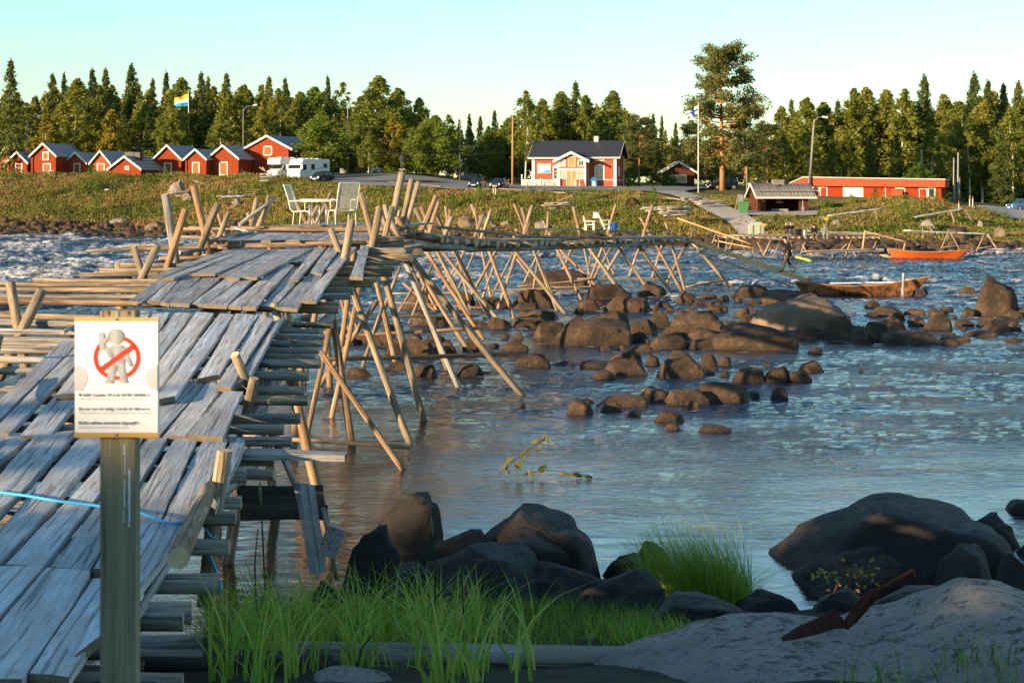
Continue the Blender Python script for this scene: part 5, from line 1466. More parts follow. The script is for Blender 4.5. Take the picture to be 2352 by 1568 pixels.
for xx in (-W-.54, .603):
    for a, b, za, zb in ((-ov-.02, D_/2, zE-ov*sl, zR), (D_/2, D_+ov+.02, zR, zE-ov*sl)):
        mb.prism([(a,za-.16),(b,zb-.16),(b,zb+.10),(a,za+.10)], xx, xx+.04, 'x')
mb.box(-W-.54, .64, -ov-.06, -ov-.003, zE-ov*sl-.16, zE-ov*sl+.03)
mb.build('bargeboard', M['cream'], HS)
mb = MB()
for x in (-W-.05, -.32): mb.box(x, x+.37, -.09, -.031, .1, zE-.05)
mb.box(-W+.32, -.32, -.07, -.031, hz(545), hz(535)).box(-W+.32, -.32, -.07, -.031, .1, .22).box(-W+.32, -.32, -.07, -.031, zE-.35, zE-.1)
mb.box(.021, .07, -.05, .30, .1, zE-.05).box(.021, .07, D_-.3, D_+.05, .1, zE-.05).box(.021, .06, .3, D_-.3, hz(545), hz(535)).box(.021, .06, .3, D_-.3, .1, .22)
mb.build('corner_boards', M['white'], HS)
MB().box(hx(818), hx(866), D_/2-.3, D_/2+.3, zR-.3, hz(45)).build('chimney', M['cream'], HS)
MB().box(hx(812), hx(872), D_/2-.36, D_/2+.36, hz(45), hz(40)).build('chimney_cap', M['concrete'], HS)
frame(HS, 'window', hx(880), hx(965), hz(532), hz(408), -.031, .16, .07, 'white', 'glasslit', (2,3))
frame(HS, 'window', hx(410), hx(480), hz(525), hz(405), -.031, .16, .07, 'white', 'glass', (2,3))
frame(HS, 'window', hx(412), hx(500), hz(302), hz(277), -.031, .10, .07, 'white', 'glass', (2,1))
frame(HS, 'window', hx(882), hx(970), hz(320), hz(292), -.031, .10, .07, 'white', 'glasslit', (1,1))
for a, b in ((862, 992), (388, 500)):
    MB().prism([(hx(a), hz(388)), (hx(b), hz(388)), (hx((a+b)/2), hz(362))], -.12, -.031, 'y').build('window_pediment', M['white'], HS)
f = MB().box(-.02,.02,0,0.01,0,.01)
MB().box(.071,.10,1.2,2.6,hz(495),hz(390)).build('notice_board', M['white'], HS)
# poster
PO = MB().box(hx(224), hx(374), -.10, -.032, hz(465), hz(357)).build('poster', M['white'], HS)
MB().prism([(hx(232), hz(462)), (hx(368), hz(462)), (hx(368), hz(418))], -.108, -.101, 'y').build('print', M['bluesign'], PO)
XR = Matrix.Rotation(R(90), 4, 'X')
text_obj('lettering', 'KUKKOLANKOSKI', .34, M['text'], PO, Matrix.Translation((hx(232), -.112, hz(378))) @ XR, width=hx(366)-hx(232))
for k, yy in enumerate((388, 396, 404)):
    MB().box(hx(240), hx([360,345,350][k]), -.106, -.101, hz(yy+2), hz(yy)).build('print', M['steel'], PO)
# porch
pz_ = 2.3; x0, x1 = hx(488), hx(800); pe = hz(312); pr_ = hz(235)
MB().prism([(x0,.1),(x1,.1),(x1,pe),((x0+x1)/2,pr_-.05),(x0,pe)], -pz_, -.03, 'y').build('porch_wall', M['housered'], HS)
psl = (pr_-pe)/((x1-x0)/2)
for a, b, za, zb in ((x0-.55, (x0+x1)/2, pe-.55*psl, pr_), ((x0+x1)/2, x1+.55, pr_, pe-.55*psl)):
    MB().prism([(a,za),(b,zb),(b,zb+.1),(a,za+.1)], -pz_-.5, .1, 'y').build('porch_roof', M['tin'], HS)
mb = MB()
for a, b, za, zb in ((x0-.58, (x0+x1)/2, pe-.58*psl, pr_), ((x0+x1)/2, x1+.58, pr_, pe-.58*psl)):
    mb.prism([(a,za-.10),(b,zb-.10),(b,zb+.14),(a,za+.14)], -pz_-.56, -pz_-.503, 'y')
    n_ = 14
    for k in range(n_):
        u = (k+.5)/n_; xx = a+(b-a)*u; zz = za+(zb-za)*u-.10
        mb.prism([(xx-.11,zz+.02),(xx+.11,zz+.02),(xx,zz-.16)], -pz_-.55, -pz_-.51, 'y')
mb.build('carved_bargeboard', M['white'], HS)
mb = MB()
for x in (x0, x1-.16): mb.box(x, x+.16, -pz_-.05, -pz_-.002, .1, pe-.05)
mb.box(x0+.16, x1-.16, -pz_-.06, -pz_-.002, hz(430), hz(412)).box(x1+.002,x1+.05,-pz_-.05,-pz_+.12,.1,pe).box(x1+.002,x1+.05,-.2,-.03,.1,pe)
mb.build('porch_trim', M['white'], HS)
for a, b, e, g, pn_ in ((508,573,520,433,'glasslit'),(715,778,525,435,'glasslit')):
    frame(HS, 'window', hx(a), hx(b), hz(e), hz(g), -pz_, .12, .06, 'white', pn_, (2,3))
for a, b, e, g, pn_ in ((512,568,382,325,'glasslit'),(722,776,382,328,'glass')):
    frame(HS, 'window', hx(a), hx(b), hz(e), hz(g), -pz_, .12, .06, 'white', pn_, (2,2))
frame(HS, 'hatch', hx(607), hx(682), hz(388), hz(285), -pz_, .05, .06, 'white', 'ochre', (1,1), 'hatch_leaf')
dr_ = frame(HS, 'door', hx(588), hx(694), hz(612), hz(438), -pz_, .05, .06, 'white', 'ochre', (2,1), 'door_leaf')
for yy in (.7,): 
    mb = MB(); 
    for a, b in ((-1.9,-1.1),(-.9,-.35)):
        mb.box(x1+.001, x1+.05, a, b, hz(540), hz(430))
    mb.build('side_window', M['glasslit'], HS)
    MB().box(x1+.001,x1+.045,-1.8,-1.0,hz(400),hz(330)).build('side_window', M['glasslit'], HS)
ST = MB()
for k in range(4): ST.box(hx(520), hx(690), -pz_-.35*(k+1), -pz_-.35*k-.003, -.55, .05-.17*k)
ST.build('steps', M['loggrey'], HS)
mb = MB()
for x in (hx(692), hx(730)): mb.box(x, x+.12, -pz_-1.4 if x < hx(700) else -pz_-.1, -pz_-1.28 if x < hx(700) else -pz_+.02, -.6, hz(548))
mb.box(hx(692), hx(694), -pz_-1.35, -pz_, hz(555), hz(548)); mb.build('stair_rail', M['white'], HS)
# terrace fence
fy = -pz_-.25; fx0, fx1 = hx(82), hx(505)
FT = root('terrace_fence', (c.x, c.y, c.z), 'white picket terrace fence with two banners left of the porch steps', 'fence', None, HS.rotation_euler[2])
for x in (fx0, fx0+(fx1-fx0)*.5, fx1):
    MB().box(x, x+.14, fy-.07, fy+.07, -.6, hz(480) if x == fx0 else hz(520)).build('post', M['white'], FT)
MB().box(fx0+.14, fx1, fy-.03, fy+.03, hz(545), hz(538)).build('rail', M['white'], FT); MB().box(fx0+.14, fx1, fy-.03, fy+.03, hz(618), hz(612)).build('rail', M['white'], FT)
n_ = 34
pm = MB().box(-.045,.045,-.012,.012,0,hz(545)-hz(612)).me('picket', M['white'])
for k in range(n_):
    if abs(k-n_/2) < .6: continue
    o = link('picket', pm, FT, Matrix.Translation((fx0+.25+(fx1-fx0-.3)*k/(n_-1), fy-.045, hz(612))), True)
for a, b, s_ in ((172,282,'KUKKOLANKOSKI'),(340,440,'KALASTUSLUVAT')):
    bn = MB().box(hx(a), hx(b), fy-.085, fy-.062, hz(585), hz(557)).build('banner', M['white'], FT)
    text_obj('lettering', s_, .30, M['text' if a > 300 else 'steel'], bn, Matrix.Translation((hx(a+5), fy-.089, hz(578))) @ XR, width=hx(b-5)-hx(a+5), bold=.008)
MB().box(fx0, fx1, -pz_-.2, -.1, -.4, .02).build('terrace_floor', M['loggrey'], FT)
# folding pavement sign
p = P(1364, 431, hd-4)
SG = root('pavement_sign', (p.x, p.y, p.z-.1), 'blue arched pavement sign right of the porch steps', 'sign', None, .25)
pr = [(-.4,0),(.4,0),(.4,1.15),(.3,1.38),(0,1.5),(-.3,1.38),(-.4,1.15)]
MB().prism(pr, -.05, .0, 'y').build('panel', M['bluesign'], SG)
MB().prism([(-.25,.3),(.25,.3),(.18,.9),(-.2,1.0)], -.058, -.051, 'y').build('print', M['white'], SG)
MB().box(-.4,-.34,-.1,.5,0,.04).box(.34,.4,-.1,.5,0,.04).build('foot', M['steel'], SG)

# ------------------------------------------------------------------ small cabin behind the flag
c = P(1583, 428, 262)
CB = root('small_cabin', (c.x, c.y, c.z), 'small dark red cabin with a white window pair and dark roof behind the right flagpole', 'cabin', None, yaw_to(R(-5), c))
s2 = 262/F
walls_gable(CB, -60*s2, 12*s2, 0, 5, 34*s2, 52*s2, 'darkred'); gable_roof(CB, -60*s2, 12*s2, 0, 5, 34*s2, 56*s2, .4, .4, 'tin')
frame(CB, 'window', -46*s2, -30*s2, 10*s2, 24*s2, 0, .15, .07, 'white', 'glass'); frame(CB, 'window', -25*s2, -8*s2, 10*s2, 24*s2, 0, .15, .07, 'white', 'glass')
MB().box(12*s2,40*s2,1,1.1,5*s2,6*s2).box(12*s2,40*s2,1,1.1,12*s2,13*s2).build('porch_rail', M['white'], CB)
mb = MB()
for k in range(14): mb.box((13+k*2)*s2, (13.8+k*2)*s2, 1.02, 1.08, 1*s2, 12*s2)
mb.build('porch_pickets', M['white'], CB)

# ------------------------------------------------------------------ long red building
ld = 236.0; c = P(2162, 458, ld)
LB = root('long_red_building', (c.x, c.y, c.z), 'long low bright red building with a white garage door behind the weedy mound', 'building', None, yaw_to(R(4), c))
sL = ld/F*.3296; lx = lambda a: (a-1660)*sL; lz = lambda b: (860-b)*sL
MB().box(lx(640), 0, 0, 7, -1.5, lz(765)).build('wall', M['longred'], LB)
MB().prism([(lx(610), lz(758)), (lx(700), lz(764)), (lx(1688), lz(776)), (lx(1688), lz(722)), (lx(700), lz(703)), (lx(606), lz(745))], -.75, 7.5, 'y').build('fascia', M['fascia'], LB)
MB().prism([(lx(696), lz(704)), (lx(1692), lz(723)), (lx(1692), lz(718)), (lx(696), lz(699))], -.80, 7.55, 'y').build('roof_edge', M['white'], LB)
MB().prism([(lx(604), lz(748)), (lx(700), lz(706)), (lx(700), lz(701)), (lx(604), lz(743))], -.79, 7.5, 'y').build('roof_edge', M['white'], LB)
frame(LB, 'window', lx(768), lx(812), lz(796), lz(778), 0, .12, .06, 'white', 'glass'); frame(LB, 'door', lx(824), lx(866), lz(850), lz(776), 0, .10, .06, 'white', 'longred', panename='door_leaf')
frame(LB, 'garage_door', lx(984), lx(1120), lz(850), lz(768), 0, .05, .06, 'white', 'white', panename='door_leaf')
frame(LB, 'door', lx(1280), lx(1408), lz(850), lz(775), 0, .10, .06, 'white', 'longred', panename='door_leaf')
MB().prism([(lx(1322), lz(850)), (lx(1400), lz(850)), (lx(1400), lz(800)), (lx(1322), lz(785))], -.9, -.8, 'y').build('hatch', M['fascia'], LB)
MB().box(lx(1345), lx(1408), -.12, -.07, lz(786), lz(776)).build('trim', M['white'], LB)
frame(LB, 'door', lx(1513), lx(1560), lz(862), lz(788), 0, .08, .06, 'white', 'longred', panename='door_leaf')
frame(LB, 'window', lx(1576), lx(1612), lz(848), lz(785), 0, .18, .08, 'white', 'glass')

# ------------------------------------------------------------------ cooking hut by the path
gd = 199.0; c = P(1857, 493, gd)
GH = root('cooking_shelter', (c.x, c.y, c.z), 'dark brown open log shelter with a pole roof and hanging smoke hood', 'shelter', None, yaw_to(R(-14), c))
sG = gd/F*(440/1344*.5742)
gx_ = lambda a: (a-788)*sG; gzz = lambda b: (600-b)*sG
x0, x1 = gx_(175), 0; zt = gzz(352)
D2 = 4.2
MB().box(x0, x1, D2-.15, D2, -.2, zt).build('back_wall', M['darkred'], GH)
MB().prism([(0,-.3),(D2,-.3),(D2,zt),(D2/2,zt+1.0),(0,zt)], x0-.1, x0+.12, 'x').build('side_wall', M['darkred'], GH)
MB().prism([(0,-.3),(D2,-.3),(D2,zt),(D2/2,zt+1.0),(0,zt)], x1-.2, x1, 'x').build('side_wall', M['darkred'], GH)
MB().box(x0+.12, gx_(258), 0, .15, -.2, zt).build('front_wall', M['darkred'], GH); MB().box(gx_(670), x1-.2, 0, .15, -.2, zt).build('front_wall', M['darkred'], GH)
for a, b, za, zb in ((-.7, D2/2, zt-.35, zt+1.05), (D2/2, D2+.7, zt+1.05, zt-.35)):
    MB().prism([(a,za),(b,zb),(b,zb+.1),(a,za+.1)], x0-.5, x1+.75, 'x').build('roof', M['loggrey'], GH)
pole_me = MB().tube([(0,-.75,zt-.22),(0,D2/2,zt+1.22)], [.06,.045], 6).me('roof_pole', M['loggrey'], True)
k = x0-.4
while k < x1+.7:
    link('roof_pole', pole_me, GH, Matrix.Translation((k, rnd.uniform(-.05,.05), rnd.uniform(-.02,.03))), True); k += .135
MB().tube([(x0-.55,-.28,zt+.42),(x1+.8,-.25,zt+.40)], .06, 6).build('roof_batten', M['loggrey'], GH)
MB().box(x0-.5, x1+.75, -.80, -.74, zt-.46, zt-.28).build('eaves_board', M['white'], GH)
MB().prism([(-.8,zt-.45),(D2/2,zt+1.02),(D2/2,zt+1.25),(-.8,zt-.22)], x0-.56, x0-.503, 'x').prism([(D2+.8,zt-.45),(D2/2,zt+1.02),(D2/2,zt+1.25),(D2+.8,zt-.22)], x0-.56, x0-.503, 'x').build('bargeboard', M['white'], GH)
mb = MB(); cx_, cz_ = gx_(452), gzz(455)
for (rr_, z_) in (((.60,.85,1.0),0),): pass
pts = [(cx_, 1.4, cz_), (cx_, 1.4, cz_+.12), (cx_, 1.4, gzz(432)), (cx_, 1.4, gzz(375))]
MB().tube(pts, [66*sG, 60*sG, 33*sG, 33*sG], 16).build('smoke_hood', M['steel'], GH, smooth=True)
MB().tube([(cx_,1.4,gzz(375)),(cx_,1.4,zt+1.1)], 20*sG, 12).build('flue', M['black'], GH)
MB().box(gx_(390), gx_(530), D2/2-.5, D2/2+.3, zt+.9, zt+1.6).build('chimney_box', M['loggrey'], GH)
MB().box(gx_(355), gx_(560), .9, 2.0, -.2, gzz(530)).build('fire_pit', M['concrete'], GH)
p = GH.location
BN = root('log_bench', GH.matrix_basis @ Vector((0,0,0)), 'wooden slab bench standing in front of the shelter fireplace', 'bench', None, GH.rotation_euler[2])
MB().box(gx_(405), gx_(635), -.55, -.15, gzz(572), gzz(560)).build('seat', M['log'], BN)
for a in (470, 600, 410): MB().box(gx_(a), gx_(a+22), -.5, -.2, -.1, gzz(573)).build('leg', M['log'], BN)
SHV = root('shovel', GH.matrix_basis @ Vector((gx_(716), -.06, gzz(420))), 'shovel with a pale blade hanging on the front wall of the shelter', 'shovel', None, GH.rotation_euler[2])
MB().tube([(0,0,0),(0,0,-80*sG)], .025, 6).build('handle', M['white'], SHV)
MB().prism([(-.17,-.0),(.17,0),(.19,-.4),(0,-.62),(-.19,-.4)], -.02, 0, 'y').build('blade', M['steel'], SHV, Matrix.Translation((0,0,-78*sG)))
# ------------------------------------------------------------------ sign on its post
sd_ = 4.8; kx = sd_/F
SGN = root('warning_sign', P(271,1000,sd_), 'white laminated no-entry sign with text in three languages on a square wooden post', 'sign')
def L_(x, y, z=0.0): return ((x-271)*kx, z, -(y-1000)*kx)
def q_(x0, x1, y0, y1, f0, f1): # picture box -> local
    return ((x0-271)*kx, (x1-271)*kx, f0, f1, -(y1-1000)*kx, -(y0-1000)*kx)
MB().box(*q_(229,312,713,1760,.0,.06)).build('post', M['postwood'], SGN, Matrix.Identity(4), bevel=.004)
for x, y in ((246,718),(292,718)):
    MB().tube([L_(x,y,-.004),L_(x,y,.0)], .005, 8).build('nail', M['brick'], SGN)
MB().box(*q_(174.5,366,729,1001,-.012,-.001)).build('backing_board', M['white'], SGN)
M['paper'] = plain('laminated_paper', (.90,.91,.90), .25, .5, var=.02)
SH_ = MB().box(*q_(175,365,736,992,-.015,-.0125)).build('sheet', M['paper'], SGN)
M['edge'] = plain('orange_edge_strip', (.62,.36,.09), .5, .3, var=.1)
for y0, y1 in ((729,736),(991,1002)):
    MB().box(*q_(174,367,y0,y1,-.018,-.0155)).build('edge_strip', M['edge'], SGN)
for x, y in ((270,732),(270,996)): MB().tube([L_(x,y,-.021),L_(x,y,-.018)], .0035, 10).build('drawing_pin', M['steel'], SGN)
# print: figure in a struck-out ring
def disc(mb, cx, cy, r, f, n=28, ry=None, r0=0.0):
    ry = ry or r; base = len(mb.v); v = []; fs = []
    if r0:
        for k in range(n):
            a = 2*math.pi*k/n; v += [L_(cx+r*math.cos(a), cy+ry*math.sin(a), f), L_(cx+r0*math.cos(a), cy+r0*ry/r*math.sin(a), f)]
        fs = [(2*k, 2*((k+1)%n), 2*((k+1)%n)+1, 2*k+1) for k in range(n)]
    else:
        v = [L_(cx+r*math.cos(2*math.pi*k/n), cy+ry*math.sin(2*math.pi*k/n), f) for k in range(n)]; fs = [tuple(range(n))]
    return mb.add(v, fs)
def poly(mb, pts, f): return mb.add([L_(x, y, f) for x, y in pts], [tuple(range(len(pts)))])
def capsule(mb, a, b, ra, rb, f, n=10):
    a = Vector(a); b = Vector(b); t_ = (b-a).normalized(); nrm = Vector((-t_.y, t_.x)); pts = []
    for k in range(n+1):
        th = math.pi*k/n; pts.append(a+nrm*ra*math.cos(th)-t_*ra*math.sin(th))
    for k in range(n+1):
        th = math.pi*k/n; pts.append(b-nrm*rb*math.cos(th)+t_*rb*math.sin(th))
    return poly(mb, [tuple(p) for p in pts], f)
t = NT('printed_grey_figure')
g_ = t.n('ShaderNodeSeparateXYZ'); t.l(t.n('ShaderNodeTexCoord').outputs['Generated'], g_.inputs[0])
M['figure'] = t.fin(t.ramp(g_.outputs[0], [(0, (.30,.31,.32)), (.4, (.46,.48,.49)), (1, (.20,.21,.23))]), .35, .4)
M['ringred'] = plain('printed_red', (.78,.055,.03), .35, .4, var=.03)
M['smoke'] = plain('printed_pale_grey', (.56,.55,.58), .35, .4, var=.03)
def figp(mb, nm, mat): o = mb.build(nm, M[mat], SH_); tris_fix(o.data); return o
o = figp(disc(MB(), 271.5, 820, 54, -.0162, 44, ry=51, r0=44), 'ring', 'ringred')
figp(capsule(MB(), (258,814), (238,790), 7, 5, -.0166), 'figure_arm', 'figure'); figp(capsule(MB(), (239,795), (237,768), 7, 7, -.0168), 'figure_hand', 'figure')
figp(capsule(MB(), (241,783), (252,774), 4, 3, -.0169), 'figure_thumb', 'figure')
figp(capsule(MB(), (288,805), (303,836), 6, 5, -.0166), 'figure_arm', 'figure')
figp(poly(MB(), [(252,800),(262,790),(284,790),(294,800),(290,835),(288,845),(256,845),(258,825)], -.0164), 'figure_body', 'figure')
figp(capsule(MB(), (263,842), (256,870), 9, 8, -.0166), 'figure_leg', 'figure'); figp(capsule(MB(), (281,842), (287,868), 9, 8, -.0167), 'figure_leg', 'figure')
figp(disc(MB(), 255, 875, 11, -.0171, ry=4.5), 'figure_foot', 'figure'); figp(disc(MB(), 288, 874, 10, -.0171, ry=4.5), 'figure_foot', 'figure')
figp(disc(MB(), 269, 771, 19, -.0173, ry=18), 'figure_head', 'figure')
figp(poly(MB(), [(231,843),(238,852),(314,797),(306,789)], -.0175), 'bar', 'ringred')
figp(poly(MB(), [(176,838),(187,836),(200,848),(206,868),(198,886),(192,897),(176,897)], -.0160), 'stain', 'smoke')
figp(poly(MB(), [(364,836),(350,842),(338,850),(335,868),(342,885),(352,894),(364,896)], -.0160), 'stain', 'smoke')
M['txt1'] = plain('printed_text', (.12,.12,.14), .4, .3); M['txt2'] = plain('printed_small_text', (.34,.34,.37), .4, .3)
XR = Matrix.Rotation(R(90), 4, 'X')
for s_, x0, x1, y, sz, m in [('Beträd ej patan. Den är till för håvfisket.',184,347,908,.0105,'txt1'),('Vill du själv prova att håva kan du boka i receptionen.',184,334,916.5,.0075,'txt2'),
    ('Do not enter the bridge. It is for the fishermen.',184,347.5,940,.0105,'txt1'),('Would you like to try the bag net fishing ask in the reception.',184,357,948,.0075,'txt2'),
    ('Kulku sallittu ainostaan lippoajille.',184,324,972,.0105,'txt1'),('Opas/lippous varattavissa vastaanotosta.',184,299,981,.0075,'txt2')]:
    text_obj('lettering', s_, sz, M[m], SH_, Matrix.Translation(L_(x0, y, -.0166)) @ XR, width=(x1-x0)*kx, bold=.0004 if m == 'txt1' else 0)
M['splash'] = plain('white_dropping', (.72,.72,.70), .7, .3)
mb = MB()
for x, y0, y1, w in ((286,1018,1045,2.2),(287,1050,1090,1.6),(297,1078,1210,3.2),(286,1100,1165,2.2),(284,1170,1200,1.5)):
    n_ = 7; pts = [(x-w*(.4+.6*rnd.random()), y0+(y1-y0)*k/n_) for k in range(n_+1)]+[(x+w*(.4+.6*rnd.random()), y1-(y1-y0)*k/n_) for k in range(n_+1)]
    poly(mb, pts, -.0012)
mb.build('bird_dropping', M['splash'], SGN)

# ------------------------------------------------------------------ blue rope
M['rope'] = plain('blue_rope', (.06,.42,.72), .6, .3, var=.12, sc=60)
def ropeobj(pts, r, name, mat, label=None, cat=None, par=None):
    mb = MB().tube(pts, r, 6); o = mb.build(name, M[mat], par, None, True)
    if label: props(o, label, cat)
    return o
rp = [PP(x, y, PA, .06) for x, y in ((-60,1120),(0,1130),(60,1138),(130,1150),(215,1160),(320,1176),(375,1197))]
rp2 = [PP(x, y, PA, .07) for x, y in ((375,1199),(402,1203),(424,1199),(448,1192))]+[P(468,1205,13.2), P(478,1225,12.7), P(495,1245,12.6), P(508,1250,12.6), P(498,1240,12.5), P(480,1230,12.6), P(474,1245,12.5), P(484,1280,12.4), P(496,1310,12.3), P(506,1340,12.2), P(503,1368,12.2)]
ropeobj(rp+rp2, .011, 'rope', 'rope', 'bright blue rope lying across the near deck and hanging off its right side', 'rope')

# ------------------------------------------------------------------ garden furniture on the bridge
M['metalwhite'] = plain('cream_enamel', (.76,.72,.58), .4, .5, var=.04)
M['cord'] = plain('woven_cord', (.66,.63,.50), .7, .3, var=.06)
def strap_chair(name, label, loc, rz):
    r = root(name, loc, label, 'chair', 'white strap garden chairs', rz)
    # local: seat faces +x, back on the -x side
    w = .29
    for s_ in (-1, 1):
        y = s_*w
        MB().tube([(-.42,y,1.12),(-.30,y,.80),(-.22,y,.46),(-.15,y,.40),(.18,y,.42),(.28,y,.40),(.33,y,.32),(.40,y,0)], .017, 6).build('side_frame', M['metalwhite'], r, smooth=True)
        MB().tube([(-.28,y,.68),(.14,y,.70),(.19,y,.66),(.19,y,.42)], .016, 6).build('armrest', M['metalwhite'], r, smooth=True)
        MB().tube([(-.12,y,.40),(-.16,y,0)], .015, 6).build('leg', M['metalwhite'], r, smooth=True)
    MB().tube([(-.42,-w,1.12),(-.42,w,1.12)], .018, 6).build('top_rail', M['metalwhite'], r)
    MB().tube([(-.13,-w,.40),(-.13,w,.40)], .015, 6).build('cross_rail', M['metalwhite'], r)
    mb = MB(); prof = [(-.42,1.11),(-.30,.80),(-.22,.46)]
    n_ = 30
    for k in range(n_):
        u = k/(n_-1)*2; i = min(int(u), 1); f_ = u-i; x = prof[i][0]*(1-f_)+prof[i+1][0]*f_; z = prof[i][1]*(1-f_)+prof[i+1][1]*f_
        mb.bar((x,-w,z), (x,w,z), .014, .014)
    for k in range(14): x = -.13+k*.033; mb.bar((x,-w,.40), (x,w,.40), .020, .010)
    mb.build('cord_webbing', M['cord'], r)
    return r
zc_ = lambda x, y, d: P(x, y, d)
strap_chair('garden_chair', 'white strap garden chair at the left of the table, facing right', P(693,520,49.3), R(-12))
strap_chair('garden_chair', 'white strap garden chair with its back to the viewer right of the table', P(789,519,48.2), R(118))
TB = root('garden_table', P(742,519,48.8), 'round cream table on shiny steel legs between the two strap chairs', 'table')
zt_ = (519-459)*48.8/F
MB().tube([(0,0,zt_-.05),(0,0,zt_+.02)], .60, 28).build('table_top', M['cream'], TB)
for a in (R(20), R(110), R(200), R(290)):
    MB().tube([(.36*math.cos(a),.36*math.sin(a),0),(.36*math.cos(a),.36*math.sin(a),zt_-.03)], .028, 10).build('leg', M['steel'], TB, smooth=True)
M['steel'].node_tree.nodes['Principled BSDF'].inputs['Roughness'].default_value = .3
# plastic chair, chair and blue box farther along
cd = 83.0
def PC_(x, y, d=cd): return P(x, y, d)
CH1 = root('armchair', PC_(1353,529), 'white slatted plastic armchair far along the bridge', 'chair')
s_ = cd/F
mb = MB()
for dx in (-8, 10):
    for dy in (-.2, .3): mb.box(dx*s_-.04, dx*s_+.04, dy-.04, dy+.04, 0, 14*s_+.06)
mb.build('leg', M['white'], CH1)
MB().box(-9*s_, 11*s_, -.25, .35, 12*s_, 14*s_).build('seat', M['white'], CH1); MB().box(-12*s_, 14*s_, -.30, -.24, 20*s_, 22*s_).box(-12*s_, 14*s_, .36, .42, 20*s_, 22*s_).build('armrest', M['white'], CH1)
mb = MB()
for k in range(5):
    y = -.25+k*.15; mb.bar((-9*s_,y,13*s_),(-13*s_,y,33*s_),.09,.03,(1,0,0))
mb.build('back_slats', M['white'], CH1)
CH2 = root('folding_chair', PC_(1384,527), 'white tubular chair leaning beside the armchair far along the bridge', 'chair')
mb = MB()
for dy in (-.25,.25):
    mb.tube([(-11*s_,dy,37*s_),(2*s_,dy,10*s_),(4*s_,dy,0)], .022, 5).tube([(-4*s_,dy,20*s_),(14*s_,dy,22*s_),(15*s_,dy,0)], .02, 5)
mb.build('frame', M['white'], CH2)
MB().bar((-10*s_,0,35*s_),(1*s_,0,13*s_),.5,.03,(1,0,.3)).build('backrest', M['metalwhite'], CH2); MB().box(0,13*s_,-.25,.25,11*s_,12.2*s_).build('seat', M['metalwhite'], CH2)
M['bluebox'] = plain('blue_plastic', (.02,.10,.42), .4, .5)
BX = root('blue_barrel', PC_(1409,527), 'blue plastic tub standing right of the white chairs', 'tub')
MB().tube([(0,0,0),(0,0,.28)], [.16,.20], 14).build('body', M['bluebox'], BX); MB().tube([(0,0,.281),(0,0,.31)], .215, 14).build('rim', M['bluebox'], BX)
BK = root('white_bucket', PC_(1371,496), 'upturned white bucket behind the armchair', 'bucket')
MB().tube([(0,.5,-.62),(0,.5,-.1)], .03, 6).build('stand', M['log'], BK); MB().tube([(0,.5,-.1),(0,.5,.16)], [.17,.12], 14).build('body', M['white'], BK)
# coil of line tied round two props
ropeobj([P(1466,505,96),P(1474,510,95.5),P(1484,508,95),P(1500,512,95),P(1530,526,95.5),P(1562,546,96),P(1600,572,97),P(1680,606,97),P(1750,632,96),P(1822,660,93)], .022, 'mooring_line', 'black', 'thin dark mooring line from the bridge prop down to the boat', 'rope')

# ------------------------------------------------------------------ boats
def boat(name, label, pl, pr, L_up_l, L_up_r, depth, beam, mat, inner, n=5, tilt=0.0):
    """pl/pr: world points of the two ends at the water; strakes are separate parts"""
    a = Vector(pl); b = Vector(pr); L = (b-a).length; ang = math.atan2(b.y-a.y, b.x-a.x)
    r = root(name, (a.x, a.y, 0), label, 'boat', None, ang)
    NS = 22
    def sec(u, v, side):
        # u 0..1 along, v 0 keel..1 gunwale
        s_ = math.sin(math.pi*min(max(u*.96+.02, 0), 1))**.62
        hb = beam/2*s_*(v**.55)*(.55+.45*v)
        sheer = depth*(1+ (L_up_l*(1-u*2)**2 if u < .5 else L_up_r*(2*u-1)**2.2))
        keel = -.12+ (.30*max(0, (abs(2*u-1)-.72)/.28)**2)
        x = u*L + (v-.35)*(-.35 if u < .08 else .0)*(1-u/.08) + ((v-.3)*.75*((u-.86)/.14) if u > .86 else 0)
        return Vector((x, side*hb, keel+(sheer-keel)*v))
    for side in (-1, 1):
        for k in range(n):
            v0, v1 = k/n, (k+1)/n+.02
            vs = []; fs = []
            for i in range(NS+1):
                u = i/NS
                p0 = sec(u, v0, side); p1 = sec(u, min(v1, 1), side)
                o = Vector((0, side*.022, 0)); vs += [p0+o*1.0, p1+o*.2, p1-o*.8, p0-o*.2]
            for i in range(NS):
                for j in range(4): fs.append((i*4+j, i*4+(j+1)%4, (i+1)*4+(j+1)%4, (i+1)*4+j))
            me = mesh('strake', vs, fs, M[mat]); tris_fix(me); link('strake', me, r, None, True)
        MB().tube([sec(i/NS, 1.0, side) for i in range(NS+1)], .030, 5).build('gunwale', M[inner], r)
    MB().tube([sec(0, v, 1)*1 for v in (0,.5,1.03)], .045, 5).build('stem', M[inner], r); MB().tube([sec(1, v, 1) for v in (0,.5,1.04)], .045, 5).build('stem', M[inner], r)
    vs = []; fs = []
    for i in range(NS+1): vs += [sec(i/NS, .30, -1), sec(i/NS, .30, 1)]
    for i in range(NS): fs.append((2*i, 2*i+1, 2*i+3, 2*i+2))
    link('floor_boards', mesh('floor_boards', vs, fs, M[inner]), r, None, True)
    for u in (.28, .5, .70, .86):
        p0 = sec(u, .72, -1); p1 = sec(u, .72, 1); MB().bar(p0, p1, .22, .03).build('thwart', M[inner], r)
    return r, sec
M['boatbrown'] = wood('old_tarred_boat_wood', (.045,.022,.012), (.12,.058,.027), (.24,.125,.06), .4, tint=(.42,.17,.07))
M['boator'] = plain('varnished_orange_boat', (.52,.095,.016), .4, .5, var=.12, sc=2)
M['boatin'] = plain('boat_inside', (.28,.16,.09), .7, .3, var=.2)
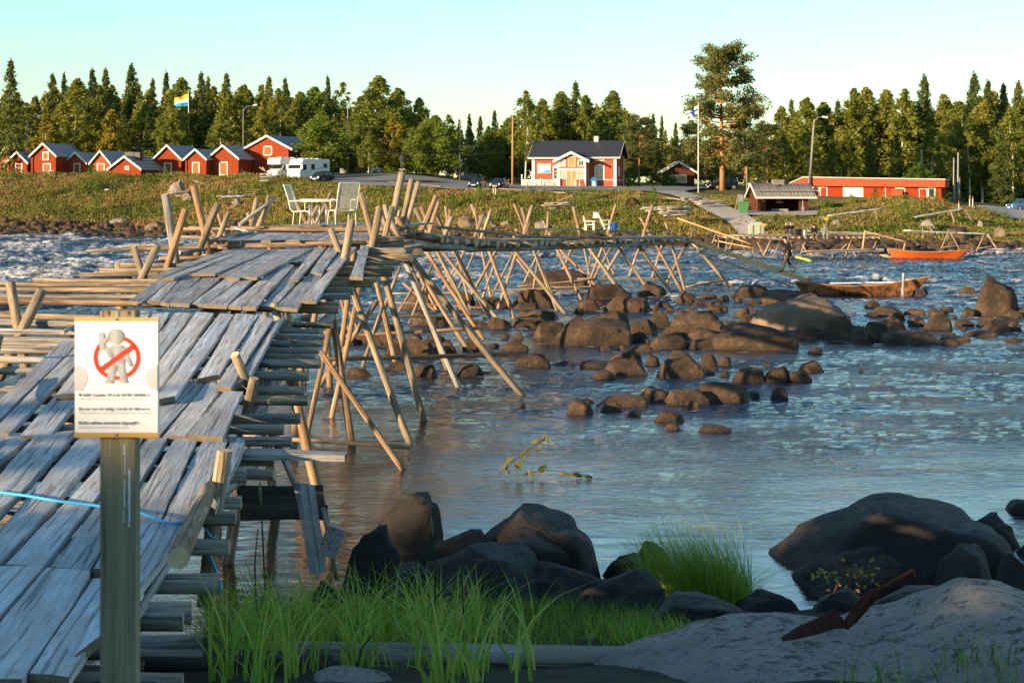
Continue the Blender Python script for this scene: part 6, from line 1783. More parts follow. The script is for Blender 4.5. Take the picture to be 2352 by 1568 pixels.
BT, sec = boat('wooden_boat', 'long old brown wooden rowing boat moored at the foot of the gangplank', P(1836,674,92.5)*1, P(2110,680,91.0), .32, .95, .50, 1.6, 'boatbrown', 'boatin')
MB().tube([sec(.27,.98,-1)+Vector((0,0,.10)), sec(.80,1.0,-1)+Vector((0,0,.05))], .028, 6).build('oar', M['white'], BT)
MB().box(*[BT.matrix_basis.inverted() @ P(2045,645,91) for _ in (0,)][0].to_tuple()[:0] or (5.25,5.45,-.12,.12,.5,.86)).build('post_seat', M['newwood'], BT)
MB().box(5.62,5.82,-.15,.15,.55,.80).build('post_seat', M['newwood'], BT)
o = log('mooring_pole', P(2073,690,90.2), P(2075,627,90.2), .075, .065, 'birch', None, sides=8); props(o, 'grey mooring pole standing in the water beside the brown boat', 'pole')
BT2, sec2 = boat('orange_boat', 'bright orange wooden boat moored by the far pier', P(2046,597,147), P(2214,598,146), .55, .35, .55, 1.5, 'boator', 'boatin')

# ------------------------------------------------------------------ people
M['skin'] = plain('skin', (.52,.30,.20), .6, .3, var=.05); M['blackcloth'] = plain('black_cloth', (.018,.018,.020), .9, .1); M['browncloth'] = plain('brown_cloth', (.085,.060,.045), .9, .1)
M['jeans'] = plain('blue_jeans', (.05,.085,.15), .9, .1); M['khaki'] = plain('khaki_cloth', (.16,.13,.075), .9, .1); M['greyjacket'] = plain('grey_green_jacket', (.22,.26,.22), .9, .1)
M['bluecloth'] = plain('bright_blue_cloth', (.02,.16,.45), .9, .1); M['hair'] = plain('grey_hair', (.35,.33,.30), .9, .1); M['bronze'] = plain('dark_bronze', (.07,.075,.055), .5, .4, metal=.3)
def skin(name, pts, edges, rad, mat, par, sub=1):
    me = bpy.data.meshes.new(name); me.from_pydata([tuple(p) for p in pts], edges, []); me.materials.append(M[mat])
    o = link(name, me, par, None, True)
    o.modifiers.new('skin', 'SKIN'); 
    if not me.skin_vertices: me.attributes
    for i, r_ in enumerate(rad): me.skin_vertices[0].data[i].radius = (r_[0], r_[1]) if isinstance(r_, tuple) else (r_, r_)
    me.skin_vertices[0].data[0].use_root = True
    s = o.modifiers.new('sub', 'SUBSURF'); s.levels = sub; s.render_levels = sub
    for p in me.polygons: p.use_smooth = True
    return o
def person(name, label, loc, rz, J, top, legs, cap=None, hair='hair', cat='person', scale=1.0, group=None, bronze=False):
    """J: joints dict in metres, x = right, y = ahead, z up"""
    r = root(name, loc, label, cat, group, rz); r.scale = (scale,)*3
    g = lambda k: Vector(J[k])
    if bronze: top = legs = 'bronze'
    sk = 'bronze' if bronze else 'skin'
    pel, ch, nk, hd_ = g('pel'), g('chest'), g('neck'), g('head')
    f = (J.get('face') and Vector(J['face'])) or Vector((0, 1, 0))
    pts = [pel, (pel+ch)/2, ch, nk, hd_-Vector((0,0,.07)), hd_+Vector((0,0,.05))]; rad = [(.13,.10),(.13,.10),(.15,.11),.055,(.075,.085),(.075,.09)]; ed = [(0,1),(1,2),(2,3),(3,4),(4,5)]
    for s_ in 'lr':
        b = len(pts); pts += [g('sh'+s_), g('el'+s_), g('wr'+s_), g('wr'+s_)+(g('wr'+s_)-g('el'+s_)).normalized()*.09]
        rad += [.055,.040,.028,.035]; ed += [(2,b),(b,b+1),(b+1,b+2),(b+2,b+3)]
        b = len(pts); pts += [g('hip'+s_), g('kn'+s_), g('an'+s_), g('an'+s_)+f*.17+Vector((0,0,-.05))]; rad += [.08,.055,.038,.035]; ed += [(0,b),(b,b+1),(b+1,b+2),(b+2,b+3)]
    skin('body', pts, ed, rad, sk, r, 2)
    pts = [pel+Vector((0,0,-.02)), (pel+ch)/2, ch, nk-Vector((0,0,.04))]; rad = [(.175,.14),(.165,.13),(.185,.135),.075]; ed = [(0,1),(1,2),(2,3)]
    for s_ in 'lr':
        b = len(pts); pts += [g('sh'+s_), g('el'+s_), g('wr'+s_)]; rad += [.080,.062,.048]; ed += [(2,b),(b,b+1),(b+1,b+2)]
    skin('jacket', pts, ed, rad, top, r, 2)
    pts = [pel]; rad = [(.16,.12)]; ed = []
    for s_ in 'lr':
        b = len(pts); pts += [g('hip'+s_), (g('hip'+s_)+g('kn'+s_))/2, g('kn'+s_), g('an'+s_)+Vector((0,0,.03))]; rad += [.10,.088,.072,.060]; ed += [(0,b),(b,b+1),(b+1,b+2),(b+2,b+3)]
    skin('trousers', pts, ed, rad, legs, r, 2)
    for s_ in 'lr':
        an = g('an'+s_); skin('boot', [an+Vector((0,0,.05)), an+Vector((0,0,-.04)), an+f*.12+Vector((0,0,-.055)), an+f*.2+Vector((0,0,-.06))], [(0,1),(1,2),(2,3)], [.058,.055,.048,.035], 'bronze' if bronze else 'blackcloth', r, 1)
    # face and hair
    up = Vector((0,0,1)); sd = f.cross(up)
    if not bronze:
        for s_ in (-1, 1): MB().tube([hd_+f*.088+sd*s_*.032+up*.02, hd_+f*.094+sd*s_*.032+up*.02], .011, 6).build('eye', M['black'], r)
        MB().tube([hd_+f*.08+up*.01, hd_+f*.115-up*.02], [.008,.014], 6).build('nose', M['skin'], r)
        MB().box(-.025,.025,-.004,.004,-.005,.005).build('mouth', M['redtext'], r, Matrix.Translation(hd_+f*.088-up*.052) @ Matrix.Rotation(math.atan2(-f.x, f.y), 4, 'Z'))
        for s_ in (-1, 1): MB().tube([hd_+sd*s_*.080+up*.02, hd_+sd*s_*.092-up*.02], .016, 6).build('ear', M['skin'], r)
    hm = 'bronze' if bronze else hair
    vs = []; fs = []
    mb = MB(); rings = [(.098,.02),(.102,.06),(.088,.10),(.055,.13),(.01,.14)]
    mb.tube([hd_-f*.012+up*z for _, z in rings], [q for q, _ in rings], 10).build('cap_crown' if cap else 'hair', M[cap or hm], r, smooth=True)
    if cap: MB().prism([(-.07,0),(.07,0),(.055,.09),(-.055,.09)], 0, .012, 'z').build('cap_peak', M[cap], r, Matrix.Translation(hd_+f*.075+up*.05) @ Matrix.Rotation(math.atan2(-f.x, f.y), 4, 'Z'))
    return r
def stand(**k):
    J = dict(pel=(0,0,.95), chest=(0,.02,1.32), neck=(0,.02,1.50), head=(0,.05,1.64), shl=(-.19,.02,1.42), shr=(.19,.02,1.42), ell=(-.24,-.03,1.13), elr=(.24,-.03,1.13),
             wrl=(-.23,.06,.88), wrr=(.23,.06,.88), hipl=(-.10,0,.90), hipr=(.10,0,.90), knl=(-.11,.02,.49), knr=(.11,.02,.49), anl=(-.12,0,.09), anr=(.12,0,.09)); J.update(k); return J
WALK = stand(pel=(0,0,.94), chest=(0,.06,1.32), neck=(0,.10,1.49), head=(0,.16,1.62), knl=(-.10,.20,.53), anl=(-.10,.30,.12), knr=(.10,-.02,.50), anr=(.10,-.34,.14),
             ell=(-.25,-.08,1.15), wrl=(-.24,.10,.92), elr=(.24,.02,1.13), wrr=(.22,.20,.93))
SIT = stand(pel=(0,0,.10), chest=(0,.05,.46), neck=(0,.08,.63), head=(0,.12,.77), shl=(-.19,.05,.56), shr=(.19,.05,.56), ell=(-.25,.10,.30), elr=(.25,.10,.30), wrl=(-.08,.34,.22), wrr=(.08,.34,.22),
            hipl=(-.10,.02,.08), hipr=(.10,.02,.08), knl=(-.15,.46,.10), knr=(.15,.46,.10), anl=(-.13,.44,-.33), anr=(.13,.44,-.33))
wd = 93.8
# the walker comes up the gangplank, towards the left
gp_a = P(1563,546,97); gp_b = P(1860,646,93.2)
u_ = (1812-1563)/(1860-1563); wp = gp_a.lerp(gp_b, u_); wp.z += .12
PW = person('person', 'man in black jacket and cap striding up the gangplank', wp-Vector((0,0,.05)), R(95), WALK, 'blackcloth', 'browncloth', 'blackcloth', scale=1.06)
pd = 150.0

# ------------------------------------------------------------------ far pier with its trestles
PR = root('far_pier', P(1780,545,152), 'low weathered timber pier with crossed legs below the cooking shelter', 'pier')
zp = 4.9-(541-HY)*152/F
def PT(x, y, d): return P(x, y, d)
for k in range(11):
    d = 150+k*.5; x0 = 1668+rnd.uniform(-10,10); x1 = 2010+rnd.uniform(-30,20)
    a = Vector(((x0-CX)*d/F, d, zp+rnd.uniform(-.03,.05))); b = Vector(((x1-CX)*d/F, d+1.0, zp+.12+rnd.uniform(-.03,.05)))
    plank('plank', a+Vector((0,-.11,0)), a+Vector((0,.11,0)), b+Vector((0,.11,0)), b+Vector((0,-.11,0)), .05, 'plank', PR, 5, .01)
for k in range(26):
    x = 1665+k*14; d = 150; X = (x-CX)*d/F
    log('cross_log', (X, 149.5-rnd.random()*.4, zp-.12), (X+.1, 156.5, zp-.05), .07, .06, rnd.choice(['log','logbr','loggrey']), PR, sides=6)
for a, b, th, d, mt in [((1776,539),(1746,605),4,149,'log'),((1735,545),(1762,600),4,150,'logbr'),((1790,560),(1768,606),3,149,'log'),((1850,555),(1830,610),5,147.5,'log'),((1843,560),(1870,614),4,147,'log'),
      ((1857,580),(1835,612),4,148,'logbr'),((1912,580),(1913,616),4,146,'logbr'),((1900,590),(1920,618),3,146.5,'log'),((1955,552),(1930,616),4,147,'logor'),((1960,580),(1988,616),5,146,'log'),
      ((1972,580),(1990,612),3,146.5,'logbr'),((1905,600),(1945,560),3,150,'log'),((1650,545),(1651,580),3,151,'logbr'),((1668,545),(1668,600),3,151,'log'),((2015,548),(1995,600),4,150,'log'),((2028,545),(2045,590),4,151,'log'),((1700,545),(1720,600),3,151,'logbr'),((1815,545),(1822,600),4,150,'logbr')]:
    log('leg', P(*b, d), P(*a, d+.4), th*.5*d/F, th*.45*d/F, mt, PR, sides=6)
for a, b, th, d, mt in [((1736,545),(1830,553),3,149,'log'),((1842,578),(2010,572),4,147,'log'),((1900,596),(1960,600),2.5,147,'log'),((1865,582),(1905,590),3,147.5,'log'),((1690,577),(1760,600),2.5,150,'log'),
      ((1890,609),(1975,604),2.5,146.5,'logbr'),((1680,540),(2050,538),3,150,'log'),((1900,533),(2070,543),3,153,'log'),((1850,531),(2000,535),3,154,'loggrey')]:
    log('beam', P(*a, d), P(*b, d), th*.5*d/F, th*.5*d/F, mt, PR, sides=6)
plank('plank', P(1855,580,147.2), P(1857,575,148.2), P(2030,570,148.2), P(2030,575,147.2), .05, 'plank', PR)
MB().bar(P(1945,533,155), P(2008,537,155), 2.2, .05).build('grey_sheet', M['birch'], PR, Matrix.Identity(4), local=False)
# second gangplank to the orange boat
G2 = root('small_gangplank', P(2010,570,148), 'short new yellow gangplank with a single rail leading to the orange boat', 'gangplank')
a = P(1978,573,149); b = P(2084,603,147.5)
for dy in (-.25,.25): log('side_beam', a+Vector((0,dy,0)), b+Vector((0,dy,0)), .07, .07, 'newwood', G2, sides=6)
plank('tread_board', a+Vector((0,-.2,.1)), a+Vector((0,.2,.1)), b+Vector((0,.2,.1)), b+Vector((0,-.2,.1)), .03, 'newwood', G2)
for k in range(10):
    c = a.lerp(b, (k+.5)/10)+Vector((0,0,.12)); MB().bar(c+Vector((0,-.24,0)), c+Vector((0,.24,0)), .06, .05).build('cleat', M['newwood'], G2, Matrix.Identity(4), local=False)
log('rail_post', P(1981,572,149), P(1987,529,149), .09, .08, 'newwood', G2, sides=6); log('rail_post', P(2070,601,147.6), P(2079,558,147.6), .07, .06, 'newwood', G2, sides=6); log('rail', P(1985,531,149), P(2084,556,147.6), .06, .05, 'logor', G2, sides=6)
# seated pair on the pier edge
person('person', 'seated man in black jacket and dark cap on the pier edge', P(1870,541,149.4)+Vector((0,0,.02)), R(178), SIT, 'blackcloth', 'khaki', 'blackcloth', scale=1.0)
person('person', 'seated man in grey-green jacket and light cap on the pier edge', P(1893,541,149.4)+Vector((0,0,.02)), R(186), SIT, 'greyjacket', 'greyjacket', 'greyjacket', scale=.98)
q = hit(1817,553); person('person', 'standing person in black jacket and blue jeans seen from behind by the steps', q+Vector((0,0,-.02)), R(12), stand(ell=(-.34,-.05,1.18), wrl=(-.20,.10,1.0)), 'blackcloth', 'jeans', None, scale=1.0)
person('person', 'dark-clothed person half hidden behind the one in blue jeans', q+Vector((-.34,.9,.02)), R(-20), stand(), 'blackcloth', 'browncloth', None, scale=.95)
q = hit(521,403,250); person('person', 'distant person in a bright blue jacket before the red huts', q, R(150), stand(), 'bluecloth', 'jeans', None, scale=.95)
# tub, can, boxes
def tub(name, label, p, r0, r1, h, mat, cat='tub'):
    t_ = root(name, p, label, cat); MB().tube([(0,0,0),(0,0,h)], [r0,r1], 14).build('body', M[mat], t_, smooth=False); MB().tube([(0,0,h),(0,0,h+.04)], r1*1.06, 14).build('rim', M[mat], t_); return t_
tub('black_tub', 'black mixing tub standing on the pier left of the seated men', P(1829,541,150), .38, .46, .50, 'black')
log('stick', P(1826,535,150), P(1833,520,150), .05, .04, 'log', COL.objects['black_tub'])
tub('metal_can', 'small pale metal can between the black tub and the seated men', P(1849,541,150), .17, .17, .40, 'steel', 'can')
CRT = root('slatted_crate', P(1873,588,149.3), 'pale slatted fish crate hanging under the far pier', 'crate')
for k in range(5): MB().box(-.72+.06*k,.62+.03*k,-.3,.3,-.5+.2*k,-.5+.2*k+.15).build('slat', M['newwood'], CRT)
q = hit(1737,541); GB = root('green_box', q, 'pale grey-green octagonal box beside the gravel path end', 'box')
M['boxgreen'] = plain('pale_green_paint', (.36,.42,.33), .8, .2)
MB().prism([(-.75,0),(.75,0),(.75,.9),(.45,1.3),(-.45,1.3),(-.75,.9)], -.4, .4, 'y').build('body', M['boxgreen'], GB); MB().box(-.42,-.34,-.46,-.41,.1,1.0).box(.3,.38,-.46,-.41,.1,1.0).build('batten', M['log'], GB)
M['yellow'] = plain('yellow_sign_paint', (.62,.34,.03), .6, .3)
def notice(px, py, top, w, h, label, off=0):
    q = hit(px, py); r = root('yellow_sign', q, label, 'sign'); k = q.y/F
    MB().box(-.05,.05,-.04,.04,-.2,(py-top)*k).build('post', M['log'], r); MB().box(-w*k/2,w*k/2,-.07,-.041,(py-top-h)*k,(py-top)*k).build('panel', M['yellow'], r)
notice(1754,541,514,9,7,'small yellow sign on a post beside the pale green box'); notice(1898,537,500,8,7,'small yellow sign on a post behind the seated men')
# rubbish bin, board stand
q = hit(1707,491); BIN = root('wheelie_bin', q, 'green wheeled rubbish bin at the left corner of the cooking shelter', 'bin')
M['bin'] = plain('green_plastic', (.07,.19,.07), .5, .4)
MB().add([(-.42,-.4,0),(.42,-.4,0),(.42,.4,0),(-.42,.4,0),(-.55,-.5,1.2),(.55,-.5,1.2),(.55,.5,1.2),(-.55,.5,1.2)], [(0,3,2,1),(4,5,6,7),(0,1,5,4),(1,2,6,5),(2,3,7,6),(3,0,4,7)]).build('body', M['bin'], BIN); MB().box(-.6,.6,-.56,.56,1.2,1.3).build('lid', M['bin'], BIN)
q = hit(1697,490); EZ = root('easel_board', q, 'information board on a leaning pole stand left of the green bin', 'sign')
k = q.y/F
for x0, x1 in ((-10,0),(6,2),(-2,4)): MB().tube([(x0*k,0,0),(x1*k,.2,44*k)], .05, 5).build('leg', M['log'], EZ)
MB().box(-1*k,10*k,-.1,-.04,20*k,42*k).build('board', M['steel'], EZ)
# trestle racks on the right
def trestle(name, label, beams, legs):
    r = root(name, P(*legs[0][1], legs[0][3]), label, 'rack')
    for a, b, th, d in beams: log('beam', P(*a, d), P(*b, d), th*.5*d/F, th*.5*d/F, 'birch' if th > 3 else 'log', r, sides=6)
    for a, b, th, d in legs: log('leg', P(*b, d), P(*a, d), th*.5*d/F, th*.45*d/F, 'log', r, sides=6)
trestle('landing_trestle', 'long grey handrail-like trestle with three pairs of crossed legs at the right shore',
   [((2075,529),(2279,538),4,158),((2165,568),(2203,563),2.5,157),((2245,571),(2280,565),2.5,157)],
   [((2180,530),(2158,580),4,157),((2184,535),(2207,579),4,157),((2178,527),(2178,570),3,157.3),((2262,535),(2243,578),4,157),((2268,538),(2294,578),5,157),((2116,535),(2105,545),3,159),((2137,525),(2152,547),3,159),((2130,530),(2118,548),3,159),((2119,522),(2121,545),2.5,159.5),((2150,532),(2160,550),3,159)])
for a, b, legs, lb in [((1901,496),(2030,478),[((2010,480),(2023,526))],'slanting drying pole on one prop above the right bank, left'),
                       ((2095,500),(2218,478),[((2183,482),(2198,527)),((2216,480),(2235,510))],'slanting drying pole on two props above the right bank, right')]:
    d = 184; r = root('drying_rack', P(*a, d), lb, 'rack')
    log('beam', P(*a, d), P(*b, d), .11, .11, 'birch', r, sides=6)
    for c, e in legs: log('prop', P(*e, d), P(*c, d), .09, .08, 'log', r, sides=6)
# lumber heaps and rails on the bank
def heap(label, x0, x1, y0, y1, n_, d, extra=()):
    r = root('timber_heap', P((x0+x1)/2, y1, d), label, 'timber')
    for k in range(n_):
        y = rnd.uniform(y0, y1); a = rnd.uniform(x0, x0+(x1-x0)*.35); b = rnd.uniform(x0+(x1-x0)*.6, x1)
        log('pole', P(a, y+rnd.uniform(-2,2), d+rnd.uniform(-.8,.8)), P(b, y+rnd.uniform(-3,1), d+rnd.uniform(-.8,.8)), .08, .07, rnd.choice(['log','loggrey','birch']), r, sides=5)
    for a, b, th in extra: log('pole', P(*a, d-.5), P(*b, d-.3), th*.5*d/F, th*.5*d/F, 'log', r, sides=6)
heap('stacked grey poles on the bank behind the bridge, right of the white chairs', 1510, 1590, 473, 494, 26, 187)
heap('smaller pile of grey poles left of the stacked poles', 1468, 1530, 478, 488, 10, 189)
heap('wood pile with a leaning pole on the bank below the house', 1240, 1325, 465, 478, 14, 196, [((1250,476),(1325,444),3),((1312,450),(1322,462),3)])
heap('driftwood scattered on rocks at the left bank', 380, 455, 437, 450, 9, 231, [((402,447),(414,410),3),((395,425),(440,450),2.5),((445,415),(478,424),2.5)])
heap('low board platform with a broken chair on the left bank', 495, 580, 449, 456, 8, 222, [((527,448),(527,430),2.5),((543,449),(543,434),2.5),((527,440),(543,441),2)])
heap('broken pole frame beside the gravel path', 1560, 1625, 455, 462, 8, 205, [((1570,470),(1590,455),3),((1585,457),(1608,472),4),((1608,460),(1618,474),3)])
heap('grey timbers under the yellowish plank near the path', 1590, 1680, 462, 470, 6, 201)
heap('crossed sticks leaning in front of the second red hut', 106, 130, 394, 402, 3, 262, [((60*1.75,392),(128,404),3),((112,402),(122,393),2.5)])
heap('pale driftwood stick on the left bank', 238, 262, 434, 442, 2, 240)
heap('bundle of rails leaning before the alcove motorhome', 590, 640, 398, 418, 5, 243, [((602,384),(628,412),3),((612,396),(596,384),2.5)])
# log kerbs of the car park
for x0, y0, x1, y1, th, lb in [(612,412,715,415,4,'squared kerb log in front of the black beetle-shaped car'),(888,420,1012,432,4,'kerb log left of the two parked dark cars'),(1020,434,1080,437,3,'kerb log before the left dark car'),(1083,437,1145,439,4,'kerb log before the two dark cars'),
      (1147,437,1222,443,5,'thick kerb log right of the dark cars'),(1232,441,1300,446,4,'kerb log before the terrace benches'),(1310,442,1400,450,3,'kerb log before the porch steps'),(1400,449,1530,460,3,'long kerb log running right below the house'),(1530,458,1610,468,4,'end of the log kerb near the gravel path')]:
    a = hit(x0, y0); b = hit(x1, y1); o = log('kerb_log', a+Vector((0,0,.12)), b+Vector((0,0,.12)), th*.5*a.y/F, th*.5*a.y/F, 'log', None, sides=7); props(o, lb, 'log')
for px, py, top, lb in [(1133,446,428,'left of two thin red-topped marker sticks in the grass below the cars'),(1138,449,427,'right of two thin red-topped marker sticks below the cars'),(1441,449,434,'marker stick in the grass right of the house'),(2227,473,452,'left orange-topped marker post near the right gravel road'),(2234,474,451,'right orange-topped marker post near the right gravel road'),(2202,487,462,'white marker post left of the right gravel road')]:
    q = hit(px, py); k = q.y/F; r = root('marker_post', q, lb, 'post'); MB().box(-.05,.05,-.05,.05,-.2,(py-top)*k*.75).build('stick', M['cream'], r); MB().box(-.055,.055,-.055,.055,(py-top)*k*.75,(py-top)*k).build('top', M['fascia'], r)
# steps on the banks
for x0, x1, y0, y1, n_, lb in [(548,585,440,476,8,'worn wooden steps climbing the left bank'),(1838,1858,520,545,7,'short stair of poles beside the standing people')]:
    a = hit(x0, y1); b = hit(x1, y0); r = root('bank_steps', a, lb, 'steps')
    for k in range(n_):
        c = a.lerp(b, k/(n_-1))+Vector((0,0,.15)); MB().bar(c-Vector((.75,0,0)), c+Vector((.75,0,0)), .28, .09).build('step', M['log'], r, Matrix.Identity(4), local=False)

# ------------------------------------------------------------------ poles, lamps, flags
def flagpole(px, pb, pt, d0, label):
    q = hit(px, pb, d0); k = q.y/F; h = (pb-pt)*k
    r = root('flagpole', q, label, 'flagpole'); MB().tube([(0,0,-.3),(0,0,h)], [.085,.045], 10).build('pole', M['white'], r, smooth=True); MB().tube([(0,0,h),(0,0,h+.18)], [.08,.03], 8).build('finial', M['ochre'], r); return r, h, k
def flag(label, r, h, k, fly, hoist, cols, droop=.75, cross=None):
    NX, NZ = 18, 12; W_ = fly*k; H_ = hoist*k
    f = root('flag', r.location+Vector((0,0,0)), label, 'flag')
    def pt(u, v):
        x = -.1-W_*u*(.95-.05*v); z = h-.25-H_*v*(1-.25*u)-droop*W_*u*(.75-.1*v) + .12*math.sin(u*9+v*2)*u; y = .35*math.sin(u*7+v*1.5)*u+.1*math.sin(v*6)*u
        return (x, y, z)
    for i, (v0, v1, u0, u1, mt, dy) in enumerate(cols):
        vs = []; fs = []; nx = max(2, int(NX*(u1-u0))+1); nz_ = max(2, int(NZ*(v1-v0))+1)
        for a in range(nx+1):
            for b in range(nz_+1):
                p = pt(u0+(u1-u0)*a/nx, v0+(v1-v0)*b/nz_); vs.append((p[0], p[1]-dy, p[2]))
        for a in range(nx):
            for b in range(nz_): fs.append((a*(nz_+1)+b, a*(nz_+1)+b+1, (a+1)*(nz_+1)+b+1, (a+1)*(nz_+1)+b))
        link('cloth' if dy == 0 else 'stripe', mesh('cloth', vs, fs, M[mt], True), f, None, True)
    return f
M['flagyel'] = plain('flag_yellow', (.80,.48,.02), .8, .2, var=.03); M['flagwhite'] = plain('flag_white', (.78,.78,.76), .8, .2, var=.03); M['flagblue'] = plain('flag_light_blue', (.03,.35,.62), .8, .2, var=.03); M['flagdk'] = plain('flag_dark_blue', (.015,.09,.36), .8, .2, var=.03)
r, h, k = flagpole(433, 400, 212, 245, 'tall white flagpole among the red huts on the left'); flag('yellow, white and light blue striped flag flying on the left pole', r, h, k, 34, 28, [(0,.34,0,1,'flagyel',0),(.34,.66,0,1,'flagwhite',0),(.66,1,0,1,'flagblue',0)], .45)
r, h, k = flagpole(1604, 441, 238, 205, 'white flagpole in front of the big pine on the right'); flag('white flag with a blue cross flying on the right pole', r, h, k, 30, 19, [(0,1,0,1,'flagwhite',0),(.38,.64,0,1,'flagdk',.02),(0,1,.28,.46,'flagdk',.022)], .75)
def upole(px, pb, pt, d, label, r_=.13, mat='logor', cap=None):
    q = P(px, pb, d); q.z = gz1(q.x, q.y)-.2; h = CH-(pt-HY)*d/F-q.z
    r = root('utility_pole', q, label, 'pole'); MB().tube([(0,0,0),(.05,0,h)], [r_,r_*.75], 9).build('pole', M[mat], r, smooth=True); return r, h
M['polegrey'] = plain('grey_pole', (.30,.28,.25), .9, .2, var=.15)
M['polebrown'] = plain('brown_utility_pole', (.40,.22,.10), .9, .2, var=.2)
upole(1177, 416, 265, 246, 'tall brown wooden utility pole left of the dark-roofed house', .16, 'polebrown')
upole(798, 372, 238, 268, 'thin grey pole behind the motorhome car park', .09, 'polegrey'); upole(1056, 378, 278, 268, 'thin grey pole above the white house', .08, 'polegrey')
upole(1715, 425, 310, 255, 'grey pole right of the big pine trunk', .12, 'polegrey'); upole(2200, 448, 350, 243, 'bare grey pole among the birch stems on the right', .13, 'polegrey'); upole(2190, 448, 362, 246, 'short grey post beside the bare grey pole', .10, 'birch' )
upole(2116, 390, 345, 262, 'pole top with a stay behind the long red building', .14, 'polegrey'); upole(808, 366, 322, 300, 'short pole behind the hedge', .09, 'polebrown')
LP, h = upole(1857, 425, 285, 240, 'leaning grey lamp post with a curved arm above the long building', .17, 'polegrey')
LP.rotation_euler = (0, R(4), 0)
MB().tube([(0,0,h-.4),(.1,0,h+.5),(.5,0,h+.95),(1.1,0,h+1.05)], .06, 7).build('arm', M['steel'], LP, smooth=True); MB().tube([(1.05,0,h+1.05),(1.8,0,h+1.0)], [.12,.16], 8).build('lamp_head', M['white'], LP)
for px, pb, pt, d, lb, sgn in [(558,400,250,272,'street lamp with a pale head left of the large shed, standing in the trees',1),(62,395,275,270,'street lamp with a small pale head beside the leftmost spruce',1)]:
    r, h = upole(px, pb, pt, d, lb, .07, 'polegrey'); MB().tube([(0,0,h-.3),(.6*sgn,0,h+.3),(1.6*sgn,0,h+.5)], .05, 6).build('arm', M['steel'], r); MB().tube([(1.5*sgn,0,h+.48),(2.1*sgn,0,h+.58)], [.10,.13], 7).build('lamp_head', M['white'], r)
for a, b, dd, lb in [((1177,350),(760,330),250,'upper overhead wire left of the wooden utility pole'),((1177,328),(640,345),252,'lower overhead wire left of the wooden utility pole')]:
    A = P(*a, 246); B = P(*b, 262); mid = (A+B)/2-Vector((0,0,1.0)); o = ropeobj([A, A.lerp(mid,.5)-Vector((0,0,.2)), mid, mid.lerp(B,.5)-Vector((0,0,.2)), B], .018, 'overhead_wire', 'black', lb, 'wire')
q = hit(1862+0,425); 
# blue sign in the car park, statue
q = hit(1003, 404, 240); BS = root('road_sign', q, 'small blue sign on two white legs at the back of the car park', 'sign'); k = q.y/F
MB().box(-4.5*k,-3.5*k,-.05,.05,-.2,24*k).box(4*k,4.8*k,-.05,.05,-.2,24*k).build('leg', M['white'], BS); MB().box(-5*k,6*k,-.08,-.051,20*k,25*k).build('panel', M['bluesign'], BS)
q = hit(924, 417, 228); k = q.y/F
PD_ = root('statue_pedestal', q, 'rough stone pedestal under the bronze statue on the car park island', 'pedestal')
me = rockmesh('stone', 61, M['concrete'], boxy=.7, hi=False); o = bpy.data.objects.new('stone', me); COL.objects.link(o); o.parent = PD_; o.scale = (.75,.6,28*k)
MB().box(-.4,.4,-.35,.35,26*k,29*k).build('cap', M['concrete'], PD_)
person('statue', 'bronze statue of a standing man with a brimmed hat in the car park', q+Vector((0,0,29*k)), R(200), stand(ell=(-.26,.0,1.15), wrl=(-.12,.25,1.15)), 'bronze', 'bronze', 'bronze', cat='statue', scale=1.25, bronze=True)
props(link('traffic_island', MB().tube([(0,0,0),(0,0,.02)], 1.0, 24).me('traffic_island', M['farground']), None, Matrix.Translation(hit(925,419)+Vector((0,0,.17))) @ Matrix.Diagonal((6.2,2.6,1,1))), kind='structure')

# ------------------------------------------------------------------ vehicles
M['tyre'] = plain('tyre', (.02,.02,.02), .9, .1); M['rim'] = plain('wheel_rim', (.45,.45,.46), .4, .5, metal=.5)
M['lamp'] = plain('headlamp_glass', (.75,.75,.72), .15, .7, var=.05); M['carblk'] = plain('black_car_paint', (.006,.006,.008), .3, .35, var=.1); M['carnavy'] = plain('navy_car_paint', (.010,.018,.035), .25, .45, var=.1)
M['carblue'] = plain('blue_car_paint', (.05,.13,.30), .15, .7, var=.1); M['vanwhite'] = plain('white_vehicle_paint', (.74,.73,.68), .25, .6, var=.03); M['cglass'] = plain('car_glass', (.015,.02,.022), .1, .5, var=.1); M['plate'] = plain('number_plate', (.7,.7,.68), .5, .4)
def wheels(r, xs_, hw, rad):
    for x in xs_:
        for s_ in (-1, 1):
            w = MB().tube([(x, s_*(hw-.20), rad), (x, s_*hw, rad)], rad, 16).build('wheel', M['tyre'], r); MB().tube([(x, s_*(hw+.002), rad), (x, s_*(hw+.02), rad)], rad*.62, 12).build('rim', M['rim'], w)
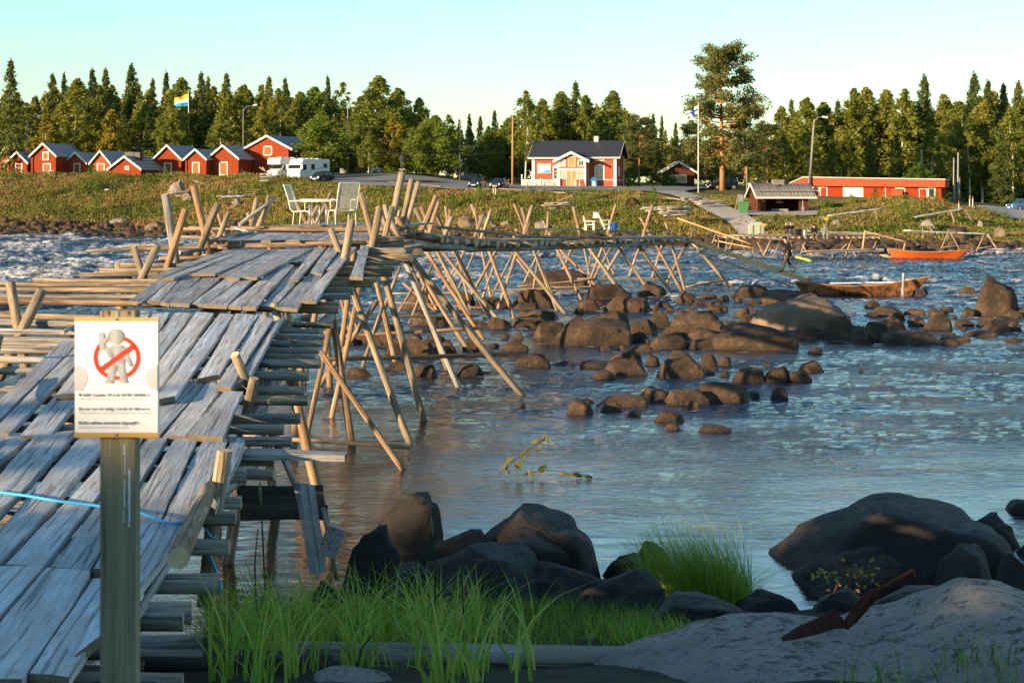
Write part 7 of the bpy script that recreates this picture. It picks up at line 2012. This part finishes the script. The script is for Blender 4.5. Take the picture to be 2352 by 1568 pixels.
def car(label, loc, rz, paint, L, W_, H, body, green, name='parked_car', rad=.31, wb=(.8, 3.3), lampr=.10, group=None):
    """x forward to the front at x=L; side profile body below, green = glasshouse profile"""
    r = root(name, loc, label, 'car', group, rz)
    def loft(prof, w0, w1, zs):
        n_ = len(prof); vs = []; fs = []
        for s_, in ((-1,),(1,)):
            for x, z in prof:
                w = w0+(w1-w0)*max(0, min(1, (z-zs[0])/(zs[1]-zs[0])));
                e = min(x, L-x); w *= 1-.14*max(0, 1-e/.45)**2
                vs.append((x, s_*w, z))
        fs = [tuple(range(n_))[::-1], tuple(range(n_, 2*n_))]+[(i, (i+1)%n_, n_+(i+1)%n_, n_+i) for i in range(n_)]
        return vs, fs
    vs, fs = loft(body, W_/2, W_/2-.06, (.5, H*.65)); me = mesh('body', vs, fs, M[paint], True); tris_fix(me); o = link('body', me, r, None, True); b = o.modifiers.new('bevel', 'BEVEL'); b.width = .07; b.segments = 3; b.limit_method = 'ANGLE'; b.angle_limit = R(40)
    vs, fs = loft(green, W_/2-.05, W_/2-.26, (H*.62, H)); me = mesh('windows', vs, fs, M['cglass'], True); tris_fix(me); o = link('windows', me, r, None, True); b = o.modifiers.new('bevel', 'BEVEL'); b.width = .05; b.segments = 2
    gx0 = [p for p in green if p[1] > H*.93]; MB().box(min(p[0] for p in gx0)+.05, max(p[0] for p in gx0)-.05, -W_/2+.30, W_/2-.30, H-.02, H+.02).build('roof', M[paint], r, bevel=.03)
    mid = (min(p[0] for p in gx0)+max(p[0] for p in gx0))/2
    for s_ in (-1, 1):
        mb = MB(); mb.bar((mid-.2, s_*(W_/2-.03), H*.64), (mid-.2, s_*(W_/2-.24), H*.98), .08, .04); mb.build('pillar', M[paint], r)
        for p, q2 in ((green[0], green[1]), (green[-1], green[-2])): MB().bar((p[0], s_*(W_/2-.05), p[1]), (q2[0], s_*(W_/2-.245), q2[1]), .07, .06).build('pillar', M[paint], r)
    wheels(r, wb, W_/2, rad)
    for s_ in (-1, 1):
        MB().tube([(L-.22, s_*(W_/2-.30), .66), (L-.015, s_*(W_/2-.32), .64)], lampr, 12).build('headlight', M['lamp'], r)
        MB().box(L-1.6, L-1.4, s_*(W_/2+.02)-.07, s_*(W_/2+.02)+.09, H*.66, H*.66+.13).build('mirror', M[paint], r)
    MB().box(L-.01, L+.02, -.26, .26, .36, .48).build('number_plate', M['plate'], r); MB().box(L-.03, L+.005, -.45, .45, .56, .66).build('grille', M['black'], r)
    return r
sedan_b = [(0,.35),(0,.85),(.15,.95),(1.1,.98),(3.0,.95),(4.0,.82),(4.25,.68),(4.3,.35),(4.1,.22),(.2,.22)]
sedan_g = [(.5,.93),(1.15,1.38),(2.35,1.40),(3.15,.93)]
beet_b = [(0,.45),(.05,.72),(.35,.92),(1.0,.98),(2.7,.97),(3.3,.92),(3.85,.74),(4.08,.5),(4.05,.3),(3.8,.22),(.2,.22)]
beet_g = [(.35,.92),(.75,1.25),(1.35,1.47),(2.0,1.50),(2.5,1.38),(3.05,.95)]
def place(px, py, d0=150.): return hit(px, py, d0)
def fr(q, deg, L): return q-Vector((math.cos(R(deg)), math.sin(R(deg)), 0))*L
q = fr(place(722, 419, 230), 245, 4.1); car('shiny black beetle-shaped car parked beside the white motorhomes', q+Vector((0,0,.03)), R(245), 'carblk', 4.1, 1.75, 1.50, beet_b, beet_g, wb=(.75,3.25), lampr=.13)
q = place(1090, 434, 215); car('left of two dark blue parked cars facing the river', q+Vector((.75,3.6,.05)), R(258), 'carnavy', 4.3, 1.7, 1.40, sedan_b, sedan_g)
q = place(1142, 436, 215); car('right of two dark blue parked cars, with red in its side window', q+Vector((.8,3.6,.05)), R(255), 'carnavy', 4.3, 1.7, 1.40, sedan_b, sedan_g)
q = place(590, 404, 240); car('dark blue car half hidden by grass left of the motorhomes', q+Vector((1.6,2.5,.0)), R(210), 'carnavy', 4.3, 1.7, 1.40, sedan_b, sedan_g)
q = place(1672, 436, 215); suv_b = [(0,.4),(0,1.0),(2.9,1.02),(4.0,.98),(4.25,.8),(4.3,.4),(4.1,.3),(.2,.3)]; suv_g = [(.08,1.0),(.25,1.68),(2.5,1.70),(3.1,1.0)]
car('dark off-road car parked under the big pine', q+Vector((1.5,3,.0)), R(200), 'carblk', 4.3, 1.75, 1.72, suv_b, suv_g, rad=.36)
q = place(2345, 484, 200); car('light blue car cut by the right edge on the grass', q+Vector((2.6,1.5,.0)), R(200), 'carblue', 4.3, 1.7, 1.40, sedan_b, sedan_g)
def motorhome(label, loc, rz, L, H, alcove):
    r = root('motorhome', loc, label, 'motorhome', None, rz); W_ = 2.2
    if alcove:
        prof = [(0,.45),(0,H-.1),(.1,H),(L-2.6,H),(L-2.2,H+.05),(L-.75,H),(L-.45,H-.3),(L-.42,H-.85),(L-.65,H-.98),(L-1.75,H-1.0),(L-1.75,.45)]
        cab = [(L-1.75,.35),(L-1.75,2.0),(L-1.55,2.02),(L-.95,1.35),(L-.15,1.10),(L,.85),(L,.35)]
    else:
        prof = [(0,.45),(0,H-.12),(.12,H),(L-1.2,H),(L-.75,H-.14),(L-.45,H-.6),(L-.12,1.55),(L,1.05),(L,.40),(L-.2,.32)]
        cab = None
    MB().prism([(x, z) for x, z in prof], -W_/2, W_/2, 'y').build('body', M['vanwhite'], r, bevel=.10); tris_fix(r.children[-1].data if r.children else None) if False else None
    o = [c for c in r.children if c.name.startswith('body')][0]; tris_fix(o.data)
    if cab:
        o = MB().prism(cab, -W_/2+.12, W_/2-.12, 'y').build('cab', M['vanwhite'], r, bevel=.08); tris_fix(o.data)
        MB().add([(L-1.50,-.82,2.02),(L-1.50,.82,2.02),(L-.93,.85,1.40),(L-.93,-.85,1.40)], [(0,1,2,3)]).build('windscreen', M['cglass'], r, Matrix.Translation((.03,0,.02)))
        for s_ in (-1, 1):
            MB().prism([(L-1.70,1.25),(L-1.12,1.25),(L-1.50,1.90),(L-1.70,1.92)], s_*(W_/2-.12)-.01, s_*(W_/2-.12)+.01, 'y').build('side_window', M['cglass'], r)
            MB().tube([(L-.16, s_*.78, .85), (L-.01, s_*.76, .83)], .14, 8).build('headlight', M['lamp'], r)
            MB().box(L-1.1,L-.95,s_*(W_/2+.02)-.08,s_*(W_/2+.02)+.08,1.25,1.6).build('mirror', M['black'], r)
        MB().box(L-.01,L+.02,-.3,.3,.45,.57).build('number_plate', M['plate'], r)
    else:
        MB().add([(L-.47,-.98,H-.68),(L-.47,.98,H-.68),(L-.13,1.0,1.58),(L-.13,-1.0,1.58)], [(0,1,2,3)]).build('windscreen', M['cglass'], r, Matrix.Translation((.035,0,.01)))
        for s_ in (-1, 1):
            MB().prism([(L-1.5,1.40),(L-.45,1.35),(L-.75,2.1),(L-1.5,2.15)], s_*W_/2-.012, s_*W_/2+.012, 'y').build('side_window', M['cglass'], r)
            MB().tube([(L-.12, s_*.85, .95), (L+.01, s_*.83, .93)], .15, 8).build('headlight', M['lamp'], r)
            MB().box(L-.40,L-.20,s_*(W_/2+.16)-.10,s_*(W_/2+.16)+.10,1.5,2.15).build('mirror', M['vanwhite'], r)
        MB().box(L-.01,L+.02,-.75,.75,.72,.80).build('grille', M['steel'], r); MB().box(L-.0,L+.03,-.3,.3,.45,.57).build('number_plate', M['plate'], r)
    for s_ in (-1, 1):
        for x0, x1, z0, z1 in ((.7,1.5,1.75,2.35),(L-3.4,L-2.6,1.5,2.2)): MB().box(x0, x1, s_*W_/2-.012, s_*W_/2+.012, z0, z1).build('side_window', M['cglass'], r)
        MB().prism([(.2,2.0),(L-2.4,1.35),(L-1.0,.95),(L-1.0,.90),(L-2.4,1.30),(.2,1.95)], s_*W_/2-.006, s_*W_/2+.006, 'y').build('stripe', M['carnavy'], r)
        MB().box(L-2.35,L-1.75,s_*W_/2-.008,s_*W_/2+.008,.5,.52).build('door', M['steel'], r)
    for x in (1.2, 2.6, 3.6, L-2.2): MB().box(x, x+.55, -.35, .35, H, H+.10).build('roof_hatch', M['vanwhite'], r, bevel=.03)
    wheels(r, (1.5, L-1.15), W_/2-.05, .34); return r
q = fr(place(674, 414, 225), 240, 7.0); motorhome('front white motorhome with a rounded sloping nose and dark stripe', q, R(240), 7.0, 2.95, False)
q = fr(place(622, 411, 230), 240, 6.3); motorhome('rear white motorhome with an overhanging sleeping alcove above the cab', q+Vector((0,1.0,0)), R(240), 6.3, 2.95, True)
# picnic tables in front of the house and by the utility pole
def picnic(label, px, py, wpx, mat='log'):
    q = hit(px, py); k = q.y/F; r = root('picnic_table', q, label, 'table'); w = wpx*k/2
    MB().box(-w,w,-.35,.35,.70,.76).build('table_top', M[mat], r)
    for s_ in (-1,1): MB().box(-w,w,s_*.75-.14,s_*.75+.14,.42,.47).build('bench', M[mat], r); MB().bar((s_*w*.75,-.75,.40),(s_*w*.75,.75,.40),.06,.10).bar((s_*w*.75,-.6,0),(s_*w*.75,-.2,.7),.08).bar((s_*w*.75,.6,0),(s_*w*.75,.2,.7),.08).build('leg_frame', M[mat], r)
picnic('timber picnic table right of the utility pole', 1192, 420, 26); picnic('thick log picnic table in front of the terrace fence, left', 1222, 432, 30); picnic('thick log picnic table in front of the terrace fence, right', 1262, 433, 30)
q = hit(609, 398, 240)
MB().tube([(0,0,0),(0,0,1.1)], .28, 10).build('post', M['concrete'], root('concrete_post', hit(553, 405, 240), 'short concrete post standing left of the dark blue car', 'post'))
# painted fence behind the hedge, hedge
for i, (px, mt, lb) in enumerate([(795,'boxgreen','pale turquoise fence panel behind the autumn hedge'),(828,'brick','orange fence panel behind the autumn hedge'),(865,'white','white fence panel end behind the autumn hedge')]):
    q = hit(px, 400, 255); r = root('painted_fence', q, lb, 'fence'); k = q.y/F
    for j in range(8): MB().box((-14+j*3.4)*k, (-11+j*3.4)*k, -.03, .03, -.3, 15*k).build('board', M[mt], r)
HV, HQ = leafy_crown(611, 2.4, 1.6, 2600, .0, .2, .5, .10, 30)
hm = {m: npmesh('foliage', HV, HQ, M[m]) for m in ('greenleaf','yellowleaf')}
for i, (px, py, s_, m, lb) in enumerate([(772,399,1.1,'greenleaf','hedge bush right of the large shed'),(812,400,1.0,'yellowleaf','yellowing hedge bush at the back of the car park, left'),(838,399,.9,'yellowleaf','rusty hedge bush at the back of the car park, middle'),(872,400,1.1,'greenleaf','green hedge bush at the back of the car park, right'),(905,401,1.0,'greenleaf','green hedge bush behind the statue'),(950,402,1.0,'greenleaf','hedge bush right of the statue'),(985,404,.8,'yellowleaf','low hedge bush left of the small blue sign'),(1045,406,.9,'greenleaf','dark bush before the white house'),(1085,410,1.0,'yellowleaf','yellowish bush right of the white house'),(1130,414,.9,'greenleaf','bush behind the two dark cars'),(1455,428,.9,'greenleaf','bush at the right foot of the house'),(1540,428,.8,'greenleaf','bush below the small cabin window')]):
    q = hit(px, py, 245); r = root('hedge_bush', q+Vector((0,2,-.2)), lb, 'bush'); o = bpy.data.objects.new('foliage', hm[m]); COL.objects.link(o); o.parent = r; o.scale = (1.35*s_,1.35*s_,1.25*s_); o.rotation_euler = (0,0,i*1.3)
# boulders on the far bank
for x0, x1, y0, y1, lb, mt in [(1052,1098,497,522,'pale boulder on the far bank behind the crossed props','rockpale'),(1090,1128,492,520,'grey boulder right behind the pale one on the far bank','granite'),(1112,1152,510,528,'tan boulder low on the far bank','rockpale'),
   (1145,1176,508,525,'flat grey boulder on the far bank','granite'),(1228,1262,510,526,'boulder on the far bank below the leaning log','granite'),(2240,2262,505,522,'round grey boulder at the top of the right bank','granite'),(2180,2232,520,548,'dark boulder among the right bank grass','rock'),
   (1880,1905,495,510,'grey boulder right of the cooking shelter','granite'),(1905,1935,505,520,'second grey boulder right of the cooking shelter','granite'),(2275,2320,520,545,'low broad boulder on the right bank','rockpale'),(1655,1690,538,552,'pale boulder at the lower end of the gravel path','rockpale'),
   (385,425,415,440,'big grey rock under the driftwood on the left bank','granite'),(420,450,440,455,'rock right under the driftwood on the left bank','granite'),(330,380,508,530,'pale flat boulder above the left embankment','rockpale'),(250,300,500,512,'long flat rock above the left embankment','granite'),(460,500,495,515,'tan rock above the embankment by the leftmost props','rockpale'),(530,555,455,475,'rock beside the bank steps','granite'),(1430,1480,455,475,'mound-like dark rock behind the sapling','rock'),(2110,2160,505,528,'wide grey boulder below the right drying pole','granite')]:
    q = hit((x0+x1)/2, y1); k = q.y/F
    o = bpy.data.objects.new('bank_boulder', RK[int(x0) % 8]); COL.objects.link(o); o.location = q; o.scale = ((x1-x0)*k/2, (x1-x0)*k*.4, (y1-y0)*k); o.material_slots[0].link = 'OBJECT'; o.material_slots[0].material = M[mt]; props(o, lb, 'boulder')
# small stones by the shelter
for i in range(46):
    x = rnd.uniform(1690, 1850); y = rnd.uniform(501, 530)
    if 1715 < x < 1760 and y > 515: continue
    q = hit(x, y); o = bpy.data.objects.new('bank_stone', RF[i % 8]); COL.objects.link(o); o.location = q; s_ = rnd.uniform(.15,.42); o.scale = (s_*1.3,s_,s_*.8); o.material_slots[0].link = 'OBJECT'; o.material_slots[0].material = M['rockpale']; props(o, 'small pale stone in the stony slope below the cooking shelter', 'stone', 'stones of the slope below the shelter')
# green-yellow net tube in the water
props(MB().tube([P(1828,590,134), P(1862,599,132)], .09, 6).build('net_pole', plain('lime_plastic', (.42,.62,.04), .5, .3), None), 'lime green pole floating right behind the walking man', 'pole')

# ------------------------------------------------------------------ foreground: log, rusty metal, leaves, grass
GL = log('fallen_log', P(500,1498,10.9)+Vector((0,0,.0)), P(1482,1514,10.6), .085, .07, 'loggrey', None, bend=.3, sides=12); props(GL, 'long grey log lying on the bank behind the bright grass', 'log')
o = log('ground_log', P(330,1513,9.9), P(760,1520,10.2), .07, .06, 'wet', None, sides=9); props(o, 'dark grey log end low in the grass right of the sign post', 'log')  # same shade-darkened wood colour as the boards below the deck
M['rust'] = plain('rusty_iron', (.055,.020,.012), .9, .15, var=.45, sc=14)
RM = root('rusty_iron_piece', (2.0, 9.75, 2.52), 'bent rusty iron blade and handle lying on the granite slab', 'scrap metal')
def zsl(x, y): return slabz(x, y)
A_ = P(1797,1471,9.7); B_ = P(1945,1437,9.9); C_ = P(2000,1375,10.0); D2_ = P(2097,1309,10.1)
def strip(pts, ws, th, nm):
    vs = []; fs = []
    for (p, w) in zip(pts, ws):
        p = Vector(p); vs += [p+Vector((0,-.0,-w*.5)), p+Vector((.0,.05,w*.5)), p+Vector((0,.05+th,w*.5)), p+Vector((0,th,-w*.5))]
    n_ = len(pts)
    for i in range(n_-1):
        for j in range(4): fs.append((i*4+j, i*4+(j+1)%4, (i+1)*4+(j+1)%4, (i+1)*4+j))
    fs += [(0,1,2,3)[::-1], tuple((n_-1)*4+j for j in range(4))]
    me = mesh(nm, vs, fs, M['rust']); tris_fix(me); return link(nm, me, RM, Matrix.Identity(4))
strip([A_, A_.lerp(B_,.25)+Vector((0,0,.015)), A_.lerp(B_,.6)+Vector((0,0,.03)), B_+Vector((-.06,0,.035)), B_], [.008,.05,.075,.095,.03], .012, 'blade')
strip([B_, B_.lerp(C_,.4), C_, C_.lerp(D2_,.2)], [.045,.085,.08,.03], .015, 'socket')
MB().tube([B_+Vector((0,-.01,.0)), C_+Vector((-.0,-.01,.03)), D2_], [.014,.013,.010], 8).build('handle', M['rust'], RM, Matrix.Identity(4), local=False)
MB().tube([D2_, D2_+Vector((.012,0,-.03))], .006, 6).build('hook', M['rust'], RM, Matrix.Identity(4), local=False)

M['leafdark'] = leafmat('willow_leaf_green', (.05,.085,.02), (.085,.12,.03), (.16,.17,.05), 6, .3); M['leafyel'] = leafmat('willow_leaf_yellow', (.20,.16,.04), (.36,.26,.07), (.42,.34,.12), 6, .3)
M['twig'] = plain('red_twig', (.12,.045,.03), .8, .2)
def leaf(c, dr, up, L_, w, mat, par):
    dr = Vector(dr).normalized(); sdv = dr.cross(Vector(up)).normalized(); nv = sdv.cross(dr)
    vs = []; c = Vector(c)
    prof = [(0,.05),(.2,.6),(.45,1),(.7,.75),(.9,.3),(1,.02)]
    for u, ww in prof:
        m = c+dr*L_*u-nv*L_*.25*u*u; vs += [m-sdv*w*ww*.5+nv*w*.12*ww, m, m+sdv*w*ww*.5+nv*w*.12*ww]
    fs = []
    for i in range(5): fs += [(i*3,i*3+1,i*3+4,i*3+3),(i*3+1,i*3+2,i*3+5,i*3+4)]
    return link('leaf', mesh('leaf', vs, fs, M[mat], True), par, Matrix.Identity(4))
# branch standing in the pool: picture points around (1150..1360, 995..1105)
k5 = 460/1344*.5742; bx_ = lambda a: 1125.4+a*k5; by_ = lambda b: 976.1+b*k5
bd = PZ(1200, 1096).y
TW = root('leafy_branch', P(1170, 1090, bd), 'leafy willow branch sticking up out of the calm pool', 'branch')
def BPt(a, b, dy=0): return P(bx_(a), by_(b), bd+dy)
MB().tube([BPt(105,575), BPt(160,510), BPt(230,450), BPt(330,375), BPt(430,300), BPt(540,225), BPt(670,125)], .008, 5).build('stem', M['twig'], TW, Matrix.Identity(4), local=False)
MB().tube([BPt(515,550), BPt(640,525), BPt(780,530), BPt(920,560), BPt(1000,590)], .008, 5).build('stem', M['twig'], TW, Matrix.Identity(4), local=False)
MB().tube([BPt(340,590), BPt(300,500), BPt(280,425), BPt(300,380)], .005, 5).build('stem', M['twig'], TW, Matrix.Identity(4), local=False)
s5 = k5*bd/F
for a, b, dx, dz, L2, w2, mt in [(285,365,-150,-90,150,60,'leafdark'),(205,455,-110,-80,110,36,'leafdark'),(215,450,-50,-110,120,34,'leafyel'),(205,510,40,-70,80,20,'leafdark'),(410,295,-60,-120,130,70,'leafdark'),(375,390,-30,-150,150,55,'leafdark'),(305,425,40,-110,120,60,'leafyel'),
      (490,280,-60,-60,75,60,'leafdark'),(540,265,30,-40,60,50,'leafyel'),(600,230,-60,-50,70,40,'leafdark'),(580,155,-110,-60,120,36,'leafyel'),(660,115,-110,-110,140,44,'leafdark'),(640,140,-30,-75,75,50,'leafyel'),(680,130,0,-90,90,46,'leafdark'),(665,95,-60,-15,60,26,'leafdark'),
      (490,510,10,-95,100,55,'leafdark'),(450,530,30,-70,80,40,'leafyel'),(405,555,50,-35,55,50,'leafyel'),(640,470,-90,-90,110,70,'leafdark'),(650,440,10,-80,80,30,'leafdark'),(630,455,-60,-5,60,24,'twig'),(600,470,10,-100,100,60,'leafdark'),
      (820,540,30,-60,60,50,'leafyel'),(840,550,100,-45,110,46,'leafdark'),(930,560,60,-45,70,50,'leafyel'),(960,560,140,-50,150,60,'leafdark'),(1060,580,150,-30,150,40,'leafdark'),(1100,590,110,-15,110,34,'leafyel')]:
    leaf(BPt(a,b), (dx, rnd.uniform(-40,40), dz), (rnd.uniform(-.5,.5), -1, .3), L2*s5, w2*s5, mt, TW)
# willow sprig between the near boulders
k6 = 1596/2352*.5742; wx = lambda a: 1435.5+a*k6; wy_ = lambda b: 1091+b*k6
sd6 = 19.0; s6 = k6*sd6/F
WS = root('willow_sprig', P(1920,1360,sd6), 'yellow-leaved willow sprig growing between the near boulders on the right', 'plant')
def WP(a, b, dy=0): return P(wx(a), wy_(b), sd6+dy)
for pts in ([(1230,690),(1280,600),(1260,520),(1210,440)],[(1290,700),(1330,620),(1310,540),(1230,490)],[(1330,720),(1380,640),(1450,580),(1480,560)],[(1350,700),(1430,640),(1530,620)],[(1160,760),(1230,690),(1250,640)]):
    MB().tube([WP(a,b) for a,b in pts], .006, 4).build('stem', M['twig'], WS, Matrix.Identity(4), local=False)
for i in range(54):
    a = rnd.gauss(1350, 95); b = rnd.gauss(600, 62)
    if rnd.random() < .2: a = rnd.gauss(1160, 35); b = rnd.gauss(590, 25)
    leaf(WP(a,b,rnd.uniform(-.2,.2)), (rnd.uniform(-1,1), rnd.uniform(-.4,.4), rnd.uniform(-1.2,.5)), (rnd.uniform(-.5,.5), -1, .3), rnd.uniform(28,48)*s6, rnd.uniform(12,20)*s6, 'leafyel' if rnd.random() < .62 else 'leafdark', WS)
# leafy twig stranded on the river rock
RT = root('stranded_twig', P(1490,905,45.5), 'green leafy twig stranded on a low rock in mid-river', 'branch')
for i in range(60):
    a = rnd.gauss(1490, 17); b = 905+rnd.uniform(-14, 14)+(a-1490)*.15
    leaf(P(a,b,45.2+rnd.uniform(-.3,.5)), (rnd.uniform(-1,1), rnd.uniform(-.6,.6), rnd.uniform(-.8,.6)), (rnd.uniform(-.5,.5), -1, .5), .11, .055, 'leafdark' if rnd.random() < .6 else 'leafyel', RT)
MB().tube([P(1452,899,45.3),P(1500,888,45.4),P(1548,903,45.2),P(1586,918,45)], .012, 5).build('stem', M['twig'], RT, Matrix.Identity(4), local=False)

# grass blades
t = NT('bank_grass'); at = t.n('ShaderNodeAttribute', attribute_name='tone')
c = t.ramp(at.outputs['Fac'], [(0,(.030,.065,.010)),(.45,(.09,.18,.02)),(.8,(.24,.40,.035)),(1,(.42,.46,.09))]); t.fin(c, .5, .35)
tr = t.n('ShaderNodeBsdfTranslucent'); t.l(c, tr.inputs[0]); mx = t.n('ShaderNodeMixShader'); mx.inputs[0].default_value = .4
t.l(t.b.outputs[0], mx.inputs[1]); t.l(tr.outputs[0], mx.inputs[2]); t.l(mx.outputs[0], t.out.inputs[0]); M['grass'] = t.m
def blades(Pts, H_, Wd, lean, tone, seed, ldir=None, curl=1.0, seg=5):
    rs = np.random.RandomState(seed); n = len(Pts); th = rs.uniform(0, 2*np.pi, n)
    dr = np.stack([np.cos(th), np.sin(th)], -1)
    if ldir is not None: dr = dr*.55+np.array(ldir); dr /= np.linalg.norm(dr, axis=1)[:, None]
    sdv = np.stack([-dr[:,1], dr[:,0]], -1)*.6+rs.normal(size=(n,2))*.4+np.array([.5,0]); sdv /= np.linalg.norm(sdv, axis=1)[:, None]
    V = []; us_ = np.linspace(0, 1, seg)
    for u in us_:
        out = lean*H_*(u**2)*curl; z = H_*(u-.30*lean*u**3)
        w = Wd*(1-u**1.6)*.5+Wd*.02
        cx_ = Pts[:,0]+dr[:,0]*out; cy_ = Pts[:,1]+dr[:,1]*out; cz = Pts[:,2]+z
        V += [np.stack([cx_-sdv[:,0]*w, cy_-sdv[:,1]*w, cz], -1), np.stack([cx_+sdv[:,0]*w, cy_+sdv[:,1]*w, cz], -1)]
    V = np.stack(V, 1).reshape(-1, 3); b = np.arange(n)[:, None]*(2*seg)
    Q = np.concatenate([b+np.array([2*i, 2*i+1, 2*i+3, 2*i+2]) for i in range(seg-1)], 0)
    T = np.repeat(np.clip(tone+rs.normal(size=n)*.16, 0, 1), 2*seg)
    return V, Q, T
def grassobj(name, V, Q, T, label, cat, kind=None):
    me = npmesh(name, V, Q, M['grass'], False); a_ = me.attributes.new('tone', 'FLOAT', 'POINT'); a_.data.foreach_set('value', T.astype(np.float32)); return props(link(name, me), label, cat, None, kind)
rs = np.random.RandomState(9)
def scatter(n, x0, x1, y0, y1, dens=None):
    out = []
    while len(out) < n:
        px = rs.uniform(x0, x1); d = rs.uniform(y0, y1); X = (px-CX)*d/F
        if dens is not None and rs.rand() > dens(px, d): continue
        out.append((X, d, float(nz(X, d))-.02))
    return np.array(out)
def dl(px, d):
    py = HY+(CH-float(nz((px-CX)*d/F, d)))*F/d
    if py > 1400 and px > 1330 and d < 12.2: return 0.0
    a = np.interp(px, [420,500,560,1150,1480,1560], [0,.5,1,1,.7,0]); return a
P1 = scatter(8500, 430, 1560, 11.0, 17.5, dl)
V1 = blades(P1, rs.uniform(.08,.24,len(P1)), .007, rs.uniform(.1,.8,len(P1)), .48, 1)
P2 = scatter(1250, 480, 1230, 8.9, 13.6, lambda px, d: (1.0 if px < 1100 else .2)*float(np.clip(.35+2.4*pn(px/60.+.5, d*1.3), .02, 1)))
P2 = P2[~((P2[:,1] < 9.9) & (P2[:,0] > -1.1) & (P2[:,0] < -.45))]
V2 = blades(P2, rs.uniform(.16,.68,len(P2)), .017, rs.uniform(.15,1.15,len(P2)), .86, 2)
P3 = scatter(260, 1900, 2352, 8.2, 9.2, None); P3[:,2] = [slabz(a, b)-.05 for a, b in P3[:,:2]]
V3 = blades(P3, rs.uniform(.10,.30,len(P3)), .009, rs.uniform(.1,.9,len(P3)), .62, 3)
P4 = scatter(420, 1350, 1600, 11.8, 13.5, None); V4 = blades(P4, rs.uniform(.10,.28,len(P4)), .010, rs.uniform(.1,.9,len(P4)), .7, 4)
def cat_(L_):
    Vs, Qs, Ts, b = [], [], [], 0
    for V, Q, T in L_: Vs.append(V); Qs.append(Q+b); Ts.append(T); b += len(V)
    return np.concatenate(Vs), np.concatenate(Qs), np.concatenate(Ts)
grassobj('bank_grass', *cat_([V1, V4, V3]), 'short green grass covering the near bank below the rocks', 'grass', 'stuff')
grassobj('tall_grass', *cat_([V2]), 'tall bright green grass blades along the near bank beside the deck', 'grass', 'stuff')
# sedge tuft
n = 2600; th = rs.uniform(0, 6.28, n); rr_ = np.sqrt(rs.rand(n)); cxx = P(1612, 1375, 17.0)
P5 = np.stack([cxx.x+rr_*np.cos(th)*.50, cxx.y+rr_*np.sin(th)*.30, np.full(n, .95)], -1)
edge = rr_*np.cos(th)
V5 = blades(P5, rs.uniform(.45,1.12,n), .006, rs.uniform(.15,.75,n), .82, 5, ldir=(-.55,-.1), seg=6)
V6 = blades(P5[:500]+np.array([.0,0,0]), rs.uniform(.4,.75,500), .006, rs.uniform(.5,1.1,500), .7, 6, ldir=(.9,0), seg=6)
grassobj('sedge_tuft', *cat_([V5, V6]), 'large windblown tuft of green sedge between the dark rocks at the pool edge', 'grass tuft')
# seed stalks
def stalk(label, pts, d, head=True):
    r = root('grass_stalk', P(pts[0][0], pts[0][1], d), label, 'grass stalk'); w = [P(a, b, d) for a, b in pts]
    MB().tube(w, [.006]*(len(w)-1)+[.003], 5).build('stem', M['grass'], r, Matrix.Identity(4), local=False)
    if head: dv = (w[-1]-w[-2]).normalized(); MB().tube([w[-1]-dv*.14, w[-1]-dv*.07, w[-1]], [.004,.012,.003], 6).build('seed_head', M['khaki'], r, Matrix.Identity(4), local=False)
stalk('tall seed stalk rising in front of the near deck right edge', [(610,1380),(604,1240),(597,1104)], 11.5); stalk('tall seed stalk with a pale head before the grey-topped rock', [(1000,1420),(1000,1300),(990,1180)], 11.5)
stalk('bent stalk with a drooping pale head left of the black block', [(1065,1410),(1060,1285),(1020,1350),(955,1432)], 11); stalk('thin stalk leaning left in the bright grass', [(590,1400),(585,1300),(592,1215)], 11.8, False)
stalk('dry stalk leaning right at the bottom of the bright grass', [(815,1560),(830,1490),(860,1450)], 9.6, False)
